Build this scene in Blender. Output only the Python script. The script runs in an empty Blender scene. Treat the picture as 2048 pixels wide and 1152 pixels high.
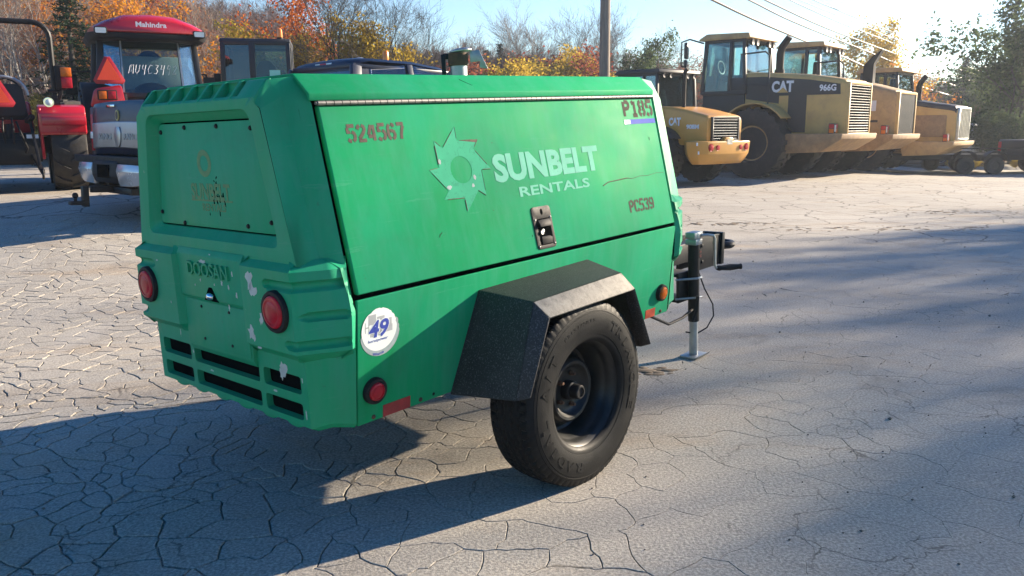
import bpy, bmesh, math, random
import numpy as np
from mathutils import Vector, Matrix, noise, geometry

PI = math.pi
sc = bpy.context.scene
COL = sc.collection
R = random.Random(7)

# ------------------------------------------------------------------ camera
cam = bpy.data.cameras.new('camera')
cam.sensor_width = 36.0
cam.lens = 29.318
cam.clip_start = 0.05
cam.clip_end = 2500
cam_ob = bpy.data.objects.new('camera', cam)
COL.objects.link(cam_ob)
cam_ob.matrix_world = (Matrix.Translation((0, 0, 1.3014)) @ Matrix.Rotation(math.radians(90 - 10.949), 4, 'X')
                       @ Matrix.Rotation(math.radians(-0.287), 4, 'Z'))
sc.camera = cam_ob

# ------------------------------------------------------------------ light
SUN_AZ = 62.0      # degrees to the right of the view direction
SUN_EL = 19.0
world = bpy.data.worlds.new('World')
sc.world = world
world.use_nodes = True
wn = world.node_tree.nodes
wl = world.node_tree.links
wn.clear()
sky = wn.new('ShaderNodeTexSky')
sky.sky_type = 'NISHITA'
sky.sun_disc = False
sky.sun_elevation = math.radians(SUN_EL)
sky.sun_rotation = math.radians(SUN_AZ)
sky.air_density = 1.0
sky.dust_density = 0.0
sky.ozone_density = 2.5
bg = wn.new('ShaderNodeBackground')
bg.inputs['Strength'].default_value = 0.056
wo = wn.new('ShaderNodeOutputWorld')
hs = wn.new('ShaderNodeHueSaturation')
hs.inputs['Saturation'].default_value = 1.42
hs.inputs['Hue'].default_value = 0.510
wl.new(sky.outputs[0], hs.inputs['Color'])
wl.new(hs.outputs[0], bg.inputs['Color'])
wl.new(bg.outputs[0], wo.inputs['Surface'])

sun = bpy.data.lights.new('sun', 'SUN')
sun.energy = 5.0
sun.angle = math.radians(0.55)
sun.color = (1.0, 0.84, 0.64)
sun_ob = bpy.data.objects.new('sun', sun)
COL.objects.link(sun_ob)
_e, _a = math.radians(SUN_EL), math.radians(SUN_AZ)
to_sun = Vector((math.cos(_e) * math.sin(_a), math.cos(_e) * math.cos(_a), math.sin(_e)))
sun_ob.rotation_euler = (-to_sun).to_track_quat('-Z', 'Y').to_euler()
sun_ob.location = to_sun * 60

vs = sc.view_settings
vs.view_transform = 'Standard'
vs.look = 'None'
vs.gamma = 1.0
vs.use_curve_mapping = False
vs.exposure = 1.95
sc.render.engine = 'CYCLES'
sc.cycles.use_denoising = True
sc.cycles.max_bounces = 8
sc.cycles.diffuse_bounces = 3
sc.cycles.transparent_max_bounces = 12
sc.cycles.volume_bounces = 1

# ------------------------------------------------------------------ materials
def new_mat(name):
    m = bpy.data.materials.new(name)
    m.use_nodes = True
    nt = m.node_tree
    b = nt.nodes['Principled BSDF']
    return m, nt, b

def N(nt, t, **kw):
    n = nt.nodes.new(t)
    for k, v in kw.items():
        if k in n.inputs:
            n.inputs[k].default_value = v
        else:
            setattr(n, k, v)
    return n

def noise_tex(nt, scale, detail=4, rough=0.6, coord='Object', dist=0.0, sxyz=None):
    tc = nt.nodes.new('ShaderNodeTexCoord')
    n = N(nt, 'ShaderNodeTexNoise', Scale=scale, Detail=detail, Roughness=rough, Distortion=dist)
    if coord == 'World':
        g = nt.nodes.new('ShaderNodeNewGeometry')
        src = g.outputs['Position']
    else:
        src = tc.outputs[coord]
    if sxyz:
        mp = nt.nodes.new('ShaderNodeMapping')
        mp.inputs['Scale'].default_value = sxyz
        nt.links.new(src, mp.inputs['Vector'])
        src = mp.outputs[0]
    nt.links.new(src, n.inputs['Vector'])
    return n

def ramp(nt, src, stops):
    r = nt.nodes.new('ShaderNodeValToRGB')
    el = r.color_ramp.elements
    while len(el) < len(stops):
        el.new(0.5)
    for e, (p, c) in zip(el, stops):
        e.position = p
        e.color = c if len(c) == 4 else (*c, 1)
    nt.links.new(src, r.inputs['Fac'])
    return r

def mixc(nt, fac, a, b):
    m = nt.nodes.new('ShaderNodeMix')
    m.data_type = 'RGBA'
    for sock, val in ((m.inputs['Factor'], fac), (m.inputs['A'], a), (m.inputs['B'], b)):
        pass
    def put(sock, val):
        if hasattr(val, 'links'):
            nt.links.new(val, sock)
        elif isinstance(val, (int, float)):
            sock.default_value = val
        else:
            sock.default_value = val if len(val) == 4 else (*val, 1)
    put(m.inputs[0], fac)
    put(m.inputs[6], a)
    put(m.inputs[7], b)
    return m.outputs[2]

def bump(nt, b, h, strength=0.2, dist=0.01):
    bp = N(nt, 'ShaderNodeBump', Strength=strength, Distance=dist)
    nt.links.new(h, bp.inputs['Height'])
    nt.links.new(bp.outputs[0], b.inputs['Normal'])
    return bp

def simple(name, col, rough=0.5, metal=0.0, var=0.15, nscale=6.0, coat=0.0, bmp=0.0, bscale=80, spec=0.5, dirt=0.0, dirtcol=(0.2, 0.17, 0.13)):
    m, nt, b = new_mat(name)
    n = noise_tex(nt, nscale, 5, 0.65)
    dark = tuple(c * (1 - var) for c in col)
    lite = tuple(min(1, c * (1 + var)) for c in col)
    r = ramp(nt, n.outputs['Fac'], [(0.3, dark), (0.7, lite)])
    out = r.outputs['Color']
    if dirt > 0:
        n3 = noise_tex(nt, nscale * 2.3, 6, 0.7, dist=0.6)
        dr = ramp(nt, n3.outputs['Fac'], [(0.48, (0, 0, 0)), (0.72, (dirt, dirt, dirt))])
        out = mixc(nt, dr.outputs['Color'], out, dirtcol)
    nt.links.new(out, b.inputs['Base Color'])
    b.inputs['Metallic'].default_value = metal
    b.inputs['Specular IOR Level'].default_value = spec
    rr = ramp(nt, n.outputs['Fac'], [(0.3, (rough * 0.85,) * 3), (0.7, (min(1, rough * 1.15),) * 3)])
    nt.links.new(rr.outputs['Color'], b.inputs['Roughness'])
    if coat:
        b.inputs['Coat Weight'].default_value = coat
        b.inputs['Coat Roughness'].default_value = 0.08
    if bmp:
        n2 = noise_tex(nt, bscale, 3, 0.6)
        bump(nt, b, n2.outputs['Fac'], bmp, 0.004)
    return m

def glass_mat(name, tint=(0.75, 0.85, 0.88), refl=1.0, clear=0.9):
    m = bpy.data.materials.new(name)
    m.use_nodes = True
    nt = m.node_tree
    nt.nodes.clear()
    o = nt.nodes.new('ShaderNodeOutputMaterial')
    tr = N(nt, 'ShaderNodeBsdfTransparent')
    tr.inputs[0].default_value = (*[t * clear for t in tint], 1)
    gl = N(nt, 'ShaderNodeBsdfGlossy', Roughness=0.03)
    gl.inputs[0].default_value = (0.9, 0.95, 1.0, 1)
    fr = N(nt, 'ShaderNodeFresnel', IOR=1.55)
    mx = nt.nodes.new('ShaderNodeMixShader')
    if refl != 1.0:
        mm = N(nt, 'ShaderNodeMath', operation='MULTIPLY')
        mm.inputs[1].default_value = refl
        mm.use_clamp = True
        nt.links.new(fr.outputs[0], mm.inputs[0])
        nt.links.new(mm.outputs[0], mx.inputs[0])
    else:
        nt.links.new(fr.outputs[0], mx.inputs[0])
    nt.links.new(tr.outputs[0], mx.inputs[1])
    nt.links.new(gl.outputs[0], mx.inputs[2])
    nt.links.new(mx.outputs[0], o.inputs[0])
    return m

def green_paint(name, base=(0.004, 0.275, 0.095), chalk=(0.014, 0.305, 0.145), chip=0.0, rough=0.60, spec=0.05):
    m, nt, b = new_mat(name)
    n1 = noise_tex(nt, 1.7, 5, 0.62, dist=0.5)
    r1 = ramp(nt, n1.outputs['Fac'], [(0.36, base), (0.66, chalk)])
    # fine vertical rain streaks
    n2 = noise_tex(nt, 9, 4, 0.6, sxyz=(3.0, 3.0, 0.35))
    r2 = ramp(nt, n2.outputs['Fac'], [(0.40, (0, 0, 0)), (0.75, (0.30, 0.30, 0.30))])
    c = mixc(nt, r2.outputs['Color'], r1.outputs['Color'], (0.07, 0.31, 0.20))
    # grime freckles
    n4 = noise_tex(nt, 60, 3, 0.6)
    r4 = ramp(nt, n4.outputs['Fac'], [(0.66, (0, 0, 0)), (0.76, (0.35, 0.35, 0.35))])
    c = mixc(nt, r4.outputs['Color'], c, (0.05, 0.12, 0.07))
    # long faint scuffs and a film of road dust
    n7 = noise_tex(nt, 6, 6, 0.75, dist=0.3, sxyz=(0.5, 1.0, 9.0))
    r7 = ramp(nt, n7.outputs['Fac'], [(0.62, (0, 0, 0)), (0.66, (0.30, 0.30, 0.30)), (0.70, (0, 0, 0))])
    c = mixc(nt, r7.outputs['Color'], c, (0.10, 0.33, 0.22))
    n8 = noise_tex(nt, 2.4, 6, 0.7, dist=0.9)
    r8 = ramp(nt, n8.outputs['Fac'], [(0.50, (0, 0, 0)), (0.78, (0.34, 0.34, 0.34))])
    c = mixc(nt, r8.outputs['Color'], c, (0.045, 0.15, 0.085))
    # scuffed freckles of pale primer
    n3 = noise_tex(nt, 26, 6, 0.7, dist=0.8)
    r3 = ramp(nt, n3.outputs['Fac'], [(0.735 - 0.045 * chip, (0, 0, 0)), (0.75 - 0.045 * chip, (1, 1, 1))])
    n5 = noise_tex(nt, 3.1, 3, 0.5)
    r5 = ramp(nt, n5.outputs['Fac'], [(0.52, (0, 0, 0)), (0.60, (1, 1, 1))])
    mul = N(nt, 'ShaderNodeMath', operation='MULTIPLY')
    nt.links.new(r3.outputs['Color'], mul.inputs[0])
    nt.links.new(r5.outputs['Color'], mul.inputs[1])
    c = mixc(nt, mul.outputs[0], c, (0.42, 0.45, 0.38))
    nt.links.new(c, b.inputs['Base Color'])
    rr = ramp(nt, n1.outputs['Fac'], [(0.3, (rough * 0.9,) * 3), (0.7, (rough * 1.35,) * 3)])
    nt.links.new(rr.outputs['Color'], b.inputs['Roughness'])
    b.inputs['Specular IOR Level'].default_value = spec
    n6 = noise_tex(nt, 220, 2, 0.5)
    bump(nt, b, n6.outputs['Fac'], 0.06, 0.002)
    return m

M = {}
M['green'] = green_paint('green_paint')
M['green_cap'] = green_paint('green_moulded_cap', base=(0.003, 0.300, 0.125), chalk=(0.010, 0.310, 0.155), chip=1.0, rough=0.48, spec=0.28)
M['green_dark'] = simple('green_underside', (0.006, 0.09, 0.045), 0.6)
M['core'] = simple('dark_interior', (0.005, 0.006, 0.006), 0.9, spec=0.0)
M['chip'] = simple('chipped_primer', (0.50, 0.52, 0.47), 0.7, var=0.1, nscale=20)
M['black_metal'] = simple('black_metal', (0.011, 0.011, 0.012), 0.48, var=0.3, bmp=0.1, spec=0.25)
M['black_plastic'] = simple('black_plastic', (0.012, 0.012, 0.013), 0.6, var=0.3, bmp=0.1, spec=0.25)
M['rubber'] = simple('tyre_rubber', (0.0095, 0.0098, 0.0100), 0.55, var=0.3, nscale=14, bmp=0.12, bscale=160, dirt=0.22, dirtcol=(0.030, 0.027, 0.023), spec=0.16)
M['rubber_far'] = simple('machine_tyre_rubber', (0.028, 0.027, 0.026), 0.75, var=0.3, nscale=4, dirt=0.5, dirtcol=(0.09, 0.075, 0.06))
M['rim_black'] = simple('black_rim', (0.011, 0.012, 0.012), 0.40, var=0.3, nscale=12, dirt=0.3, dirtcol=(0.045, 0.042, 0.038), spec=0.35)
M['rust'] = simple('rusty_steel', (0.10, 0.045, 0.022), 0.8, var=0.5, nscale=18, bmp=0.3)
M['steel'] = simple('worn_steel', (0.42, 0.42, 0.41), 0.38, 0.9, var=0.25, nscale=18, bmp=0.08)
M['galv'] = simple('galvanised_steel', (0.33, 0.35, 0.36), 0.42, 0.7, var=0.25, nscale=14, bmp=0.06)
M['hinge'] = simple('piano_hinge_steel', (0.14, 0.137, 0.133), 0.55, 0.5, var=0.3, nscale=30)
M['chrome'] = simple('chrome', (0.72, 0.73, 0.75), 0.12, 1.0, var=0.06)
M['red_lens'] = simple('red_lens', (0.42, 0.006, 0.018), 0.35, var=0.25, nscale=25, coat=0.12, spec=0.3)
M['red_lens_dark'] = simple('red_lens_ring', (0.25, 0.006, 0.012), 0.25, var=0.2, coat=0.6)
M['amber'] = simple('amber_lens', (0.60, 0.13, 0.006), 0.3, var=0.2, nscale=25, coat=0.15, spec=0.3)
M['reflector'] = simple('red_reflector', (0.30, 0.018, 0.022), 0.4, var=0.35, nscale=30)
M['reflector_o'] = simple('orange_reflector', (0.50, 0.075, 0.03), 0.4, var=0.3, nscale=30)
M['lamp_white'] = simple('clear_lamp', (0.72, 0.72, 0.70), 0.15, var=0.1, coat=0.5)
M['stencil'] = simple('stencil_ink', (0.085, 0.070, 0.060), 0.85, spec=0.1, var=0.35, nscale=40)
M['sticker'] = simple('white_sticker', (0.72, 0.76, 0.73), 0.45, var=0.07, nscale=9)
M['sticker_grey'] = simple('grey_sticker_edge', (0.30, 0.36, 0.36), 0.8, spec=0.1, var=0.15, nscale=30)
M['blue_ink'] = simple('blue_ink', (0.030, 0.055, 0.32), 0.5, var=0.1)
M['grey_ink'] = simple('grey_ink', (0.36, 0.38, 0.39), 0.5, var=0.1)
M['violet_tape'] = simple('violet_tape', (0.10, 0.13, 0.48), 0.8, var=0.1, spec=0.1)
M['white'] = simple('white_paint', (0.72, 0.72, 0.70), 0.5, var=0.08)

def worn_print(name, col, keep=0.62):
    m, nt, b = new_mat(name)
    n = noise_tex(nt, 55, 5, 0.7, dist=0.5)
    r = ramp(nt, n.outputs['Fac'], [(keep, (0, 0, 0)), (keep + 0.03, (1, 1, 1))])
    c = mixc(nt, r.outputs['Color'], col, (0.03, 0.26, 0.15))
    n2 = noise_tex(nt, 14, 3, 0.6)
    c2 = mixc(nt, n2.outputs['Fac'], c, tuple(x * 0.72 for x in col))
    nt.links.new(c2, b.inputs['Base Color'])
    b.inputs['Roughness'].default_value = 0.8
    b.inputs['Specular IOR Level'].default_value = 0.1
    return m
M['print_pale'] = worn_print('faded_teal_print', (0.19, 0.54, 0.40), 0.64)
M['print_star'] = worn_print('faded_green_print', (0.045, 0.365, 0.21), 0.57)
M['print_ghost'] = simple('ghost_print', (0.05, 0.21, 0.075), 0.45, var=0.25, nscale=30)
M['print_edge'] = simple('print_edge_brown', (0.12, 0.10, 0.08), 0.85, spec=0.1, var=0.4, nscale=60)

def fender_mat():
    m, nt, b = new_mat('textured_black_fender')
    n = noise_tex(nt, 2.6, 5, 0.7)
    g = nt.nodes.new('ShaderNodeNewGeometry')
    dust_n = noise_tex(nt, 9, 6, 0.7, dist=0.6)
    r = ramp(nt, dust_n.outputs['Fac'], [(0.42, (0.010, 0.010, 0.011)), (0.66, (0.020, 0.020, 0.020)), (0.84, (0.055, 0.052, 0.046))])
    sp = noise_tex(nt, 190, 2, 0.5)
    rs = ramp(nt, sp.outputs['Fac'], [(0.56, (0, 0, 0)), (0.68, (0.8, 0.8, 0.8))])
    c = mixc(nt, rs.outputs['Color'], r.outputs['Color'], (0.10, 0.10, 0.105))  # pale speckle puts the glints of the texture into the colour
    nt.links.new(c, b.inputs['Base Color'])
    b.inputs['Roughness'].default_value = 0.55
    n2 = noise_tex(nt, 260, 3, 0.6)
    bump(nt, b, n2.outputs['Fac'], 0.55, 0.004)
    return m
M['fender'] = fender_mat()
M['fender_dust_sunlit'] = simple('dusty_sunlit_fender_edge', (0.30, 0.275, 0.23), 0.8, var=0.35, nscale=22, bmp=0.4, bscale=220, dirt=0.6, dirtcol=(0.05, 0.048, 0.045))  # pale tone holds both dust and the sunlight on the lip

# ------------------------------------------------------------------ mesh builder
class MB:
    def __init__(s):
        s.v = []; s.f = []
    def add(s, vs_, fs):
        o = len(s.v)
        s.v.extend(tuple(p) for p in vs_)
        s.f.extend(tuple(i + o for i in f) for f in fs)
        return s
    def box(s, x0, x1, y0, y1, z0, z1):
        vs_ = [(x, y, z) for x in (x0, x1) for y in (y0, y1) for z in (z0, z1)]
        return s.add(vs_, [(0, 1, 3, 2), (4, 6, 7, 5), (0, 4, 5, 1), (2, 3, 7, 6), (0, 2, 6, 4), (1, 5, 7, 3)])
    def obox(s, c, u, v, w):
        c, u, v, w = Vector(c), Vector(u), Vector(v), Vector(w)
        vs_ = [c + a * u + b * v + d * w for a in (-1, 1) for b in (-1, 1) for d in (-1, 1)]
        return s.add(vs_, [(0, 1, 3, 2), (4, 6, 7, 5), (0, 4, 5, 1), (2, 3, 7, 6), (0, 2, 6, 4), (1, 5, 7, 3)])
    def prism(s, pts, plane, a, b):
        def P(p, d):
            return {'xz': (p[0], d, p[1]), 'yz': (d, p[0], p[1]), 'xy': (p[0], p[1], d)}[plane]
        n = len(pts)
        vs_ = [P(p, a) for p in pts] + [P(p, b) for p in pts]
        fs = [tuple(range(n)), tuple(range(2 * n - 1, n - 1, -1))]
        fs += [(i, (i + 1) % n, (i + 1) % n + n, i + n) for i in range(n)]
        return s.add(vs_, fs)
    def loft(s, rings, caps=True, closed=True):
        n = len(rings[0])
        vs_ = [p for r in rings for p in r]
        fs = []
        for k in range(len(rings) - 1):
            for i in range(n if closed else n - 1):
                j = (i + 1) % n
                fs.append((k * n + i, k * n + j, (k + 1) * n + j, (k + 1) * n + i))
        if caps and closed:
            fs.append(tuple(range(n - 1, -1, -1)))
            fs.append(tuple(range((len(rings) - 1) * n, len(rings) * n)))
        return s.add(vs_, fs)
    def tube(s, pts, r, n=8, caps=True):
        pts = [Vector(p) for p in pts]
        rs = r if isinstance(r, (list, tuple)) else [r] * len(pts)
        rings = []
        t = (pts[1] - pts[0]).normalized()
        ref = Vector((0, 0, 1)) if abs(t.z) < 0.9 else Vector((1, 0, 0))
        a = t.cross(ref).normalized()
        for i, p in enumerate(pts):
            if i == 0: t = pts[1] - pts[0]
            elif i == len(pts) - 1: t = pts[-1] - pts[-2]
            else: t = (pts[i] - pts[i - 1]).normalized() + (pts[i + 1] - pts[i]).normalized()
            if t.length < 1e-9: t = Vector((0, 0, 1))
            t.normalize()
            a = (a - t * a.dot(t))
            if a.length < 1e-6: a = t.orthogonal()
            a.normalize()
            b = t.cross(a)
            rings.append([p + (a * math.cos(2 * PI * k / n) + b * math.sin(2 * PI * k / n)) * rs[i] for k in range(n)])
        return s.loft(rings, caps)
    def cyl(s, p0, p1, r, n=16, r2=None):
        return s.tube([p0, p1], [r, r if r2 is None else r2], n)
    def lathe(s, prof, axis, c=(0, 0, 0), n=32, closed_profile=False, caps=True):
        # prof: list of (radius, height along axis)
        c = Vector(c)
        ax = {'x': (Vector((0, 1, 0)), Vector((0, 0, 1)), Vector((1, 0, 0))),
              'y': (Vector((0, 0, 1)), Vector((1, 0, 0)), Vector((0, 1, 0))),
              'z': (Vector((1, 0, 0)), Vector((0, 1, 0)), Vector((0, 0, 1)))}[axis]
        vs_ = []
        for r, h in prof:
            for k in range(n):
                t = 2 * PI * k / n
                vs_.append(c + ax[0] * (r * math.cos(t)) + ax[1] * (r * math.sin(t)) + ax[2] * h)
        fs = []
        m = len(prof)
        for i in range(m if closed_profile else m - 1):
            i2 = (i + 1) % m
            for k in range(n):
                k2 = (k + 1) % n
                fs.append((i * n + k, i * n + k2, i2 * n + k2, i2 * n + k))
        if caps and not closed_profile:
            if prof[0][0] > 1e-5: fs.append(tuple(range(n - 1, -1, -1)))
            if prof[-1][0] > 1e-5: fs.append(tuple(range((m - 1) * n, m * n)))
        return s.add(vs_, fs)
    def sphere(s, c, r, nu=12, nv=8):
        c = Vector(c)
        r = (r, r, r) if isinstance(r, (int, float)) else r
        prof = []
        vs_ = []
        for i in range(nv + 1):
            ph = -PI / 2 + PI * i / nv
            for k in range(nu):
                t = 2 * PI * k / nu
                vs_.append((c.x + r[0] * math.cos(ph) * math.cos(t), c.y + r[1] * math.cos(ph) * math.sin(t), c.z + r[2] * math.sin(ph)))
        fs = [(i * nu + k, i * nu + (k + 1) % nu, (i + 1) * nu + (k + 1) % nu, (i + 1) * nu + k) for i in range(nv) for k in range(nu)]
        return s.add(vs_, fs)
    def grid(s, nu, nv, fn):
        vs_ = [fn(i, j) for i in range(nu) for j in range(nv)]
        fs = [(i * nv + j, (i + 1) * nv + j, (i + 1) * nv + j + 1, i * nv + j + 1) for i in range(nu - 1) for j in range(nv - 1)]
        return s.add(vs_, fs)
    def mirror_y(s):
        n = len(s.v)
        s.v += [(x, -y, z) for x, y, z in s.v]
        s.f += [tuple(reversed([i + n for i in f])) for f in s.f]
        return s
    def mesh(s, name, mat=None, bevel=0.0, seg=2, smooth=32, weld=True):
        me = bpy.data.meshes.new(name)
        bm = bmesh.new()
        vs_ = [bm.verts.new(p) for p in s.v]
        for f in s.f:
            try:
                bm.faces.new([vs_[i] for i in f])
            except ValueError:
                pass
        if weld:
            bmesh.ops.remove_doubles(bm, verts=bm.verts, dist=2e-5)
        bmesh.ops.dissolve_degenerate(bm, edges=bm.edges, dist=1e-6)
        bmesh.ops.recalc_face_normals(bm, faces=bm.faces)
        if bevel:
            ed = [e for e in bm.edges if len(e.link_faces) == 2 and e.calc_face_angle(0) > math.radians(24)]
            try:
                bmesh.ops.bevel(bm, geom=ed, offset=bevel, segments=seg, profile=0.5, affect='EDGES', clamp_overlap=True)
            except Exception:
                pass
        bm.to_mesh(me)
        bm.free()
        if smooth:
            me.polygons.foreach_set('use_smooth', [True] * len(me.polygons))
            try:
                me.set_sharp_from_angle(angle=math.radians(smooth))
            except Exception:
                pass
        if mat is not None:
            me.materials.append(M[mat] if isinstance(mat, str) else mat)
        return me
    def build(s, name, mat=None, parent=None, **kw):
        return link(name, s.mesh(name, mat, **kw), parent)

def link(name, data, parent=None, loc=None, mtx=None):
    o = bpy.data.objects.new(name, data)
    COL.objects.link(o)
    if parent is not None:
        o.parent = parent
    if mtx is not None:
        o.matrix_local = mtx
    if loc is not None:
        o.location = loc
    return o

def tag(o, label=None, cat=None, group=None, kind=None):
    if label: o['label'] = label
    if cat: o['category'] = cat
    if group: o['group'] = group
    if kind: o['kind'] = kind
    return o

def thing(name, label, cat, loc=(0, 0, 0), rotz=0.0, group=None, mtx=None):
    o = bpy.data.objects.new(name, None)
    o.empty_display_size = 0.3
    COL.objects.link(o)
    if mtx is not None:
        o.matrix_world = mtx
    else:
        o.location = loc
        o.rotation_euler = (0, 0, rotz)
    return tag(o, label, cat, group)

def copy_thing(root, loc=None, rotz=None, scale=None, label=None, group=None):
    def rec(o, par):
        c = o.copy()
        COL.objects.link(c)
        if par is not None:
            c.parent = par
        for ch in list(o.children):
            rec(ch, c)
        return c
    r = rec(root, None)
    if loc is not None: r.location = loc
    if rotz is not None: r.rotation_euler = (0, 0, rotz)
    if scale is not None: r.scale = (scale,) * 3 if isinstance(scale, (int, float)) else scale
    if label: r['label'] = label
    if group: r['group'] = group
    return r

_font_cache = {}
def text_mb(s, bold=0.0, extrude=0.02, res=3):
    key = (s, bold, extrude)
    if key not in _font_cache:
        cu = bpy.data.curves.new('lettering', 'FONT')
        cu.body = s
        cu.size = 1.0
        cu.offset = bold
        cu.extrude = extrude
        cu.resolution_u = res
        ob = bpy.data.objects.new('lettering', cu)
        me = bpy.data.meshes.new_from_object(ob)
        vs_ = [tuple(v.co) for v in me.vertices]
        fs = [tuple(p.vertices) for p in me.polygons]
        bpy.data.objects.remove(ob)
        bpy.data.curves.remove(cu)
        bpy.data.meshes.remove(me)
        _font_cache[key] = (vs_, fs)
    return _font_cache[key]

def text_onto(mb, s, o, u, v, w, h, bold=0.0, depth=0.0006, shear=0.0, curve=None):
    """put lettering s into builder mb: box of width w, height h with lower-left corner o, along unit vectors u, v"""
    vs_, fs = text_mb(s, bold)
    a = np.array(vs_)
    mn, mx = a.min(0), a.max(0)
    u, v, o = Vector(u).normalized(), Vector(v).normalized(), Vector(o)
    n = u.cross(v)
    out = []
    for p in a:
        x = (p[0] - mn[0]) / (mx[0] - mn[0]) * w
        y = (p[1] - mn[1]) / (mx[1] - mn[1]) * h
        z = (p[2] - mn[2]) / (mx[2] - mn[2]) * depth
        x += shear * y
        if curve: y += curve(x)
        out.append(o + u * x + v * y + n * z)
    mb.add(out, fs)
    return mb

def text_obj(name, s, mat, parent, o, u, v, w, h, **kw):
    mb = MB()
    text_onto(mb, s, o, u, v, w, h, **kw)
    return mb.build(name, mat, parent, smooth=0, weld=False)

def smooth01(t):
    t = max(0.0, min(1.0, t))
    return t * t * (3 - 2 * t)

# ================================================================== GROUND
def gz(x, y):
    """height of the yard and of the wooded rise behind it"""
    z = 0.45 * smooth01((y - 5.5) / 6.0) * smooth01((-x - 1.0) / 4.0) * (1 - 0.0 * x)
    z += 15.0 * smooth01((y - 24) / 70.0) * smooth01((1.0 - x) / 40.0)
    z -= 0.24 * smooth01((x - 8.5) / 5.0) * smooth01((y - 18) / 7.0)
    z -= 2.6 * smooth01((y - 34) / 70.0) * smooth01((x - 16) / 30.0)
    return z

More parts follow.
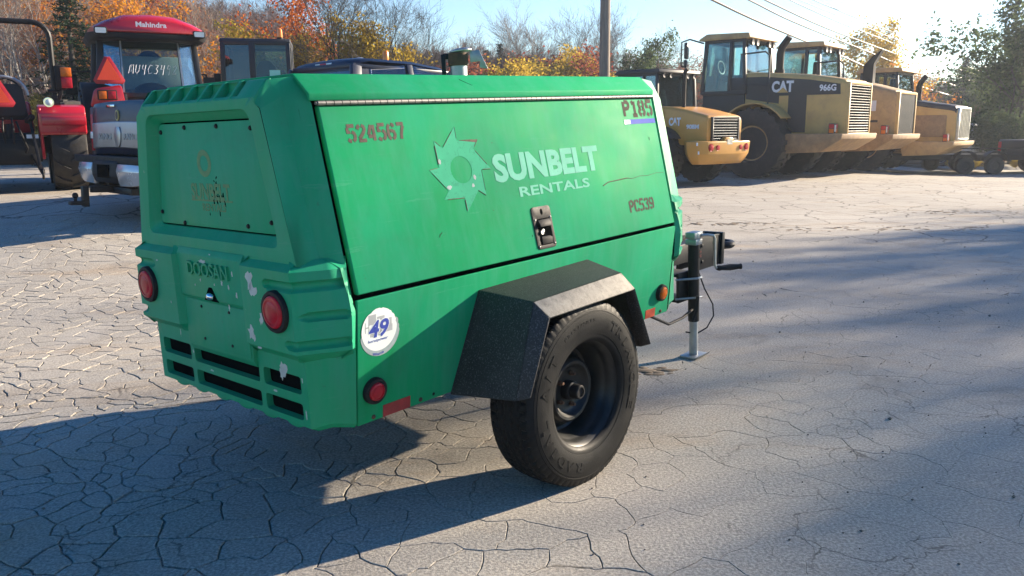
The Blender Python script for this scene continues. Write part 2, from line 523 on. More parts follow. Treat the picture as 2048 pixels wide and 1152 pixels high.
def asphalt(name, cracks):
    m, nt, b = new_mat(name)
    big = noise_tex(nt, 0.28, 5, 0.6, 'World', dist=0.4)
    base = ramp(nt, big.outputs['Fac'], [(0.25, (0.250, 0.230, 0.200)), (0.5, (0.320, 0.297, 0.258)), (0.75, (0.390, 0.362, 0.314))])
    # streaks of dried mud dragged along the yard
    mud = noise_tex(nt, 0.8, 6, 0.68, 'World', dist=1.0, sxyz=(0.5, 1.6, 1.0))
    mr = ramp(nt, mud.outputs['Fac'], [(0.52, (0, 0, 0)), (0.70, (0.75, 0.75, 0.75))])
    c = mixc(nt, mr.outputs['Color'], base.outputs['Color'], (0.30, 0.235, 0.165))
    wet = noise_tex(nt, 1.7, 5, 0.6, 'World', dist=0.8)
    wr = ramp(nt, wet.outputs['Fac'], [(0.60, (0, 0, 0)), (0.78, (0.55, 0.55, 0.55))])
    c = mixc(nt, wr.outputs['Color'], c, (0.125, 0.112, 0.098))
    # aggregate
    ag = noise_tex(nt, 95, 3, 0.7, 'World')
    ar = ramp(nt, ag.outputs['Fac'], [(0.36, (0.27, 0.27, 0.27)), (0.5, (0.5, 0.5, 0.5)), (0.64, (0.80, 0.79, 0.76))])
    ov = nt.nodes.new('ShaderNodeMix')
    ov.data_type = 'RGBA'; ov.blend_type = 'OVERLAY'
    ov.inputs[0].default_value = 0.75
    nt.links.new(c, ov.inputs[6]); nt.links.new(ar.outputs['Color'], ov.inputs[7])
    c = ov.outputs[2]
    stone = noise_tex(nt, 210, 1, 0.5, 'World')
    srp = ramp(nt, stone.outputs['Fac'], [(0.66, (0, 0, 0)), (0.74, (0.55, 0.55, 0.55))])
    c = mixc(nt, srp.outputs['Color'], c, (0.46, 0.44, 0.40))
    med = noise_tex(nt, 22, 5, 0.7, 'World', dist=0.3)
    hsum = N(nt, 'ShaderNodeMath', operation='MULTIPLY_ADD')
    hsum.inputs[1].default_value = 0.7
    nt.links.new(med.outputs['Fac'], hsum.inputs[0])
    nt.links.new(ag.outputs['Fac'], hsum.inputs[2])
    h = hsum.outputs[0]
    st1 = noise_tex(nt, 0.9, 6, 0.65, 'World', dist=1.4)
    st2 = ramp(nt, st1.outputs['Fac'], [(0.30, (0.55, 0.55, 0.55)), (0.42, (0, 0, 0))])
    c = mixc(nt, st2.outputs['Color'], c, (0.19, 0.165, 0.135))
    pl1 = noise_tex(nt, 0.55, 6, 0.7, 'World', dist=0.8, sxyz=(1.6, 0.6, 1.0))
    pl2 = ramp(nt, pl1.outputs['Fac'], [(0.55, (0, 0, 0)), (0.72, (0.55, 0.55, 0.55))])
    c = mixc(nt, pl2.outputs['Color'], c, (0.40, 0.375, 0.335))
    if not cracks:
        g = nt.nodes.new('ShaderNodeNewGeometry')
        wn_ = N(nt, 'ShaderNodeTexNoise', Scale=4.0, Detail=5)
        nt.links.new(g.outputs['Position'], wn_.inputs['Vector'])
        mx = nt.nodes.new('ShaderNodeVectorMath'); mx.operation = 'MULTIPLY_ADD'
        mx.inputs[1].default_value = (0.30, 0.30, 0.0)
        nt.links.new(wn_.outputs['Color'], mx.inputs[0]); nt.links.new(g.outputs['Position'], mx.inputs[2])
        vo = N(nt, 'ShaderNodeTexVoronoi', Scale=3.4)
        vo.feature = 'DISTANCE_TO_EDGE'
        nt.links.new(mx.outputs[0], vo.inputs['Vector'])
        vr = ramp(nt, vo.outputs['Distance'], [(0.004, (0.7, 0.7, 0.7)), (0.014, (0, 0, 0))])
        mk = noise_tex(nt, 1.3, 3, 0.6, 'World')
        mr2 = ramp(nt, mk.outputs['Fac'], [(0.50, (0, 0, 0)), (0.60, (1, 1, 1))])
        ml = N(nt, 'ShaderNodeMath', operation='MULTIPLY')
        nt.links.new(vr.outputs['Color'], ml.inputs[0]); nt.links.new(mr2.outputs['Color'], ml.inputs[1])
        c = mixc(nt, ml.outputs[0], c, (0.06, 0.053, 0.045))
    if cracks:
        g = nt.nodes.new('ShaderNodeNewGeometry')
        wn_ = N(nt, 'ShaderNodeTexNoise', Scale=1.5, Detail=4)
        nt.links.new(g.outputs['Position'], wn_.inputs['Vector'])
        mx = nt.nodes.new('ShaderNodeVectorMath'); mx.operation = 'MULTIPLY_ADD'
        mx.inputs[1].default_value = (0.5, 0.5, 0.5)
        nt.links.new(wn_.outputs['Color'], mx.inputs[0]); nt.links.new(g.outputs['Position'], mx.inputs[2])
        vo = N(nt, 'ShaderNodeTexVoronoi', Scale=1.5)
        vo.feature = 'DISTANCE_TO_EDGE'
        nt.links.new(mx.outputs[0], vo.inputs['Vector'])
        vr = ramp(nt, vo.outputs['Distance'], [(0.008, (0.75, 0.75, 0.75)), (0.022, (0, 0, 0))])
        c = mixc(nt, vr.outputs['Color'], c, (0.055, 0.048, 0.040))
    nt.links.new(c, b.inputs['Base Color'])
    b.inputs['Roughness'].default_value = 0.86
    b.inputs['Specular IOR Level'].default_value = 0.35
    bump(nt, b, h, 0.38, 0.006)
    return m
M['asphalt'] = asphalt('weathered_asphalt', False)
M['asphalt_far'] = asphalt('weathered_asphalt_far', True)
M['grit'] = simple('crack_grit', (0.15, 0.13, 0.11), 0.95, var=0.4, nscale=30)

def litter_mat():
    m, nt, b = new_mat('leaf_litter')
    n = noise_tex(nt, 1.1, 8, 0.75, 'World')
    r = ramp(nt, n.outputs['Fac'], [(0.3, (0.045, 0.036, 0.020)), (0.5, (0.12, 0.085, 0.045)), (0.62, (0.17, 0.10, 0.05)), (0.75, (0.08, 0.09, 0.03))])
    nt.links.new(r.outputs['Color'], b.inputs['Base Color'])
    b.inputs['Roughness'].default_value = 0.95
    n2 = noise_tex(nt, 5, 6, 0.7, 'World')
    bump(nt, b, n2.outputs['Fac'], 0.8, 0.2)
    return m
M['litter'] = litter_mat()

SLAB_Z = 0.010      # slab tops stand this far above the sheet below

def in_slab_region(x, y):
    return 1.35 < y < 10.2 and abs(x) < 0.70 * y + 0.5

def slab_mask(x, y):
    m = smooth01((10.0 - y) / 1.2) * smooth01((0.70 * y + 0.55 - abs(x)) / 0.5)
    return m

# sheet: fine near, coarse far
def axis_vals(fine0, fine1, step, far0, far1, grow=1.35):
    a = list(np.arange(fine0, fine1 + 1e-6, step))
    s = step
    x = fine1
    while x < far1:
        s *= grow; x += s; a.append(min(x, far1))
    s = step
    x = fine0
    while x > far0:
        s *= grow; x -= s; a.insert(0, max(x, far0))
    return a
xs = axis_vals(-12, 14, 0.5, -700, 700)
ys = axis_vals(-3, 14, 0.5, -300, 1100)
g = MB()
g.grid(len(xs), len(ys), lambda i, j: (xs[i], ys[j], gz(xs[i], ys[j]) - SLAB_Z * slab_mask(xs[i], ys[j])))
ground = g.build('ground', 'asphalt_far', smooth=60, weld=False)
tag(ground, 'cracked pale asphalt yard with dark crack lines', kind='structure')
ground.data.materials.append(M['litter'])
for p in ground.data.polygons:
    c = p.center
    edge = 21.5 + 3.0 * noise.noise(Vector((c.x * 0.2, c.y * 0.2, 0))) + max(0, c.x - 2) * 0.55
    if c.y > edge + 2.0 and c.x < 40 or c.y > 48:
        p.material_index = 1
del g

# cracked slabs of asphalt: one piece each
def cell_size(x, y):
    k = smooth01((x + 0.55 * (y - 3.0) * 0 + 0.9) / 1.9 + 0.0)
    near = 0.175 + 0.10 * smooth01((y - 4.5) / 4.0)
    if y < 2.9: near += 0.08
    return near * (1 - k) + 0.50 * k

rng = random.Random(11)
seeds = []
buck = {}
def ok(x, y, r):
    bx, by = int(x // 0.7), int(y // 0.7)
    for i in (-1, 0, 1):
        for j in (-1, 0, 1):
            for (sx, sy) in buck.get((bx + i, by + j), ()):
                if (sx - x) ** 2 + (sy - y) ** 2 < r * r:
                    return False
    return True
for _ in range(36000):
    y = rng.uniform(1.0, 10.6)
    x = rng.uniform(-0.72 * y - 0.9, 0.72 * y + 0.9)
    q_ = noise.noise(Vector((x * 0.9, y * 0.9, 4.2)))
    r = cell_size(x, y) * 0.80 * (1 + 0.45 * q_) * (rng.uniform(0.30, 0.75) if rng.random() < 0.45 else rng.uniform(0.7, 1.2))
    if ok(x, y, min(r, 0.68)):
        seeds.append((x, y))
        buck.setdefault((int(x // 0.7), int(y // 0.7)), []).append((x, y))
dv_, de_, df_, *_ = geometry.delaunay_2d_cdt([Vector(s) for s in seeds], [], [], 0, 1e-6)
cc = []
inc = {}
for k, t in enumerate(df_):
    a, b_, c = (dv_[i] for i in t)
    d = 2 * (a.x * (b_.y - c.y) + b_.x * (c.y - a.y) + c.x * (a.y - b_.y))
    if abs(d) < 1e-9:
        cc.append(((a + b_ + c) / 3)); 
    else:
        ux = ((a.x ** 2 + a.y ** 2) * (b_.y - c.y) + (b_.x ** 2 + b_.y ** 2) * (c.y - a.y) + (c.x ** 2 + c.y ** 2) * (a.y - b_.y)) / d
        uy = ((a.x ** 2 + a.y ** 2) * (c.x - b_.x) + (b_.x ** 2 + b_.y ** 2) * (a.x - c.x) + (c.x ** 2 + c.y ** 2) * (b_.x - a.x)) / d
        cc.append(Vector((ux, uy)))
    for i in t:
        inc.setdefault(i, []).append(k)

def warp(p):
    q = Vector((p.x * 2.1, p.y * 2.1, 3.7))
    w = noise.noise_vector(q) * 0.10
    w2 = noise.noise_vector(Vector((p.x * 9, p.y * 9, 1.1))) * 0.030
    w3 = noise.noise_vector(Vector((p.x * 24, p.y * 24, 5.1))) * 0.016
    return Vector((p.x + w.x + w2.x + w3.x, p.y + w.y + w2.y + w3.y))

# join some neighbouring cells so the fragments become irregular, some long, some small
cellpts = {}
for i, tris in inc.items():
    s = dv_[i]
    if not in_slab_region(s.x, s.y): continue
    ks = list(tris)
    if len(ks) < 3 or max((cc[k] - s).length for k in ks) > 1.2: continue
    ks.sort(key=lambda k: math.atan2(cc[k].y - s.y, cc[k].x - s.x))
    cellpts[i] = ks
par = {i: i for i in cellpts}
def find(i):
    while par[i] != i: i = par[i]
    return i
size = {i: 1 for i in cellpts}
adj = set()
for t in df_:
    for a, b_ in ((t[0], t[1]), (t[1], t[2]), (t[2], t[0])):
        if a in cellpts and b_ in cellpts: adj.add((min(a, b_), max(a, b_)))
adj = sorted(adj); rng.shuffle(adj)
for a, b_ in adj:
    x_ = (dv_[a].x + dv_[b_].x) / 2
    k = smooth01((x_ + 0.9) / 1.9)
    if rng.random() < 0.07 + 0.22 * k:
        fa, fb = find(a), find(b_)
        if fa != fb and size[fa] + size[fb] <= (4 if k < .5 else 6):
            par[fb] = fa; size[fa] += size[fb]
clus = {}
for i in cellpts: clus.setdefault(find(i), []).append(i)
slabs = []
for root_, members in clus.items():
    ed = {}
    for i in members:
        ks = cellpts[i]
        for a, b_ in zip(ks, ks[1:] + ks[:1]):
            if a != b_: ed[(a, b_)] = 1
    ed = [e for e in ed if (e[1], e[0]) not in ed]
    nxt = {}
    for a, b_ in ed: nxt.setdefault(a, []).append(b_)
    loops = []
    while any(nxt.values()):
        st_ = next(a for a in nxt if nxt[a]); cur = st_; lp_ = [st_]
        while nxt.get(cur):
            cur = nxt[cur].pop()
            if cur == st_: break
            lp_.append(cur)
        loops.append(lp_)
    if not loops: continue
    lp_ = max(loops, key=len)
    pts = [cc[k] for k in lp_]
    s = sum((dv_[i] for i in members), Vector((0, 0))) / len(members)
    ring = []
    n = len(pts)
    seg = 0.030 if s.y < 4.5 else (0.05 if s.y < 6.5 else 0.10)
    for a, b_ in zip(pts, pts[1:] + pts[:1]):
        m_ = max(1, int((b_ - a).length / seg))
        m_ = min(m_, 9)
        for k in range(m_):
            ring.append(warp(a + (b_ - a) * (k / m_)))
    if len(ring) < 4: continue
    # joint half-width: wide at the broken left side, hairline on the right
    ctr = sum(ring, Vector((0, 0))) / len(ring)
    left = 1 - smooth01((ctr.x + 1.0) / 1.7)
    def gap(p):
        nn = noise.noise(Vector((p.x * 1.3, p.y * 1.3, 9.0))) * 0.5 + 0.5
        nf = noise.noise(Vector((p.x * 11, p.y * 11, 2.0))) * 0.5 + 0.5
        return max(0.00015, 0.0022 * (nn * 1.3 - 0.35) * (0.4 + nf)) + left * (0.0016 + 0.0060 * nn * (0.1 + nf * nf))
    def inset(r_, amount):
        out = []
        m_ = len(r_)
        for k in range(m_):
            t = (r_[(k + 1) % m_] - r_[k - 1])
            if t.length < 1e-6: out.append(r_[k].copy()); continue
            t.normalize()
            nrm = Vector((-t.y, t.x))
            out.append(r_[k] + nrm * amount(r_[k]))
        return out
    r0 = inset(ring, gap)
    r1 = inset(r0, lambda p: 0.0010 + 0.0014 * left)
    jz = rng.uniform(-1, 1) * (0.0003 + 0.0013 * left)
    tx, ty = rng.uniform(-1, 1) * (0.001 + 0.006 * left), rng.uniform(-1, 1) * (0.001 + 0.006 * left)
    def top(p, d):
        mk = slab_mask(p.x, p.y)
        return (p.x, p.y, gz(p.x, p.y) - SLAB_Z * (1 - mk) * 1.05 + (jz + tx * (p.x - ctr.x) + ty * (p.y - ctr.y)) - d)
    m_ = len(r0)
    vs_ = [top(p, 0.0) for p in r1] + [top(p, 0.0005 + 0.0009 * left) for p in r0] + [(p.x, p.y, gz(p.x, p.y) - SLAB_Z - 0.004) for p in r0]
    fs = [tuple(range(m_))]
    for k in range(m_):
        k2 = (k + 1) % m_
        fs.append((k, m_ + k, m_ + k2, k2))
        fs.append((m_ + k, 2 * m_ + k, 2 * m_ + k2, m_ + k2))
    area = abs(sum(ring[k - 1].x * ring[k].y - ring[k].x * ring[k - 1].y for k in range(m_))) / 2
    inview = abs(ctr.x) < 0.63 * ctr.y + 0.1 and ctr.y > 1.9
    slabs.append((area / max(ctr.y, 1.5) ** 3 * (1 if inview else 0.05), vs_, fs))
slabs.sort(key=lambda t: -t[0])
rest = MB()
for k, (_, vs_, fs) in enumerate(slabs):
    if k < 296:
        me = bpy.data.meshes.new('asphalt_slab')
        me.from_pydata(vs_, [], fs)
        me.materials.append(M['asphalt'])
        link('asphalt_slab', me, ground)
    else:
        rest.add(vs_, fs)
if rest.v:
    o = rest.build('asphalt_fragments', 'asphalt', ground, smooth=0, weld=False)
    o['kind'] = 'stuff'
print('SLABS', len(slabs))

# loose grit and pebbles on the yard
peb = MB()
rng = random.Random(5)
for k in range(330):
    y = rng.uniform(1.9, 9.5)
    x = rng.uniform(-0.62 * y, 0.66 * y)
    if rng.random() < 0.35: x = abs(x)
    r = rng.uniform(0.002, 0.006) if rng.random() < 0.95 else rng.uniform(0.007, 0.013)
    c = Vector((x, y, gz(x, y) + r * 0.45))
    vs_ = [c + Vector((rng.uniform(.7, 1.2) * r * dx, rng.uniform(.7, 1.2) * r * dy, rng.uniform(.5, .9) * r * dz))
           for dx, dy, dz in ((1, 0, 0), (-1, 0, 0), (0, 1, 0), (0, -1, 0), (0, 0, 1), (0, 0, -1))]
    peb.add(vs_, [(0, 2, 4), (2, 1, 4), (1, 3, 4), (3, 0, 4), (2, 0, 5), (1, 2, 5), (3, 1, 5), (0, 3, 5)])
tag(peb.build('gravel', 'grit', smooth=0, weld=False), 'loose grit and small stones scattered over the asphalt yard', kind='stuff')

# trampled clods of dry mud in front of the loaders
def mud_patch(cx, cy, rx, ry, n, seed):
    mb = MB()
    rg = random.Random(seed)
    for k in range(n):
        a, d = rg.uniform(0, 2 * PI), math.sqrt(rg.random())
        x, y = cx + rx * d * math.cos(a), cy + ry * d * math.sin(a)
        r = rg.uniform(0.010, 0.036) * (1.2 - d * 0.7)
        mb.sphere((x, y, gz(x, y) + r * 0.05), (r * rg.uniform(1, 2.2), r * rg.uniform(.8, 1.4), r * rg.uniform(.15, .35)), 7, 4)
    return mb
M['mud'] = simple('dried_mud', (0.20, 0.15, 0.10), 0.95, var=0.35, nscale=12, bmp=0.5, bscale=40)

# pale air: far things fade towards the sky
def make_haze():
    m = bpy.data.materials.new('haze')
    m.use_nodes = True
    nt = m.node_tree
    nt.nodes.clear()
    o = nt.nodes.new('ShaderNodeOutputMaterial')
    v = nt.nodes.new('ShaderNodeVolumePrincipled')
    v.inputs['Color'].default_value = (0.80, 0.88, 1.0, 1)
    v.inputs['Density'].default_value = HAZE
    v.inputs['Anisotropy'].default_value = 0.45
    nt.links.new(v.outputs[0], o.inputs['Volume'])
    b = MB()
    b.box(-180, 260, -14, 260, -5.5, 40)
    hz = b.build('haze', m, smooth=0)
    tag(hz, 'thin pale haze over the yard and the far trees', kind='stuff')
HAZE = 0.0009
make_haze()

# ================================================================== AIR COMPRESSOR
TM = Matrix(((0.665472, -0.745527, -0.036554, -0.33958), (0.745676, 0.666199, -0.012122, 3.46709),
             (0.033389, -0.019191, 0.999258, 0.325125), (0, 0, 0, 1)))
comp = thing('air_compressor', 'faded green towable air compressor on two black wheels, parked on cracked asphalt', 'air compressor', mtx=TM)
XE, XF = -0.824, 1.020
W_, WB, ZB, ZS, ZT, YT = 0.586, 0.537, 0.067, 0.483, 1.068, 0.461
ZR, YR = 1.157, 0.395

def rounded(pts, rad, k=4):
    out = []
    n = len(pts)
    for i in range(n):
        p, a, b = Vector(pts[i]), Vector(pts[i - 1]), Vector(pts[(i + 1) % n])
        r = rad[i] if isinstance(rad, (list, tuple)) else rad
        u, v = (a - p), (b - p)
        r = min(r, u.length * 0.45, v.length * 0.45)
        p0, p1 = p + u.normalized() * r, p + v.normalized() * r
        for j in range(k + 1):
            t = j / k
            out.append(tuple(p0 * (1 - t) ** 2 + p * 2 * t * (1 - t) + p1 * t * t))
    return out

def ray_poly(c, d, poly):
    best = None
    n = len(poly)
    for i in range(n):
        a, b = Vector(poly[i]), Vector(poly[(i + 1) % n])
        e = b - a
        den = d.x * e.y - d.y * e.x
        if abs(den) < 1e-12: continue
        w = a - c
        t = (w.x * e.y - w.y * e.x) / den
        s = (w.x * d.y - w.y * d.x) / den
        if t > 0 and -1e-7 <= s <= 1 + 1e-7 and (best is None or t > best): best = t
    return c + d * best

def ring_pair(c, polys):
    c = Vector(c)
    ang = sorted(set(round(math.atan2(p[1] - c.y, p[0] - c.x), 5) for poly in polys for p in poly))
    return [[ray_poly(c, Vector((math.cos(a), math.sin(a))), poly) for a in ang] for poly in polys]

# --- inner carcass (dark, shows only through joints and slots)
core = MB()
core.prism([(-.50, .10), (-.552, .47), (-.43, 1.05), (-.37, 1.135), (.37, 1.135), (.43, 1.05), (.552, .47), (.50, .10)], 'yz', -0.86, 1.05)
core.build('carcass', 'core', comp, smooth=0)
und = MB()
und.box(-.80, 1.10, -.46, -.36, .075, .10).box(-.80, 1.10, .36, .46, .075, .10).box(-.88, 1.1, -.44, .44, .09, .115)
und.build('chassis', 'black_metal', comp, bevel=.004)

# --- side panels, doors
def panel(y0, z0, y1, z1, xa, xb, th, name, mat, parent, bev=.005, sgn=-1):
    """sheet from (y0,z0) to (y1,z1), thickness th inwards"""
    d = Vector((y1 - y0, z1 - z0)).normalized()
    nrm = Vector((d.y, -d.x))           # outward for the right-hand side after the sign below
    mb = MB()
    pts = [(sgn * y0, z0), (sgn * y1, z1), (sgn * (y1 - abs(d.y) * th), z1 - 0.0), (sgn * (y0 - abs(d.y) * th), z0)]
    mb.prism(pts, 'yz', xa, xb)
    return mb.build(name, mat, parent, bevel=bev, seg=3)
for sg in (-1, 1):
    panel(WB, ZB, W_ - .0009, ZS - .004, XE + .003, XF - .003, .014, 'side_panel', 'green', comp, sgn=sg, bev=.004)
vd = Vector((0, W_ - YT, ZT - ZS)).normalized()     # up along the right-hand door
nd = Vector((0, -vd.z, vd.y))                       # outward
ex = Vector((1, 0, 0))
D0 = Vector((0, -W_, ZS))
def D(x, v, h=0.0):
    return D0 + ex * x + vd * v + nd * h
door = None
for sg in (-1, 1):
    f0, f1 = .019, .985
    yy = lambda f: W_ + (YT - W_) * f
    zz = lambda f: ZS + (ZT - ZS) * f
    o = panel(yy(f0), zz(f0), yy(f1), zz(f1), XE + .009, XF - .008, .022, 'side_door', 'green', comp, bev=.006, sgn=sg)
    if sg == -1: door = o

# --- roof: flat top, sloping shoulders and turned-down lip
roof = MB()
prof = [(-.4665, 1.074), (-.4665, 1.096), (-YR, ZR), (YR, ZR), (.4665, 1.096), (.4665, 1.074), (.455, 1.074), (.455, 1.092), (.388, 1.147), (-.388, 1.147), (-.455, 1.092), (-.455, 1.074)]
roof.prism(prof, 'yz', XE - .022, XF + .004)
roof.build('roof', 'green', comp, bevel=.004, seg=2)

# piano hinge: knuckles on a pin
hg = MB()
n = 62
x0, x1 = XE + .005, XF - .004
for k in range(n):
    a = x0 + (x1 - x0) * k / n
    b = x0 + (x1 - x0) * (k + 1) / n
    hg.cyl((a + .0012, -.4655, 1.0665), (b - .0012, -.4655, 1.0665), .0075, 10)
hg.cyl((x0 - .006, -.4655, 1.0665), (x1 + .004, -.4655, 1.0665), .0052, 8)
hg.build('hinge', 'hinge', comp)

# --- moulded end caps (rear one; the front one is its mirror image)
def fx(mb):
    m2 = MB()
    m2.v = [(1.030 + (-.834 - x) * 1.25, y, z) for x, y, z in mb.v]
    m2.f = [tuple(reversed(f)) for f in mb.f]
    return m2

A0, A1, A3 = (-.970, .350, 1.089), (-.967, .395, 1.057), (-.963, .498, .600)
B0, B1, B2, B3 = (-.925, .378, 1.140), (-.885, .388, 1.088), (-.885, .440, .86), (-.885, .517, .555)
C0, C1, C3 = (-.834, .400, 1.150), (-.834, .460, 1.066), (-.834, .578, .50)
cap = MB()
lerp = lambda p, q, t: tuple(a + (b - a) * t for a, b in zip(p, q))
A2 = lerp(A1, A3, .43)
C2 = lerp(C1, C3, .37)
cap.add([A0, A1, A2, A3, B0, B1, B2, B3, C0, C1, C2, C3],
        [(0, 1, 5, 4), (1, 2, 6, 5), (2, 3, 7, 6), (4, 5, 9, 8), (5, 6, 10, 9), (6, 7, 11, 10)])
# a turned-in return towards the door joint
cap.add([C0, C1, C2, C3, (-.830, .38, 1.13), (-.830, .437, 1.05), (-.830, .482, .86), (-.830, .555, .50)],
        [(0, 1, 5, 4), (1, 2, 6, 5), (2, 3, 7, 6)])
cap.mirror_y()
m_ = lambda p: (p[0], -p[1], p[2])
cap.add([B0, C0, m_(C0), m_(B0)], [(0, 1, 2, 3)])
outer = [(-A0[1], A0[2]), (-A1[1], A1[2]), (-A3[1], A3[2]), (A3[1], A3[2]), (A1[1], A1[2]), (A0[1], A0[2])]
opening = rounded([(-.328, 1.060), (-.418, .646), (.418, .646), (.328, 1.060)], [.045, .035, .035, .045], 5)
inner = rounded([(-.312, 1.032), (-.380, .676), (.380, .676), (.312, 1.032)], [.03, .025, .025, .03], 5)
ro, rop, ri = ring_pair((0, .85), [outer, opening, inner])
def fxx(z): return -.970 + (1.089 - z) * .0143
cap.loft([[(fxx(p.y), p.x, p.y) for p in ro], [(fxx(p.y), p.x, p.y) for p in rop],
          [(-.957, p.x * .985, .85 + (p.y - .85) * .985) for p in rop], [(-.933, p.x, p.y) for p in ri], [(-.921, p.x, p.y) for p in ri]], caps=False)
# ledge of the vents: front lip and back slope
lz = [(-.970, 1.089), (-.962, 1.098), (-.953, 1.073), (-.915, 1.115), (-.913, 1.145)]
cap.loft([[(x, s * (.350 + (z - 1.089) * .5), z) for x, z in lz] for s in (-1, 1)], caps=False, closed=False)
cap.build('end_cap', 'green_cap', comp, bevel=.005, seg=2)
fx(cap).build('end_cap', 'green_cap', comp, bevel=.005, seg=2)
dk = MB()
dk.box(-.952, -.945, -.34, .34, 1.066, 1.0745)
dk.build('vent_slot', 'core', comp, smooth=0)
# vent ribs: seven, then solid shoulders
for k in range(7):
    y = .345 - k * .0965
    rb = MB()
    t = .007
    pts = [(-.968, 1.070), (-.970, 1.0925), (-.925, 1.1435), (-.908, 1.146), (-.908, 1.085)]
    rb.prism(pts, 'xz', y - t, y + t)
    rb.build('vent_rib', 'green_cap', comp, bevel=.003)
sh = MB()
sh.prism([(-.968, 1.06), (-.9695, 1.0905), (-.9245, 1.1415), (-.905, 1.146), (-.905, 1.085)], 'xz', -.372, -.268)
sh.build('vent_shoulder', 'green_cap', comp, bevel=.004)

# recessed access panel with its bolts
rp = MB()
pl = rounded([(-.306, 1.027), (-.373, .682), (.373, .682), (.306, 1.027)], .022, 5)
rp.prism([(p[0], p[1]) for p in pl], 'yz', -.937, -.925)
rear_panel = rp.build('access_panel', 'green_cap', comp, bevel=.002)
for (y, z) in ((.292, 1.000), (.123, 1.013), (-.085, 1.013), (-.285, 1.003), (.352, .722), (.194, .690), (-.215, .700), (-.350, .718)):
    b_ = MB()
    b_.lathe([(.0001, -.007), (.0045, -.0065), (.0075, -.003), (.008, 0)], 'x', (-.937, y, z), 12)
    b_.build('bolt', 'black_metal', rear_panel)
# ghost of an old decal on that panel, and its scuff
gh = MB()
gh.lathe([(.045, 0), (.026, 0)], 'x', (-.9376, .02, .895), 20, caps=False)
text_onto(gh, 'SUNBELT', (-.9376, .125, .775), (0, -1, 0), (0, 0, 1), .25, .055, bold=.03, depth=.0003)
gh.box(-.9377, -.9372, -.135, .13, .770, .776)
text_onto(gh, 'RENTALS', (-.9376, .06, .738), (0, -1, 0), (0, 0, 1), .15, .025, bold=.02, depth=.0003)
gh.build('ghost_decal', 'print_ghost', rear_panel, smooth=0, weld=False)
sc_ = MB()
rg = random.Random(3)
for k in range(26):
    y, z = rg.gauss(-.035, .028), rg.gauss(.80, .030)
    sc_.obox((-.9374, y, z), (.0004, 0, 0), (0, rg.uniform(.001, .0035), rg.uniform(-.003, .003)), (0, rg.uniform(-.002, .002), rg.uniform(.002, .010)))
sc_.build('scuff', 'core', rear_panel, smooth=0)

# --- bumper wrap with its three grooves, two bulges
path = [(-.966, .160), (-.968, .205), (-.990, .222), (-.992, .27), (-.992, .497), (-.903, .553), (-.850, .593), (-.826, .580)]
counts = [3, 6, 4, 34, 18, 14, 6]
pp = []
for (pa, pb), c_n in zip(zip(path, path[1:]), counts):
    for k in range(c_n):
        pp.append((pa[0] + (pb[0] - pa[0]) * k / c_n, pa[1] + (pb[1] - pa[1]) * k / c_n))
pp.append(path[-1])
zv = [.612 - .309 * k / 79 for k in range(80)]
grooves = [(.540, .345), (.447, .500), (.362, .440)]
def bump_pt(i, j):
    x, y = pp[i]
    a = pp[max(0, i - 1)]; b = pp[min(len(pp) - 1, i + 1)]
    t = Vector((b[0] - a[0], b[1] - a[1])).normalized()
    nx, ny = -t.y, t.x
    if nx * (x + .6) + ny * y < 0: nx, ny = -nx, -ny
    z = zv[j]
    off = 0
    if z > .585: off -= .042 * (z - .585) / .027
    if z < .334: off -= (.334 - z) * 1.15
    bulge = smooth01((y - .20) / .03)
    off *= (0.35 + .65 * bulge)
    # how far inward of the side the surface sits (lower panel leans in)
    side = smooth01((x + .90) / .05)
    off += -side * (.012 * max(0, (.44 - z) / .12) + .030 * max(0, (z - .45) / .15))
    for gzc, y0 in grooves:
        r = .0145
        d = abs(z - gzc)
        # rounded ends of the groove
        s0 = smooth01((y - y0) / .03) if x < -.88 else 1.0
        s1 = smooth01((-.846 - x) / .022)
        w = r * math.sqrt(max(0.0, s0)) * math.sqrt(max(0.0, s1)) if s0 * s1 > 0 else 0
        if w > 1e-4 and d < w:
            off -= .018 * math.sqrt(max(0, 1 - (d / w) ** 2)) * min(1, s0 * 1.4) * min(1, s1 * 1.4)
    return (x + nx * off, y + ny * off, z)
bp_ = MB()
bp_.grid(len(pp), len(zv), bump_pt)
bpm = MB()
bpm.v = [(x, -y, z) for x, y, z in bp_.v]; bpm.f = list(bp_.f)
for half in (bp_, bpm):
    half.build('bumper', 'green_cap', comp, smooth=19)
    fx(half).build('bumper', 'green_cap', comp, smooth=19)
cen = MB()
cen.prism([(-.965, .612), (-.976, .590), (-.976, .445), (-.9665, .435), (-.9665, .262), (-.954, .240), (-.90, .24), (-.90, .612)], 'xz', -.21, .21)
cen.build('centre_panel', 'green_cap', comp, bevel=.003)
text_obj('raised_lettering', 'DOOSAN', 'green_cap', comp, (-.976, .130, .522), (0, -1, 0), (0, 0, 1), .262, .048, bold=.012, depth=.009)
# number-plate mount, bolts, plate lamp
pm = MB()
pm.prism(rounded([(-.195, .432), (-.205, .268), (.205, .268), (.195, .432)], .012, 3), 'yz', -.9705, -.96)
plate = pm.build('number_plate_mount', 'green_cap', comp, bevel=.0015)
for (y, z) in ((.085, .412), (-.095, .412), (.085, .298), (-.095, .298)):
    b_ = MB()
    b_.lathe([(.0001, -.004), (.004, -.0035), (.0058, 0)], 'x', (-.9705, y, z), 10)
    b_.build('bolt', 'black_metal', plate)
lm = MB()
lm.prism([(-.045, .440), (.045, .440), (.010, .487), (-.010, .487)], 'yz', -.9785, -.972)
pl_ = lm.build('plate_lamp', 'core', comp, bevel=.002)
dm = MB()
dm.sphere((-.981, -.004, .458), (.014, .020, .013), 16, 10)
dm.build('lamp_dome', 'chrome', pl_)

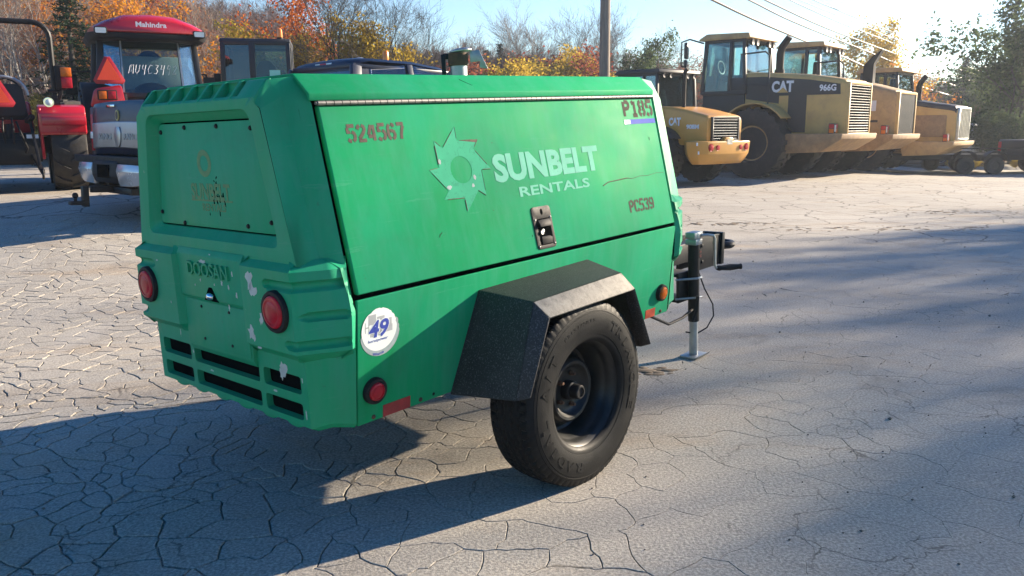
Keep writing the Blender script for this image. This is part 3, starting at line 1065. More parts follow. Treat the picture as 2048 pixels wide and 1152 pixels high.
# --- lower tub with its slots
yb = [-.478, -.445, -.238, -.212, .212, .238, .445, .478]
zb_ = [.088, .107, .161, .191, .249, .345]
tub = MB()
XR = -.952
for i in range(len(yb) - 1):
    for j in range(len(zb_) - 1):
        y0, y1, z0, z1 = yb[i], yb[i + 1], zb_[j], zb_[j + 1]
        hole = i in (1, 3, 5) and j in (1, 3)
        if not hole:
            tub.add([(XR, y0, z0), (XR, y1, z0), (XR, y1, z1), (XR, y0, z1)], [(0, 1, 2, 3)])
        else:
            f = rounded([(y0, z0), (y1, z0), (y1, z1), (y0, z1)], .012, 2)
            q, r_ = ring_pair(((y0 + y1) / 2, (z0 + z1) / 2), [[(y0, z0), (y1, z0), (y1, z1), (y0, z1)], f])
            tub.loft([[(XR, p.x, p.y) for p in q], [(XR, p.x, p.y) for p in r_], [(XR + .008, p.x, p.y) for p in r_], [(XR + .024, p.x, p.y + .002) for p in r_]], caps=False)
tub.add([(XR, -.478, .088), (XR, .478, .088), (XR + .03, .478, .070), (XR + .03, -.478, .070)], [(0, 1, 2, 3)])
for s in (-1, 1):
    tub.add([(XR, s * .478, .088), (XR, s * .478, .345), (-.89, s * .530, .345), (-.89, s * .503, .092),
             (-.827, s * .570, .345), (-.827, s * .541, .080), (-.92, s * .47, .070), (-.88, s * .49, .074), (-.827, s * .53, .066)],
            [(0, 1, 2, 3), (3, 2, 4, 5), (0, 3, 7, 6), (3, 5, 8, 7)])
bk_ = MB()
bk_.box(-.927, -.865, -.455, .455, .095, .255)  # added near-black box: the shade inside the slots is put into its colour
bk_.build('grille_dark_backing', 'core', comp, smooth=0)
tub.build('grille', 'green_cap', comp, bevel=.004, seg=2)
fx(tub).build('grille', 'green_cap', comp, bevel=.004, seg=2)
for k, y in enumerate((-.37, -.225, -.075, .075, .225, .37)):
    t_ = MB()
    t_.loft([[(-.938 + dx, y + .046 * math.cos(a) * (1 - dx * 3), .084 - .017 * max(0, math.sin(a))) for a in [PI * q / 8 for q in range(9)]] for dx in (0, .045)])
    t_.build('bumper_tab', 'green_cap', comp, bevel=.002)

# chipped paint: irregular flakes of bare primer
def flake(mb, c, u, v, ru, rv, seed, n_=15, h=.0006):
    rg_ = random.Random(seed)
    u, v, c = Vector(u), Vector(v), Vector(c)
    nrm = u.cross(v)
    ring = []
    for k in range(n_):
        a = 2 * PI * k / n_
        q = rg_.uniform(.45, 1.25)
        ring.append(c + u * (ru * q * math.cos(a)) + v * (rv * q * math.sin(a)))
    mb.loft([[p for p in ring], [p + nrm * h for p in ring]])
ry, rz_ = (0, -1, 0), (0, 0, 1)
for (x, y, z, a, b, s) in ((-.9921, -.278, .543, .018, .028, 1), (-.9921, -.292, .512, .018, .020, 2), (-.9921, -.259, .377, .016, .020, 3), (-.9921, -.275, .358, .008, .014, 4),
                           (-.9921, -.326, .424, .009, .016, 5), (-.9522, -.358, .262, .017, .022, 6), (-.9522, -.348, .245, .012, .020, 14),
                           (-.9762, .035, .572, .028, .007, 7), (-.9762, -.080, .510, .005, .009, 8),
                           (-.9762, -.120, .500, .004, .008, 9), (-.9702, -.10, .43, .004, .010, 10), (-.9762, -.165, .478, .004, .010, 11), (-.9762, .06, .508, .003, .006, 12), (-.9762, -.03, .500, .003, .004, 31), (-.9762, .10, .487, .003, .003, 32), (-.9762, -.02, .600, .004, .002, 33), (-.9762, -.15, .545, .003, .008, 34), (-.9922, -.30, .33, .010, .003, 35), (-.9922, .33, .555, .006, .002, 36), (-.9922, .26, .41, .003, .004, 37), (-.9522, -.46, .13, .003, .014, 38), (-.9522, .30, .285, .003, .012, 39), (-.9522, .10, .175, .010, .003, 40), (-.9522, -.30, .178, .012, .003, 41), (-.9522, .22, .225, .004, .006, 42), (-.9522, -.455, .24, .003, .007, 43)):
    ch = MB()
    flake(ch, (x, y, z), ry, rz_, a * 1.2, b * 1.2, s)
    ch.build('chipped_paint', 'chip', comp, smooth=0, weld=False)

# --- lights
def round_lamp(name, c, axis_u, axis_v, r_out, r_in, lens, parent, depth=.016, ring='black_plastic', lens2=None):
    u, v = Vector(axis_u).normalized(), Vector(axis_v).normalized()
    nrm = u.cross(v).normalized()
    mt = Matrix((u, v, nrm)).transposed().to_4x4()
    mt.translation = Vector(c)
    mb = MB()
    mb.lathe([(r_out, -.004), (r_out, depth * .45), (r_out * .95, depth * .75), (r_in * 1.05, depth * .8), (r_in, depth * .45)], 'z', n=40)
    o = link(name, mb.mesh(name, ring), parent, mtx=mt)
    l = MB()
    l.lathe([(r_in * 1.02, depth * .3), (r_in, depth * .82), (r_in * .93, depth * 1.02), (r_in * .80, depth * 1.10), (r_in * .78, depth * 1.00),
             (r_in * .66, depth * 1.02), (r_in * .62, depth * 1.10), (r_in * .3, depth * 1.20), (.0001, depth * 1.22)], 'z', n=40)
    l.build('lens', lens, o)
    return o
for s in (1, -1):
    round_lamp('tail_light', (-.992, s * .414, .460), (0, -1, 0), (0, 0, 1), .066, .050, 'red_lens', comp, depth=.018)
lp = Vector((0, W_ - WB, ZS - ZB)).normalized()      # up along the lower panel (y grows outward)
lpu = Vector((0, -lp.y, lp.z))
def L(x, z, h=0.0):
    y = -(WB + (W_ - WB) * (z - ZB) / (ZS - ZB))
    nrm = ex.cross(lpu)
    return Vector((x, y, z)) + nrm * h
round_lamp('side_marker', L(-.757, .173), ex, lpu, .044, .030, 'red_lens', comp, depth=.022)
round_lamp('side_marker', L(.940, .175), ex, lpu, .040, .029, 'amber', comp, depth=.022)
for (xa, xb, mm) in ((-.719, -.603, 'reflector'), (.826, .905, 'reflector_o')):
    rf = MB()
    q = [L(xa, .0695, 0), L(xb, .0695, 0), L(xb, .110, 0), L(xa, .110, 0)]
    rf.loft([q, [p + ex.cross(lpu) * .0015 for p in q]])
    rf.build('reflector_strip', mm, comp, smooth=0)
for x in (-.758, -.556, .955):
    b_ = MB()
    b_.sphere(L(x, .082), (.008, .006, .008), 10, 6)
    b_.build('bolt', 'rust', comp)
hole = MB()
c_ = L(-.496, .085, .0004)
hole.loft([[c_ + ex * (.006 * math.cos(a)) + lpu * (.006 * math.sin(a)) for a in [2 * PI * k / 12 for k in range(12)]],
           [c_ + ex.cross(lpu) * .0004 + ex * (.006 * math.cos(a)) + lpu * (.006 * math.sin(a)) for a in [2 * PI * k / 12 for k in range(12)]]])
hole.build('drain_hole', 'core', comp, smooth=0)

# --- the round 49 sticker (old sticker below, torn edge)
def disc(mb, c, u, v, r, h0, h1, n_=48, jag=0.0, seed=1, arc=None):
    rg_ = random.Random(seed)
    u, v, c = Vector(u), Vector(v), Vector(c)
    nn = u.cross(v)
    ring = []
    for k in range(n_):
        a = 2 * PI * k / n_
        q = 1 - (rg_.uniform(0, jag) if arc is None or arc[0] < a < arc[1] else 0)
        ring.append(c + (u * math.cos(a) + v * math.sin(a)) * (r * q))
    mb.loft([[p + nn * h0 for p in ring], [p + nn * h1 for p in ring]])
old = MB()
disc(old, L(-.731, .362), ex, lpu, .0785, .0003, .0008, 60, .16, 4, (-1, 3.2))
sticker = old.build('horsepower_sticker', 'sticker_grey', comp, smooth=0)
nw = MB()
disc(nw, L(-.735, .372), ex, lpu, .0705, .0010, .0014, 60, .055, 8, (0.0, 2.4))
nw.build('sticker_face', 'sticker', sticker, smooth=0)
gb = MB()
text_onto(gb, 'H', L(-.792, .369, .0015), ex, lpu, .016, .034, depth=.0002)
for (xa, z, w, h) in ((-.779, .392, .030, .032), (-.772, .352, .050, .016), (-.745, .402, .030, .012), (-.735, .358, .052, .022), (-.708, .372, .022, .030)):
    p = L(xa, z, .0015)
    q = [p, p + ex * w, p + ex * w + lpu * h, p + lpu * h]
    gb.loft([q, [k + ex.cross(lpu) * .0001 for k in q]])
gb.build('sticker_grey_print', 'grey_ink', sticker, smooth=0, weld=False)
wt = MB()
text_onto(wt, '49', L(-.783, .345, .0018), ex, lpu, .082, .062, bold=.065, depth=.0002, shear=.16)
wt.build('sticker_halo', 'sticker', sticker, smooth=0, weld=False)
for txt, o_, w_2, h_2, kw in (('49', L(-.781, .347, .0022), .078, .057, dict(bold=.030, shear=.16)), ('horsepower', L(-.781, .331, .0017), .078, .013, dict(shear=.16)),
                              ('Warra', L(-.762, .291, .0012), .045, .009, dict(bold=.02, curve=lambda x: -.004 * math.sin(x / .045 * PI)))):
    bl = MB()
    text_onto(bl, txt, o_, ex, lpu, w_2, h_2, depth=.0002, **kw)
    bl.build('sticker_lettering', 'blue_ink', sticker, smooth=0, weld=False)

# --- printing on the door (stencils, faded logo)
_up = lambda pts: [(4 - x, 7.3 - y) for x, y in pts]
GLYPH = {
    '5': [[(3.5, 6.85), (.55, 6.85)], [(.65, 6.1), (.65, 4.1), (1.7, 4.35)], [(2.3, 4.3), (3.1, 3.8), (3.45, 2.6), (3.2, 1.2), (2.4, .5)], [(1.7, .45), (1, .6), (.45, 1.3)]],
    '2': [[(.5, 5.3), (.8, 6.4), (1.6, 6.85)], [(2.3, 6.85), (3.2, 6.3), (3.4, 5.2), (2.8, 3.9), (1.8, 2.5), (.8, 1.3)], [(.45, .5), (3.6, .5)]],
    '4': [[(2.0, 6.9), (.55, 2.7)], [(.4, 2.1), (2.1, 2.1)], [(2.85, 6.9), (2.85, .2)]],
    '6': [[(3.3, 5.7), (2.9, 6.6), (2.2, 6.85)], [(1.5, 6.7), (.8, 5.8), (.6, 4.2), (.6, 2.3), (.9, 1.0), (1.6, .5)], [(2.3, .5), (3.1, 1.0), (3.45, 2.2), (3.1, 3.6), (2.2, 4.1), (1.5, 3.8)]],
    '7': [[(.4, 6.85), (3.5, 6.85)], [(3.2, 6.0), (2.5, 4.1), (2.0, 2.2), (1.8, .2)]],
    '1': [[(.9, 5.9), (1.9, 6.8)], [(2.25, 6.9), (2.25, 1.0)], [(1.0, .45), (3.4, .45)]],
    '8': [[(1.65, 6.85), (.9, 6.4), (.65, 5.5), (.95, 4.4), (1.65, 3.95)], [(2.35, 6.85), (3.1, 6.4), (3.35, 5.5), (3.05, 4.4), (2.35, 3.95)],
          [(1.6, 3.5), (.8, 2.9), (.5, 1.9), (.85, .9), (1.65, .45)], [(2.4, 3.5), (3.2, 2.9), (3.5, 1.9), (3.15, .9), (2.35, .45)]],
    '3': [[(.55, 5.6), (.9, 6.5), (1.7, 6.85)], [(2.3, 6.85), (3.1, 6.3), (3.3, 5.2), (2.8, 4.2), (1.8, 3.8)], [(2.7, 3.6), (3.4, 2.8), (3.4, 1.5), (2.9, .7), (2.3, .45)], [(1.7, .45), (.9, .8), (.5, 1.7)]],
    'P': [[(.65, .2), (.65, 6.9)], [(1.4, 6.85), (2.7, 6.7), (3.4, 5.8), (3.4, 4.8), (2.7, 3.8), (1.4, 3.6)]],
    'C': [[(3.4, 5.3), (3.1, 6.4), (2.4, 6.85)], [(1.7, 6.85), (.9, 6.3), (.6, 5), (.6, 2.3), (.9, 1.0), (1.7, .45)], [(2.4, .45), (3.1, .9), (3.4, 2.0)]],
}
GLYPH['9'] = [_up(p) for p in GLYPH['6']]
def stencil(mb, s, o, w, h, cuts, tw=1.15):
    """stencilled characters drawn as separate strokes with bridges between them"""
    cw = w / len(s)
    for k, chr_ in enumerate(s):
        for pl_ in GLYPH[chr_]:
            P = [Vector((cw * (k + .02 + .94 * x / 4.0), h * y / 7.3)) for x, y in pl_]
            half = tw * cw / 4.0 * .5
            Lf, Rt = [], []
            for i, p in enumerate(P):
                a_ = P[max(0, i - 1)]; b_ = P[min(len(P) - 1, i + 1)]
                t = (b_ - a_).normalized()
                n_ = Vector((-t.y, t.x)) * half
                Lf.append(p + n_); Rt.append(p - n_)
            for hh in (0,):
                mb.loft([[Vector(o) + ex * q.x + vd * q.y for q in Lf], [Vector(o) + ex * q.x + vd * q.y for q in Rt]], caps=False, closed=False)
for args in (('524567', D(-.733, .474, .0008), .240, .054), ('P185', D(.765, .510, .0008), .240, .070), ('PC539', D(.676, .094, .0008), .196, .054)):
    st = MB()
    stencil(st, *args, (.5,))
    st.build('stencilled_number', 'stencil', door, smooth=0, weld=False)
vt = MB()
q = [D(.758, .476), D(1.006, .476), D(1.006, .497), D(.764, .497)]
vt.loft([[p + nd * .0004 for p in q], [p + nd * .0008 for p in q]])
tape = vt.build('violet_stripe', 'violet_tape', door, smooth=0)
vw = MB()
for xa, w in ((.760, .014), (.779, .008), (.792, .005), (.803, .003)):
    q = [D(xa, .477), D(xa + w, .477), D(xa + w, .496), D(xa, .496)]
    vw.loft([[p + nd * .0010 for p in q], [p + nd * .0013 for p in q]])
vw.build('stripe_end', 'white', tape, smooth=0)

star = [(-.271, .507), (-.273, .457), (-.169, .457), (-.200, .425), (-.129, .348), (-.180, .350), (-.180, .256), (-.215, .278), (-.288, .208),
        (-.288, .258), (-.385, .261), (-.357, .289), (-.426, .365), (-.379, .370), (-.380, .463), (-.346, .435)]
hole_ = [(-.278 + .051 * math.cos(a), .356 + .048 * math.sin(a)) for a in [2 * PI * k / 24 for k in range(24)]]
so, si = ring_pair((-.278, .356), [star, hole_])
sg_ = MB()
sg_.loft([[D(p.x, p.y, .0004) for p in so], [D(p.x, p.y, .0008) for p in so], [D(p.x, p.y, .0008) for p in si], [D(p.x, p.y, .0004) for p in si]], caps=False)
logo = sg_.build('sunburst_emblem', 'print_star', door, smooth=0)
eg = MB()
rg = random.Random(9)
for k in range(len(star)):
    if k in (7, 10): continue
    a, b = Vector(star[k]), Vector(star[(k + 1) % len(star)])
    t0, t1 = rg.uniform(0, .15), rg.uniform(.75, 1)
    p, q = a.lerp(b, t0), a.lerp(b, t1)
    eg.tube([D(p.x, p.y, .0008), D(q.x, q.y, .0008)], rg.uniform(.0007, .0016), 5)
q = [D(-.262, .457), D(-.169, .457), D(-.178, .446), D(-.205, .450)]
eg.loft([[p + nd * .0009 for p in q], [p + nd * .0012 for p in q]])
eg.build('emblem_edge', 'print_edge', logo, smooth=0)
fl = MB()
for (x, v, a, b, s) in ((-.372, .388, .009, .012, 21), (-.350, .301, .012, .009, 22), (-.222, .325, .008, .013, 23), (-.236, .297, .008, .008, 24)):
    rg_ = random.Random(s)
    ring = [D(x + a * rg_.uniform(.5, 1.1) * math.cos(t), v + b * rg_.uniform(.5, 1.1) * math.sin(t), .0009) for t in [2 * PI * k / 9 for k in range(9)]]
    fl.loft([ring, [p + nd * .0003 for p in ring]])
fl.build('emblem_flake', 'sticker_grey', logo, smooth=0)
tx = MB()
text_onto(tx, 'SUNBELT', D(-.118, .294, .0005), ex, vd, .640, .105, bold=.045, depth=.0005)
tx.build('company_lettering', 'print_pale', door, smooth=0, weld=False)
tx = MB()
text_onto(tx, 'RENTALS', D(-.003, .232, .0005), ex, vd, .432, .038, bold=.024, depth=.0005)
for k, x in enumerate([-.003 + .432 * t for t in (0.01, .085, .155, .235, .30, .385, .45, .60, .66, .76, .84)]):
    pass
tx.build('company_lettering', 'print_pale', door, smooth=0, weld=False)
# long scratch
sr = MB()
pts = [(.519, .228), (.56, .240), (.64, .243), (.70, .246), (.738, .240), (.80, .247), (.86, .243), (.93, .250), (1.0, .247)]
sr.tube([D(x, v, .0004) for x, v in pts[:4]], .0022, 5)
sr.tube([D(x, v, .0003) for x, v in pts[3:]], [.0016, .0010, .0009, .0010, .0008, .0006], 5)
for (x, v, l, a) in ((-.44, .14, .012, 1.1), (-.43, .15, .006, .9), (.06, .09, .010, 1.0), (.02, .08, .006, 1.2), (.93, .40, .014, 1.5), (-.10, .44, .004, .3), (-.16, .20, .003, .5)):
    sr.tube([D(x, v, .0003), D(x + l * math.cos(a), v + l * math.sin(a), .0003)], .0012, 4)
sr.build('scratch', 'print_edge', door, smooth=0)
s2 = MB()
s2.tube([(-.17, -.415, 1.1405), (-.13, -.440, 1.1185)], .0009, 4)
s2.build('roof_scratch', 'core', comp, smooth=0)

# --- door latch
lt = MB()
rr_ = rounded([(.037, .026), (.147, .026), (.147, .187), (.037, .187)], .016, 4)
hw = rounded([(.056, .040), (.131, .040), (.131, .140), (.056, .140)], .006, 2)
a_, b__ = ring_pair((.093, .092), [rr_, hw])
lt.loft([[D(p.x, p.y, .0002) for p in a_], [D(p.x, p.y, .0035) for p in a_], [D(p.x, p.y, .0035) for p in b__], [D(p.x, p.y, -.018) for p in b__]], caps=False)
latch = lt.build('latch', 'black_plastic', door, bevel=.001)
w_ = MB()
q = [D(p[0], p[1]) for p in hw]
w_.loft([[p + nd * .0005 for p in q], [p + nd * .0012 for p in q]])
w_.build('latch_well', 'core', latch, smooth=0)
pd = MB()
pd.loft([[D(x, v, h) for x, v, h in ((.060, .137, .001), (.128, .137, .001), (.128, .137, .006), (.060, .137, .006))],
         [D(x, v, h) for x, v, h in ((.060, .121, .001), (.128, .121, .001), (.128, .121, .014), (.060, .121, .014))],
         [D(x, v, h) for x, v, h in ((.061, .108, .004), (.127, .108, .004), (.127, .108, .015), (.061, .108, .015))]])
pd.build('paddle', 'black_plastic', latch, bevel=.002)
p2 = MB()
p2.loft([[D(x, v, h) for x, v, h in ((.064, .043, .001), (.125, .043, .001), (.125, .043, .006), (.064, .043, .006))],
         [D(x, v, h) for x, v, h in ((.064, .066, .001), (.125, .066, .001), (.125, .066, .009), (.064, .066, .009))],
         [D(x, v, h) for x, v, h in ((.066, .073, .001), (.112, .073, .001), (.112, .073, .006), (.066, .073, .006))]])
p2.build('catch', 'black_plastic', latch, bevel=.0015)
lk = MB()
lk.cyl(D(.070, .088, .001), D(.070, .088, .010), .008, 14)
lk.cyl(D(.082, .095, .001), D(.082, .095, .007), .006, 12)
lk.build('lock', 'steel', latch)
ov = MB()
c0 = D(.093, .166, .0036)
ov.loft([[c0 + ex * (.007 * math.cos(a)) + vd * (.0115 * math.sin(a)) + nd * h for a in [2 * PI * k / 16 for k in range(16)]] for h in (0, .0004)])
ov.build('key_cover', 'core', latch, smooth=0)
for x, v in ((.048, .138), (.139, .142), (.046, .036), (.138, .040)):
    b_ = MB()
    b_.sphere(D(x, v, .0035), .0038, 10, 6)
    b_.build('rivet', 'steel', latch)

# --- fenders
def fender(sg):
    I = [(-.416, .058), (-.292, .415), (.346, .426), (.46, .058)]
    T = [(-.385, .080), (-.275, .398), (.238, .412), (.372, .090)]
    Lp = [(-.362, .094), (-.248, .344), (.263, .350), (.370, .108)]
    def yin(z): return -(WB + (W_ - WB) * (z - ZB) / (ZS - ZB)) - .001
    def P(p, y): return (p[0], y, p[1])
    r0 = [P(p, yin(p[1])) for p in I]
    r1 = [P(p, -.815) for p in T]
    r2 = [P(p, -.862) for p in Lp]
    def inn(p, q=.010):
        c = (0, .12)
        d = Vector((p[0] - c[0], p[2] - c[1]))
        d = d * (1 - q / d.length)
        return (c[0] + d.x, p[1] + (.0 if p[1] > -.8 else .006), c[1] + d.y)
    mb = MB()
    rings = [r0, r1]
    mb.loft(rings, caps=False, closed=False)
    mb.loft([[inn(p) for p in r] for r in rings], caps=False, closed=False)
    for k in (0, -1):
        mb.add([r0[k], r1[k], inn(r1[k]), inn(r0[k])], [(0, 1, 2, 3)])
    def strip(k0, k1):
        lip = MB()
        a_, b_ = r1[k0:k1], r2[k0:k1]
        lip.loft([a_, b_], caps=False, closed=False)
        lip.loft([[inn(p) for p in a_], [inn(p) for p in b_]], caps=False, closed=False)
        lip.loft([b_, [inn(p) for p in b_]], caps=False, closed=False)
        lip.loft([a_, [inn(p) for p in a_]], caps=False, closed=False)
        for k in (0, -1):
            lip.add([a_[k], b_[k], inn(b_[k]), inn(a_[k])], [(0, 1, 2, 3)])
        if sg > 0: lip.v = [(x, -y, z) for x, y, z in lip.v]
        return lip
    if sg > 0: mb.v = [(x, -y, z) for x, y, z in mb.v]
    f = mb.build('fender', 'fender', comp, bevel=.018, seg=4, smooth=40)
    strip(1, 3).build('fender_lip', 'fender_dust_sunlit', f, bevel=.004, seg=2)  # only the top strip gets the painted sunlit dust; end strips stay dark
    strip(0, 2).build('fender_skirt', 'fender', f, bevel=.004, seg=2)
    strip(2, 4).build('fender_skirt', 'fender', f, bevel=.004, seg=2)
    # end skirts hang behind the lip
    return f
fender(-1); fender(1)

# --- wheels
def hero_tyre():
    RR, HW = .348, .102
    NU = 300
    prof = []     # (r, y) from outer bead to inner bead, y<0 outer
    side = [(.196, -.078), (.203, -.088), (.212, -.0925), (.222, -.094), (.2225, -.0955), (.240, -.1005), (.262, -.103), (.285, -.1020), (.303, -.0985), (.3035, -.0975), (.309, -.0965), (.3095, -.0975), (.316, -.0955), (.3165, -.0945), (.326, -.0915), (.335, -.0875), (.341, -.083)]
    NT = 46
    tread = [(.3425 + .0055 * (1 - (abs(-1 + 2 * k / (NT - 1))) ** 2.2), -.080 + .160 * k / (NT - 1)) for k in range(NT)]
    prof = side + tread + [(r, -y) for r, y in reversed(side)]
    ns = len(side)
    def dep(u, i):
        r, y = prof[i]
        th = u * 2 * PI
        if i < ns or i >= ns + NT:
            if r > .3165:   # shoulder lugs
                ph = (u * 64) % 1
                return .005 if ph < .22 else 0
            return 0
        # ribs
        d = 0
        zig = .0045 * (abs(((u * 64) % 1) * 2 - 1) * 2 - 1)
        for yc, w in ((-.050, .0042), (-.019, .0040), (.019, .0040), (.050, .0042)):
            if abs(y - yc - zig) < w: d = .0075
        ph = (u * 64 + (0.5 if y > 0 else 0) + y * 9) % 1
        if abs(y) > .054:
            if ph < .20: d = max(d, .0065)
        elif abs(y) > .022:
            if ph < .13: d = max(d, .004)
        else:
            if (u * 64 + y * 14) % 1 < .10: d = max(d, .003)
        return d
    mb = MB()
    nv = len(prof)
    def pt(i, j):
        u = i / NU
        r, y = prof[j]
        a = 2 * PI * u
        r -= dep(u, j)
        z = r * math.cos(a)
        z = max(z, -.343)
        return (r * math.sin(a), y, z)
    vs_ = [pt(i, j) for i in range(NU) for j in range(nv)]
    fs = [(i * nv + j, ((i + 1) % NU) * nv + j, ((i + 1) % NU) * nv + j + 1, i * nv + j + 1) for i in range(NU) for j in range(nv - 1)]
    mb.add(vs_, fs)
    return mb

def ring_text(mb, s, a0, a1, r, h, yw, depth=.0012, bold=.02, wf=.8):
    n_ = len(s)
    for k, chr_ in enumerate(s):
        if chr_ == ' ': continue
        a = math.radians(a0 + (a1 - a0) * (k + .5) / n_)
        step = math.radians(abs(a1 - a0) / n_) * r
        up = Vector((math.sin(a), 0, math.cos(a)))
        rt = Vector((math.cos(a), 0, -math.sin(a)))
        w = step * (wf if chr_ not in 'I/1' else wf * .4)
        o = up * (r - h / 2) - rt * (w / 2) + Vector((0, yw, 0))
        text_onto(mb, chr_, o, rt, up, w, h, bold=bold, depth=depth)

tyre_me = hero_tyre().mesh('tyre', 'rubber', smooth=38)
lett_mes = []
for args, kw in ((('RADIAL A/T', 192, 316, .268, .034, -.1028), dict(bold=.035)), (('TRIANGLE', 28, 118, .268, .034, -.1028), dict(bold=.035)),
                 (('P215/75R15', -32, 8, .276, .012, -.1024), dict(depth=.0008))):
    lett = MB()
    ring_text(lett, *args, **kw)
    lett_mes.append(lett.mesh('sidewall_lettering', 'rubber', smooth=0, weld=False))
rim = MB()
rim.lathe([(.199, -.080), (.207, -.0835), (.2085, -.080), (.204, -.076), (.194, -.070), (.188, -.058), (.184, -.054), (.182, -.040), (.176, -.030), (.166, -.015),
           (.162, .012), (.159, .034), (.150, .040), (.138, .036), (.129, .022), (.124, .000), (.119, -.012), (.111, -.018), (.101, -.016), (.093, -.006), (.086, .004), (.076, .009), (.040, .011), (.0001, .011)], 'y', n=64, caps=False)
rim_me = rim.mesh('rim', 'rim_black', smooth=40)
hub = MB()
hub.lathe([(.038, .014), (.038, -.012), (.034, -.020), (.028, -.022), (.026, -.052), (.023, -.056), (.018, -.056), (.017, -.050), (.0001, -.050)], 'y', n=28)
hub_me = hub.mesh('hub', 'black_metal')
nut = MB()
nut.lathe([(.0095, .012), (.0095, -.003), (.006, -.005), (.006, -.013), (.0001, -.014)], 'y', n=6)
nut_me = nut.mesh('lug_nut', 'rust', smooth=0)
for sg in (-1, 1):
    w = bpy.data.objects.new('wheel', None)
    COL.objects.link(w)
    w.parent = comp
    w.location = (0, sg * .738, 0)
    w.rotation_euler = (0, 0, 0 if sg < 0 else PI)
    ty = link('tyre', tyre_me, w)
    # lettering and nuts are welded/bolted pieces of the wheel
    for lm_ in lett_mes: link('sidewall_lettering', lm_, w)
    link('rim', rim_me, w)
    link('hub', hub_me, w)
    for k in range(5):
        a = 2 * PI * k / 5 + .35
        link('lug_nut', nut_me, w, loc=(.062 * math.sin(a), 0, .062 * math.cos(a)))
ax_ = MB()
ax_.box(-.04, .04, -.70, .70, -.04, .04)
ax_.build('axle', 'black_metal', comp, bevel=.006)

# --- drawbar, coupling, jack
db = MB()
db.box(.90, 2.22, -.05, .05, .10, .215)
db.build('drawbar', 'black_metal', comp, bevel=.006)
dp = MB()
dp.prism([(2.10, .03), (2.44, .03), (2.46, .222), (2.12, .245)], 'xz', -.062, -.048)
dp.prism([(2.10, .03), (2.44, .03), (2.46, .222), (2.12, .245)], 'xz', .048, .062)
dp.prism([(2.42, .03), (2.46, .03), (2.475, .230), (2.44, .230)], 'xz', -.075, .075)
for x in (2.20, 2.36):
    for z in (.08, .18):
        dp.cyl((x, -.07, z), (x, .07, z), .012, 8)
dp.build('coupling_channel', 'black_metal', comp, bevel=.004)
pr_ = MB()
pr_.tube([(2.57 + .062 * math.cos(a), .062 * math.sin(a), .135) for a in [2 * PI * k / 28 for k in range(29)]], .024, 10, caps=False)
pr_.cyl((2.45, 0, .135), (2.52, 0, .135), .026, 12)
pr_.build('towing_eye', 'black_metal', comp)
JX, JY = 1.772, -.25
jk = MB()
jk.lathe([(.030, -.178), (.0315, -.176), (.0315, .262), (.030, .264)], 'z', (JX, JY, 0), 24)
jack = jk.build('parking_jack', 'black_metal', comp)
j2 = MB()
j2.lathe([(.0245, -.372), (.0245, -.15)], 'z', (JX, JY, 0), 20)
j2.build('inner_tube', 'galv', jack)
j3 = MB()
j3.prism(rounded([(JX - .070, JY - .052), (JX + .070, JY - .052), (JX + .070, JY + .052), (JX - .070, JY + .052)], .008, 2), 'xy', -.385, -.374)
j3.prism([(JY - .06, -.374), (JY - .052, -.374), (JY - .052, -.385), (JY - .064, -.366)], 'yz', JX - .07, JX + .07)
j3.build('foot_plate', 'galv', jack, bevel=.002)
j4 = MB()
j4.box(JX - .036, JX + .036, JY - .034, JY + .034, .262, .292)
j4.lathe([(.030, 0), (.034, .002), (.034, .036), (.024, .040), (.0001, .040)], 'z', (JX, JY, .290), 24)
j4.box(JX - .042, JX + .048, JY - .030, JY + .030, .300, .332)
j4.build('gear_head', 'galv', jack, bevel=.004)
for z in (.075, -.035):
    u = MB()
    u.tube([(JX - .12, JY + .045, z), (JX - .02, JY - .035, z), (JX + .02, JY - .038, z), (JX + .040, JY + .01, z), (JX + .03, JY + .12, z)], .006, 8)
    u.build('jack_clamp', 'galv', jack)
br_ = MB()
br_.box(JX - .11, JX + .06, JY + .032, JY + .048, -.06, .11)
br_.box(JX - .10, JX + .06, JY + .040, -.045, .085, .10)
br_.box(JX - .10, JX + .06, JY + .040, -.045, -.06, -.045)
br_.build('jack_bracket', 'black_metal', jack, bevel=.003)
ck = MB()
ck.tube([(JX + .03, JY - .03, .312), (JX + .055, JY - .055, .312), (JX + .085, JY - .075, .306), (JX + .092, JY - .08, .285), (JX + .092, JY - .082, .14), (JX + .096, JY - .086, .122), (JX + .115, JY - .098, .118)], .008, 10)
ck.build('crank', 'steel', jack)
hd = MB()
hd.tube([(JX + .10, JY - .090, .120), (JX + .112, JY - .098, .118), (JX + .125, JY - .106, .118), (JX + .17, JY - .135, .117), (JX + .215, JY - .163, .116), (JX + .228, JY - .172, .116)], [.012, .016, .0135, .019, .014, .017], 14)
hd.build('crank_handle', 'black_plastic', jack)
lb = MB()
lb.box(JX + .005, JX + .0315, JY - .0325, JY - .0300, .185, .235)
lb.build('jack_label', 'stencil', jack, smooth=0)
lb2 = MB()
text_onto(lb2, 'LA', (JX + .008, JY - .0328, .216), ex, (0, 0, 1), .020, .010, depth=.0003)
lb2.box(JX + .008, JX + .028, JY - .0329, JY - .0326, .192, .194).box(JX + .008, JX + .028, JY - .0329, JY - .0326, .200, .202)
lb2.build('jack_label_print', 'reflector', jack, smooth=0, weld=False)
cb = MB()
cb.tube([(1.13, -.30, .02), (1.25, -.31, -.04), (1.42, -.30, -.115), (1.60, -.28, -.12), (1.72, -.27, -.10)], .008, 8)
cb.tube([(1.70, -.285, -.16), (1.72, -.30, -.10), (1.73, -.30, -.02)], .010, 8)
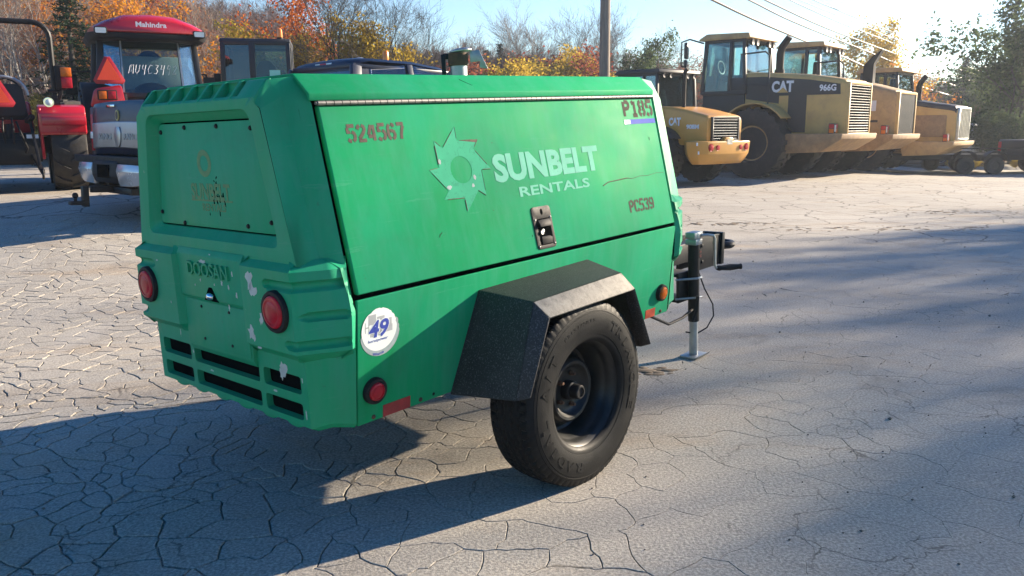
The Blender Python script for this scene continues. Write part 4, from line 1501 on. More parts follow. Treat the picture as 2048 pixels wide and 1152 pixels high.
cb.tube([(JX + .03, JY - .01, .11), (JX + .07, JY - .03, .0), (JX + .13, JY - .05, -.10), (JX + .14, JY - .05, -.17), (JX + .10, JY - .03, -.235), (JX + .03, JY, -.262), (JX - .05, JY + .02, -.235)], .0045, 6)
cb.build('safety_cable', 'black_plastic', comp)

# --- exhaust stack with rain flap
ES = Vector((.245, 0, 0))
dr = Vector((.665, -.745, 0))
dn = Vector((.745, .665, 0))
e1 = MB()
e1.lathe([(.036, 1.14), (.036, 1.25)], 'z', (ES.x, ES.y, 0), 22)
exh = e1.build('exhaust_stack', 'galv', comp)
e2 = MB()
e2.lathe([(.041, 1.222), (.0425, 1.224), (.0425, 1.272), (.041, 1.274), (.030, 1.274)], 'z', (ES.x, ES.y, 0), 22)
e2.build('stack_clamp', 'rust', exh)
e3 = MB()
c = ES + Vector((0, 0, 1.279))
ring = lambda h, k, dz: [c + dr * (k * .047 * math.cos(a) + .012) + dn * (k * .043 * math.sin(a)) + Vector((0, 0, h + dz * math.cos(a))) for a in [2 * PI * q / 20 for q in range(20)]]
e3.loft([ring(.000, 1, .004), ring(.006, 1.02, .005), ring(.013, .7, .004)])
e3.build('rain_flap', 'steel', exh, bevel=.001)
e4 = MB()
p = ES + dr * .050
q = [(.0, 1.235), (.0, 1.280), (.040, 1.284), (.075, 1.205), (.040, 1.212), (.042, 1.238)]
e4.loft([[p + dr * a + dn * s + Vector((0, 0, z)) for a, z in q] for s in (-.004, .004)])
e4.build('flap_weight', 'galv', exh, bevel=.001)
e5 = MB()
p = ES - dr * .062
e5.obox(p + Vector((0, 0, 1.205)), dr * .009, dn * .014, (0, 0, .066))
e5.obox(ES - dr * .048 + Vector((0, 0, 1.262)), dr * .016, dn * .010, (0, 0, .012))
e5.build('stack_bracket', 'black_metal', exh, bevel=.002)

# ================================================================== VEHICLES
M['cat_yellow'] = simple('machine_yellow', (0.56, 0.35, 0.115), 0.48, var=0.12, nscale=1.5, dirt=0.45, dirtcol=(0.30, 0.19, 0.10))
M['cat_yellow_worn'] = simple('worn_machine_yellow', (0.47, 0.305, 0.135), 0.6, var=0.2, nscale=2.2, dirt=0.6, dirtcol=(0.24, 0.15, 0.09))
M['cat_orange'] = simple('orange_yellow_paint', (0.56, 0.275, 0.050), 0.36, var=0.08, nscale=2, coat=0.2)
M['bare_worn'] = simple('worn_counterweight', (0.32, 0.20, 0.10), 0.75, var=0.35, nscale=4, dirt=0.7, dirtcol=(0.20, 0.11, 0.06), bmp=0.3, bscale=20)
M['cab_black'] = simple('cab_dark_paint', (0.022, 0.023, 0.026), 0.5, var=0.25, nscale=4)
M['decal_black'] = simple('decal_black', (0.028, 0.027, 0.027), 0.5, var=0.15)
M['glass'] = glass_mat('cab_glass', (0.74, 0.86, 0.87), 0.9, 0.97)
M['glass_dark'] = glass_mat('tinted_glass', (0.42, 0.46, 0.50), 2.0, 0.75)
M['seat'] = simple('seat_cloth', (0.03, 0.03, 0.032), 0.85)
M['red_paint'] = simple('red_tractor_paint', (0.42, 0.008, 0.020), 0.30, var=0.10, nscale=3, coat=0.5)
M['orange_red'] = simple('orange_red_triangle', (1.0, 0.075, 0.012), 0.42, var=0.06)
M['dark_red'] = simple('retro_red_border', (0.38, 0.012, 0.018), 0.4, var=0.1)
M['navy'] = simple('navy_car_paint', (0.007, 0.013, 0.032), 0.35, var=0.12, nscale=3, coat=0.08, spec=0.3)
M['bright_trim'] = simple('bumper_bright_trim', (0.55, 0.56, 0.58), 0.25, 0.55, var=0.08)
M['slate'] = simple('dark_slate_car_paint', (0.016, 0.021, 0.036), 0.25, var=0.12, nscale=3, coat=0.9)
M['silver_strip'] = simple('satin_silver', (0.38, 0.39, 0.41), 0.35, 0.85, var=0.08)
M['emb_gold'] = simple('oval_badge', (0.45, 0.38, 0.15), 0.4, var=0.2)
M['board'] = simple('grey_board', (0.45, 0.42, 0.38), 0.8, var=0.1)
M['tan_pad'] = simple('tan_cover', (0.26, 0.19, 0.12), 0.8, var=0.2)
M['beacon'] = simple('amber_beacon', (0.85, 0.22, 0.012), 0.3, var=0.1, coat=0.5)
M['paper'] = simple('white_paper', (0.72, 0.72, 0.74), 0.7, var=0.05)
M['mint_paper'] = simple('mint_paper', (0.30, 0.72, 0.60), 0.7, var=0.05)
M['chrome_grille'] = simple('bright_grille_bars', (0.55, 0.54, 0.50), 0.35, 0.6, var=0.2, nscale=10)

def pane(name, pts, mat, parent, th=.006):
    """flat pane through the given corner points (any plane)"""
    p = [Vector(q) for q in pts]
    nrm = (p[1] - p[0]).cross(p[2] - p[0]).normalized()
    mb = MB()
    mb.loft([p, [q + nrm * th for q in p]])
    return mb.build(name, mat, parent, smooth=0)

def lug_wheel(name, r, w, rr, parent, loc, rim_mat, outer=1, lugs=20, tmat='rubber_far', n=36, ag=False):
    """outer=+1: dished face looks towards +y"""
    e = bpy.data.objects.new(name, None)
    COL.objects.link(e)
    e.parent = parent
    e.location = loc
    if outer < 0: e.rotation_euler = (0, 0, PI)
    h = w / 2
    t = MB()
    d = r * .055
    prof = [(rr, -h * .70), (rr * 1.12, -h * .92), (r * .80, -h * 1.02), (r * .93, -h * .96), (r - d, -h * .84), (r - d * .8, 0), (r - d, h * .84), (r * .93, h * .96), (r * .80, h * 1.02), (rr * 1.12, h * .92), (rr, h * .70)]
    t.lathe(prof, 'y', n=n)
    for k in range(lugs):
        for sd in (-1, 1):
            a = 2 * PI * (k + (.5 if sd > 0 else 0)) / lugs
            sk = .16 if ag else .07
            pts = []
            for (yy, da, ww) in ((.02 if ag else .12, sk, .30), (.55, .4 * sk, .36), (1.0, -sk * .3, .42)):
                for s2 in (-1, 1):
                    aa = a + da + s2 * ww * PI / lugs * (.62 if ag else 1.05)
                    for rad in (r - d * 1.3 if yy < .9 else r * .90, r if yy < .9 else r * .965):
                        pts.append((rad * math.sin(aa), sd * h * yy * (1.0 if yy < .9 else .97), rad * math.cos(aa)))
            # each station: (s-1,lo),(s-1,hi),(s+1,lo),(s+1,hi)
            rings = [[pts[4 * q], pts[4 * q + 1], pts[4 * q + 3], pts[4 * q + 2]] for q in range(3)]
            t.loft(rings)
    t.build('tyre', tmat, e, smooth=30)
    m = MB()
    m.lathe([(rr * 1.02, h * .72), (rr * 1.05, h * .76), (rr, h * .78), (rr * .94, h * .70), (rr * .90, h * .35), (rr * .62, h * .22), (rr * .55, h * .34), (rr * .30, h * .36), (rr * .28, h * .52), (.0001, h * .54)], 'y', n=28, caps=False)
    m.lathe([(rr * 1.0, -h * .70), (rr * .9, -h * .3), (.0001, -h * .28)], 'y', n=20, caps=False)
    m.build('rim', rim_mat, e)
    return e

def post(mb, a, b, w, d=None):
    a, b = Vector(a), Vector(b)
    t = (b - a)
    u = Vector((0, 1, 0)) if abs(t.normalized().y) < .9 else Vector((1, 0, 0))
    s = t.cross(u).normalized()
    u = s.cross(t).normalized()
    mb.obox((a + b) / 2, t / 2, s * w / 2, u * (d or w) / 2)

# ---------------------------------------------------------------- wheel loaders
def wheel_loader(name, label, loc, heading, p):
    """local frame: x forward, y left, z up, origin below the rear axle"""
    t = thing(name, label, 'wheel loader', loc, math.atan2(heading[1], heading[0]), 'wheel loaders parked in a row')
    s = p.get('s', 1.0)
    Y = p['paint']
    hw = p['hood_w'] / 2
    xr, xc = -p['rear'], p['cab_x']
    z0, zr, zc = p['z0'], p['z_rear'], p['z_cab']
    # hood
    hood = MB()
    top = [(xr, zr - .10 * s), (xr + .06 * s, zr - .02 * s), (xr + .22 * s, zr + .02 * s), (xr + .9 * s, zr + (zc - zr) * .55), (xc - .4 * s, zc - .01), (xc, zc)]
    prof = [(xr, z0)] + top + [(xc, z0)]
    def sect(pt, k): return pt
    n = len(prof)
    # slight tumblehome: lower wide, shoulder rounded
    rings = []
    for yy, dz in ((-hw, -.10 * s), (-hw * .96, -.03 * s), (-hw * .86, 0), (hw * .86, 0), (hw * .96, -.03 * s), (hw, -.10 * s)):
        rings.append([(x, yy, z + (dz if z > z0 + .01 else 0)) for x, z in prof])
    hood.loft(rings)
    hd_ = hood.build('hood', p.get('hood_mat', Y), t, bevel=.012 * s, seg=2, smooth=40)
    if p.get('hood_top'):
        ht = MB()
        ht.loft([[(x, yy, z + dz + .006) for x, z in top] + [(x, yy, z + dz - .05) for x, z in reversed(top)] for yy, dz in ((-hw * 1.01, -.12 * s), (-hw * .97, -.03 * s), (-hw * .86, 0), (hw * .86, 0), (hw * .97, -.03 * s), (hw * 1.01, -.12 * s))])
        ht.build('hood_cover', p['hood_top'], hd_, bevel=.01, smooth=40)
    # side decals and lettering on the left flank (and right)
    for sg in (1, -1):
        yy = sg * hw
        if p.get('band'):
            b = MB()
            pts = [(xc - .02, zc - .12 * s), (xc - .5 * s, zc - .125 * s), (xr + .9 * s, zr + (zc - zr) * .55 - .13 * s), (xr + .16 * s, zr - .12 * s), (xr + .14 * s, zr - .36 * s), (xc - .9 * s, zr - .36 * s), (xc - .9 * s, zr - .55 * s), (xc - .02, zr - .42 * s)]
            b.prism(pts, 'xz', yy + sg * .001, yy + sg * .008)
            x_ = xr + .95 * s
            b.prism([(x_, zr - .36 * s), (x_ + .46 * s, zr - .36 * s), (x_ + .46 * s, z0 + .05), (x_, z0 + .05)], 'xz', yy + sg * .001, yy + sg * .008)
            b.build('black_band', 'decal_black', hd_, smooth=0)
        u = Vector((-sg, 0, 0))
        for (txt, x, z, w, h, mm, bo) in p.get('texts', ()):
            tm = MB()
            off = .011 if p.get('band') else .004
            ox = x if sg > 0 else x - w
            text_onto(tm, txt, (ox if sg > 0 else x - w, yy + sg * off, z), u, (0, 0, 1), w, h, bold=bo, depth=.004)
            lo = tm.build('lettering', mm, hd_, smooth=0, weld=False)
            if txt == 'CAT':
                tr_ = MB()
                c = Vector((ox, yy + sg * (off + .005), z - h * .02))
                tr_.loft([[c + u * a * w + Vector((0, 0, b_ * h)) + Vector((0, sg * q, 0)) for a, b_ in ((.27, 0), (.77, 0), (.53, .46))] for q in (0, .003)])
                tr_.build('emblem_triangle', 'cat_yellow', lo, smooth=0)
    for (x, z, w, h, mm) in p.get('plates', ()):
        q = MB()
        q.box(x, x + w, hw + .001, hw + .008, z, z + h)
        q.build('side_label', mm, hd_, smooth=0)
    for (x0, x1, za, zb_) in p.get('doors', ()):
        q = MB()
        q.prism(rounded([(x0, za), (x1, za), (x1, zb_), (x0, zb_)], .05 * s, 3), 'xz', hw + .001, hw + .018)
        q.build('side_door', p.get('door_mat', Y), hd_, bevel=.006)
    # radiator grille
    gw, g0, g1 = p['grille']
    gf = MB()
    fr = .055 * s
    for (ya, yb_, za, zb_) in ((-gw, -gw + fr, g0, g1), (gw - fr, gw, g0, g1), (-gw + fr, gw - fr, g0, g0 + fr), (-gw + fr, gw - fr, g1 - fr, g1)):
        gf.box(xr - .075 * s, xr + .03, ya, yb_, za, zb_)
    gr = gf.build('grille_frame', p.get('grille_frame', Y), t, bevel=.01 * s)
    bk = MB()
    bk.box(xr - .02 * s, xr + .02 * s, -gw + fr, gw - fr, g0 + fr, g1 - fr)
    bk.build('radiator', 'core', gr, smooth=0)
    ns = p.get('slats', 16)
    if p.get('vertical'):
        for k in range(ns):
            y = -gw + fr + (2 * gw - 2 * fr) * (k + .5) / ns
            q = MB()
            q.box(xr - .055 * s, xr - .022 * s, y - .016 * s, y + .016 * s, g0 + fr, g1 - fr)
            q.build('slat', p.get('slat_mat', 'cab_black'), gr, smooth=0)
    else:
        for k in range(ns):
            z = g0 + fr + (g1 - g0 - 2 * fr) * (k + .5) / ns
            q = MB()
            q.obox((xr - .04 * s, 0, z), (.022 * s, 0, -.014 * s), (0, gw - fr, 0), (.002 * s, 0, .003 * s))
            q.build('slat', p.get('slat_mat', 'cab_black'), gr, smooth=0)
    # counterweight / rear frame
    cw = MB()
    cwh = p.get('cw_w', 2.5 * s) / 2
    x0 = xr - p.get('cw_out', .12) * s
    c0, c1 = p['cw']
    if p.get('curved'):
        outl = [(x0 + .55 * s, -cwh), (x0 + .20 * s, -cwh * .93), (x0 + .03 * s, -cwh * .72), (x0, -cwh * .4), (x0, cwh * .4), (x0 + .03 * s, cwh * .72), (x0 + .20 * s, cwh * .93), (x0 + .55 * s, cwh), (x0 + 1.0 * s, cwh * .7), (x0 + 1.0 * s, -cwh * .7)]
        cxm = x0 + .55 * s
        cw.loft([[(cxm + (x - cxm) * kx, y * ky, z) for x, y in outl] for z, kx, ky in ((c0, .62, .78), (c0 + .15 * (c1 - c0), .80, .86), (c0 + .45 * (c1 - c0), 1, .95), (c1 - .02, 1.02, 1.0), (c1, .98, .98))])
        # raised middle that carries the number plate
        cw.prism([(-.30 * s, c1 - .02), (-.17 * s, c1 + .12 * s), (.17 * s, c1 + .12 * s), (.30 * s, c1 - .02)], 'yz', x0 + .005, x0 + .16 * s)
    else:
        cw.prism([(x0, c1), (x0 + .02 * s, c1 - .13 * s), (x0 + .5 * s, c0 + .05 * s), (x0 + 1.5 * s, c0), (x0 + 1.6 * s, c1)], 'xz', -cwh, cwh)
    cwo = cw.build('counterweight', p.get('cw_mat', 'bare_worn'), t, bevel=.02 * s, seg=2, smooth=35)
    if p.get('curved'):
        for sg in (1, -1):
            for yy, rr_ in ((.62, .085), (.40, .075)):
                l = MB()
                l.lathe([(rr_ * s * 1.5, 0), (rr_ * s * 1.4, -.012), (rr_ * s * 1.05, -.006), (rr_ * s, -.03), (.0001, -.036)], 'x', (x0 + (.012 if yy < .5 else .018) * s, sg * cwh * yy * .98, c1 - .20 * s), 18)
                l.build('tail_light', 'red_lens' , cwo)
        q = MB()
        q.box(x0 - .008, x0 + .004, -.15 * s, .12 * s, c1 - .11 * s, c1 + .05 * s)
        q.build('plate_holder', 'steel', cwo)
        for y, z in ((.86, -.09), (.80, -.36)):
            q = MB()
            q.obox((x0 + .20 * s, cwh * y + .05, c1 + z * s), (.012, .006, 0), (.02 * s, -.05 * s, 0), (0, 0, .05 * s))
            q.build('label', 'paper', cwo, smooth=0)
    else:
        for sg in (1, -1):
            lb_ = MB()
            lb_.box(x0 + .22 * s, x0 + .36 * s, sg * cwh * .86 - .10 * s, sg * cwh * .86 + .10 * s, c1, c1 + .24 * s)
            bx = lb_.build('light_box', p.get('lb_mat', 'cab_black'), cwo, bevel=.006)
            for (dz, mm) in ((.06, 'amber'), (.17, 'red_lens')):
                q = MB()
                q.box(x0 + .205 * s, x0 + .222 * s, sg * cwh * .86 - .085 * s, sg * cwh * .86 + .02 * s, c1 + dz * s - .045 * s, c1 + dz * s + .05 * s)
                q.box(x0 + .23 * s, x0 + .34 * s, sg * (cwh * .86 + .10 * s), sg * (cwh * .86 + .112 * s), c1 + dz * s - .045 * s, c1 + dz * s + .05 * s)
                q.build('tail_light', mm, bx)
            q = MB()
            q.box(x0 + .205 * s, x0 + .222 * s, sg * cwh * .86 + .025 * s, sg * cwh * .86 + .09 * s, c1 + .05 * s, c1 + .20 * s)
            q.build('reverse_light', 'lamp_white', bx)
    # frame, axles, wheels
    fr_ = MB()
    wb = p['wheelbase']
    fr_.box(xr + .5 * s, wb * .48, -.42 * s, .42 * s, p['cw'][0] + .05, z0 + .05)
    fr_.box(wb * .45, wb * .58, -.16 * s, .16 * s, .5 * s, 1.0 * s)
    fr_.box(wb * .55, wb + .9 * s, -.48 * s, .48 * s, .55 * s, 1.25 * s)
    fr_.cyl((0, -p['track'] / 2, p['wr']), (0, p['track'] / 2, p['wr']), .16 * s, 12)
    fr_.cyl((wb, -p['track'] / 2, p['wr']), (wb, p['track'] / 2, p['wr']), .16 * s, 12)
    fr_.build('chassis', p.get('frame_mat', 'cat_yellow_worn'), t, bevel=.015 * s)
    for x in (0, wb):
        for sg in (1, -1):
            lug_wheel('wheel', p['wr'], p['ww'], p['rr'], t, (x, sg * p['track'] / 2, p['wr'] - .02), p.get('rim_mat', 'cat_yellow_worn'), sg, p.get('lugs', 22))
    # fenders over the rear wheels, platform
    for sg in (1, -1):
        f = MB()
        ya, yb_ = sg * hw * .9, sg * (p['track'] / 2 + p['ww'] * .42)
        R0 = p['wr'] * 1.10
        arc = [(R0 * math.cos(a), p['wr'] + R0 * math.sin(a)) for a in [math.radians(d) for d in range(p.get('f0', 22), p.get('f1', 150), 10)]]
        inner = [(x * .96, p['wr'] + (z - p['wr']) * .96) for x, z in reversed(arc)]
        f.prism(arc + inner, 'xz', ya, yb_)
        f.build('fender', p.get('fender_mat', Y), t, bevel=.01 * s, smooth=30)
    # cab
    cx0, cx1 = p['cab_x'], p['cab_x'] + p['cab_l']
    ch, cf = p['cab_top'], p['cab_floor']
    cwd = p['cab_w'] / 2
    cab = MB()
    bl, tl = .10 * s, .16 * s          # tumblehome
    C_ = {}
    xs_ = [cx0, cx0 + p['cab_l'] * .36, cx0 + p['cab_l'] * .42, cx1]
    def cp(i, sg, zf):
        x = xs_[i] + (.10 * s * zf if i == 0 else (-.06 * s * zf if i == 3 else 0))
        return (x, sg * (cwd - .05 * s * zf), cf + (ch - cf) * zf)
    pw = .085 * s
    for sg in (1, -1):
        for i in (0, 1, 3):
            post(cab, cp(i, sg, 0), cp(i, sg, 1), pw, pw)
        for i, j in ((0, 1), (1, 3)):
            post(cab, cp(i, sg, 0.02), cp(j, sg, .02), pw * 1.2, pw)
            post(cab, cp(i, sg, .98), cp(j, sg, .98), pw, pw)
    for zf in (.02, .98):
        for i in (0, 3):
            post(cab, cp(i, -1, zf), cp(i, 1, zf), pw, pw)
    cabo = cab.build('cab', 'cab_black', t, bevel=.008 * s)
    lo = MB()
    lo.box(cx0 + .02, cx1, -cwd * .97, cwd * .97, cf - .55 * s, cf + .02)
    lo.build('cab_base', 'cab_black', cabo, bevel=.02 * s)
    # solid lower quarter panels
    for sg in (1, -1):
        q = MB()
        q.obox((cx0 + p['cab_l'] * .18, sg * (cwd - .01), cf + .20 * s), (p['cab_l'] * .17, 0, 0), (0, .012, 0), (0, 0, .2 * s))
        q.build('lower_panel', 'cab_black', cabo, bevel=.004)
    rf = MB()
    ro_ = p.get('roof_over', .10) * s
    rf.prism(rounded([(cx0 - ro_, ch), (cx0 - ro_ * .6, ch + .13 * s), (cx1 - .1 * s, ch + .16 * s), (cx1 + ro_ * 1.2, ch + .04 * s), (cx1 + ro_ * 1.2, ch)], .04 * s, 3), 'xz', -cwd - .05 * s, cwd + .05 * s)
    rf.build('cab_roof', p.get('roof_mat', Y), cabo, bevel=.02 * s, seg=2, smooth=40)
    gm = p.get('glass', 'glass')
    e_ = .03
    for sg in (1, -1):
        for i, j in ((0, 1), (1, 3)):
            pane('window', [cp(i, sg, .04), cp(j, sg, .04), cp(j, sg, .96), cp(i, sg, .96)], gm, cabo)
    pane('rear_window', [cp(0, -1, .04), cp(0, 1, .04), cp(0, 1, .96), cp(0, -1, .96)], gm, cabo)
    pane('windscreen', [cp(3, -1, .04), cp(3, 1, .04), cp(3, 1, .96), cp(3, -1, .96)], gm, cabo)
    se = MB()
    sx = cx0 + p['cab_l'] * .42
    se.box(sx - .05 * s, sx + .45 * s, -.24 * s, .24 * s, cf + .35 * s, cf + .50 * s)
    se.prism(rounded([(-.24 * s, cf + .45 * s), (.24 * s, cf + .45 * s), (.20 * s, cf + 1.05 * s), (-.20 * s, cf + 1.05 * s)], .08 * s, 3), 'yz', sx - .16 * s, sx - .04 * s)
    se.prism(rounded([(-.13 * s, cf + 1.08 * s), (.13 * s, cf + 1.08 * s), (.11 * s, cf + 1.28 * s), (-.11 * s, cf + 1.28 * s)], .05 * s, 3), 'yz', sx - .13 * s, sx - .05 * s)
    se.box(sx - .02, sx + .35 * s, -.12 * s, .12 * s, cf, cf + .36 * s)
    se.build('seat', 'seat', cabo, bevel=.02 * s)
    st_ = MB()
    st_.tube([(sx + .75 * s, 0, cf), (sx + .62 * s, 0, cf + .70 * s)], .03 * s, 8)
    st_.tube([(sx + .60 * s + .03 * s * math.sin(a), .19 * s * math.cos(a), cf + .73 * s + .17 * s * math.sin(a)) for a in [2 * PI * k / 16 for k in range(17)]], .014 * s, 6, caps=False)
    st_.build('steering_wheel', 'cab_black', cabo)
    if p.get('work_lights'):
        for yy in (-.62, -.35, .35, .62):
            q = MB()
            q.lathe([(.06 * s, .05 * s), (.085 * s, -.03 * s), (.07 * s, -.045 * s), (.0001, -.03 * s)], 'x', (cx0 - ro_ * .4, yy * cwd * 1.25, ch - .09 * s), 14)
            q.build('work_light', 'cab_black', cabo)
    # exhaust stack
    ex0, ey, er, eh, style = p['exhaust']
    q = MB()
    zb0 = p.get('ex_z0', zc - .25 * s)
    if style == 'flare':
        d = er
        base = [(ex0, ey, zb0), (ex0, ey, zb0 + eh * .30)]
        q.loft([[(ex0 - d * 1.3, ey - d, zb0), (ex0 + d * 1.3, ey - d, zb0), (ex0 + d * 1.3, ey + d, zb0), (ex0 - d * 1.3, ey + d, zb0)],
                [(ex0 - d * 1.3, ey - d, zb0 + eh * .62), (ex0 + d * 1.3, ey - d, zb0 + eh * .58), (ex0 + d * 1.3, ey + d, zb0 + eh * .58), (ex0 - d * 1.3, ey + d, zb0 + eh * .62)],
                [(ex0 - d * 3.2, ey - d, zb0 + eh), (ex0 - d * 1.0, ey - d, zb0 + eh * .84), (ex0 - d * 1.0, ey + d, zb0 + eh * .84), (ex0 - d * 3.2, ey + d, zb0 + eh)]])
    elif style == 'curve':
        q.tube([(ex0, ey, zb0), (ex0, ey, zb0 + eh * .62), (ex0 - er * .5, ey, zb0 + eh * .78), (ex0 - er * 1.8, ey, zb0 + eh * .92), (ex0 - er * 2.6, ey, zb0 + eh)], [er * 1.15, er * 1.15, er * 1.1, er, er * .95], 14)
        q.tube([(ex0, ey, zb0), (ex0, ey, zb0 + eh * .25)], er * 1.5, 14)
    else:
        q.tube([(ex0, ey, zb0), (ex0, ey, zb0 + eh * .85), (ex0 - er * .6, ey, zb0 + eh * .95), (ex0 - er * 2, ey, zb0 + eh)], er, 12)
    q.build('exhaust_stack', p.get('ex_mat', 'black_plastic'), t)
    # handrails
    if p.get('rails'):
        for sg in (1,):
            q = MB()
            y = sg * (cwd + .22 * s)
            xa = cx0 - .72 * s
            q.tube([(cx0 + .05 * s, y, cf + .95 * s), (xa + .12 * s, y, cf + .98 * s), (xa, y, cf + .88 * s), (xa, y, cf - .35 * s)], .022 * s, 6)
            q.tube([(cx0 - .02 * s, y, cf + .22 * s), (xa, y, cf + .18 * s)], .018 * s, 6)
            q.build('handrail', 'cab_black', t)
    if p.get('mirror'):
        for sg in (1, -1):
            q = MB()
            y = sg * (cwd + .10 * s)
            q.tube([(cx1, sg * cwd, ch - .06 * s), (cx1 + .30 * s, y + sg * .12 * s, ch + .05 * s), (cx1 + .46 * s, y + sg * .25 * s, ch - .02 * s), (cx1 + .46 * s, y + sg * .25 * s, ch - .62 * s), (cx1 + .3 * s, y + sg * .2 * s, ch - .68 * s)], .022 * s, 6)
            m1 = q.build('mirror_arm', 'cab_black', t)
            q = MB()
            q.obox((cx1 + .34 * s, y + sg * .20 * s, ch - .24 * s), (.03 * s, .02 * s, 0), (.03 * s, -.11 * s, 0), (0, 0, .20 * s))
            q.obox((cx1 + .36 * s, y + sg * .20 * s, ch - .56 * s), (.03 * s, .02 * s, 0), (.03 * s, -.09 * s, 0), (0, 0, .09 * s))
            q.build('mirror', 'cab_black', m1, bevel=.015 * s)
    # steps up to the cab
    q = MB()
    for k in range(3):
        q.box(cx0 + .55 * s, cx0 + 1.05 * s, cwd + .02 * s, cwd + .28 * s, cf - (.55 + .33 * k) * s, cf - (.51 + .33 * k) * s)
    post(q, (cx0 + .55 * s, cwd + .25 * s, cf - .4 * s), (cx0 + .55 * s, cwd + .25 * s, cf - 1.3 * s), .05 * s)
    post(q, (cx0 + 1.05 * s, cwd + .25 * s, cf - .4 * s), (cx0 + 1.05 * s, cwd + .25 * s, cf - 1.3 * s), .05 * s)
    q.build('steps', 'cab_black', t)
    # lift arms and bucket
    for sg in (1, -1):
        q = MB()
        q.prism([(wb - .35 * s, 1.55 * s), (wb - .15 * s, 1.75 * s), (wb + .9 * s, 1.35 * s), (wb + 1.75 * s, .55 * s), (wb + 1.65 * s, .32 * s), (wb + .8 * s, 1.02 * s), (wb - .2 * s, 1.40 * s)], 'xz', sg * .42 * s, sg * .56 * s)
        q.build('lift_arm', Y, t, bevel=.02 * s)
    q = MB()
    bw = p['track'] / 2 + p['ww'] * .6
    q.prism([(wb + 1.55 * s, .12 * s), (wb + 2.6 * s, .06 * s), (wb + 2.6 * s, .12 * s), (wb + 1.75 * s, .22 * s), (wb + 1.60 * s, .60 * s), (wb + 1.85 * s, 1.15 * s), (wb + 1.78 * s, 1.2 * s), (wb + 1.48 * s, .62 * s)], 'xz', -bw, bw)
    for sg in (1, -1):
        q.prism([(wb + 1.55 * s, .12 * s), (wb + 2.6 * s, .08 * s), (wb + 1.85 * s, 1.15 * s), (wb + 1.52 * s, .62 * s)], 'xz', sg * bw, sg * (bw - .04 * s))
    q.build('bucket', 'bare_worn', t, bevel=.01)
    return t

H44 = (-math.cos(math.radians(41)), math.sin(math.radians(41)))
base966 = dict(s=1.0, paint='cat_yellow', hood_w=1.56, rear=2.07, cab_x=.48, z0=1.08, z_rear=2.38, z_cab=2.62, grille=(.77, 1.06, 2.30), slats=18,
               cw=(.62, 1.10), cw_w=2.45, cw_mat='bare_worn', wheelbase=3.45, track=2.15, wr=.885, ww=.67, rr=.42, cab_l=1.20, cab_top=3.46, cab_floor=2.10, cab_w=1.62,
               roof_mat='cat_yellow_worn')
p1_ = dict(base966, band=True, exhaust=(-.16, 0.25, .085, 1.05, 'curve'), rails=True, mirror=True, work_lights=True, ex_z0=2.42,
           texts=(('CAT', -.22, 2.10, .56, .28, 'paper', .045), ('966G', -1.42, 2.10, .40, .16, 'paper', .03)))
V966 = (6.84, 22.05)
wheel_loader('wheel_loader', 'large yellow wheel loader marked CAT 966G with black side band and curved exhaust stack', (V966[0], V966[1], 0), H44, p1_)
lat = Vector((math.sin(math.radians(41)), math.cos(math.radians(41))))      # towards the right of the row
q2 = Vector(V966) + lat * 3.6 + Vector(H44) * -0.05
p2_ = dict(base966, exhaust=(-1.08, .10, .105, .98, 'flare'), rails=True, work_lights=True, vertical=True, slats=16, slat_mat='cab_black', z_rear=2.28, z_cab=2.66, ex_z0=2.40, hood_mat='cat_yellow_worn', grille=(.77, 1.05, 2.22),
           plates=((-1.55, 1.72, .48, .28, 'paper'), (-1.62, 1.42, .30, .06, 'decal_black')), doors=((-.70, -.32, 1.15, 2.05),), door_mat='decal_black', cab_x=.02, cab_top=3.52, cw=(.62, 1.10), texts=())
wheel_loader('wheel_loader', 'yellow wheel loader with white sheet on its side, vertical grille bars and wide flared exhaust', (q2.x, q2.y, -.05), H44, p2_)
q3 = Vector(V966) + lat * 7.4 + Vector(H44) * -0.30
p3_ = dict(base966, s=.95, paint='cat_yellow', hood_w=1.55, rear=2.4, exhaust=(-1.15, .25, .075, .95, 'curve'), vertical=True, slats=7, slat_mat='chrome_grille', grille_frame='chrome_grille', z_rear=1.98, z_cab=2.18, z0=.92, hood_top='decal_black', ex_z0=1.95,
           doors=((-2.15, -1.15, 1.05, 1.70),), door_mat='bare_worn', cab_x=-.72, cab_top=3.02, cab_floor=1.85, grille=(.66, .96, 1.92), cw=(.48, .92), cw_mat='cat_yellow_worn', wr=.80, rr=.38, ww=.60, texts=(), rails=False, roof_mat='cat_yellow_worn')
wl3 = wheel_loader('wheel_loader', 'ochre wheel loader with black hood top and bright chrome grille, rightmost of the loaders', (q3.x, q3.y, -.12), H44, p3_)
hs = math.radians(52)
p4_ = dict(s=.66, paint='cat_orange', hood_w=1.15, rear=1.22, cab_x=.12, z0=.86, z_rear=1.50, z_cab=1.70, grille=(.46, .93, 1.45), slats=8, slat_mat='galv', grille_frame='decal_black',
           cw=(.46, .95), cw_w=1.95, cw_mat='cat_orange', curved=True, cw_out=.22, wheelbase=2.10, track=1.45, wr=.60, ww=.42, rr=.26, cab_l=1.25, cab_top=2.42, cab_floor=1.25, cab_w=1.30,
           exhaust=(-.22, .18, .045, .95, 'pipe'), work_lights=True, mirror=False, roof_mat='cab_black', frame_mat='cab_black', rim_mat='cat_orange', fender_mat='cab_black', ex_z0=1.55,
           texts=(('CAT', -.16, 1.27, .34, .18, 'paper', .05), ('908M', -.66, 1.20, .34, .10, 'paper', .04)))
wheel_loader('compact_wheel_loader', 'small orange-yellow wheel loader marked CAT 908M with dark cab and rounded rear bumper', (3.82, 19.15, .03), (-math.cos(hs), math.sin(hs)), p4_)

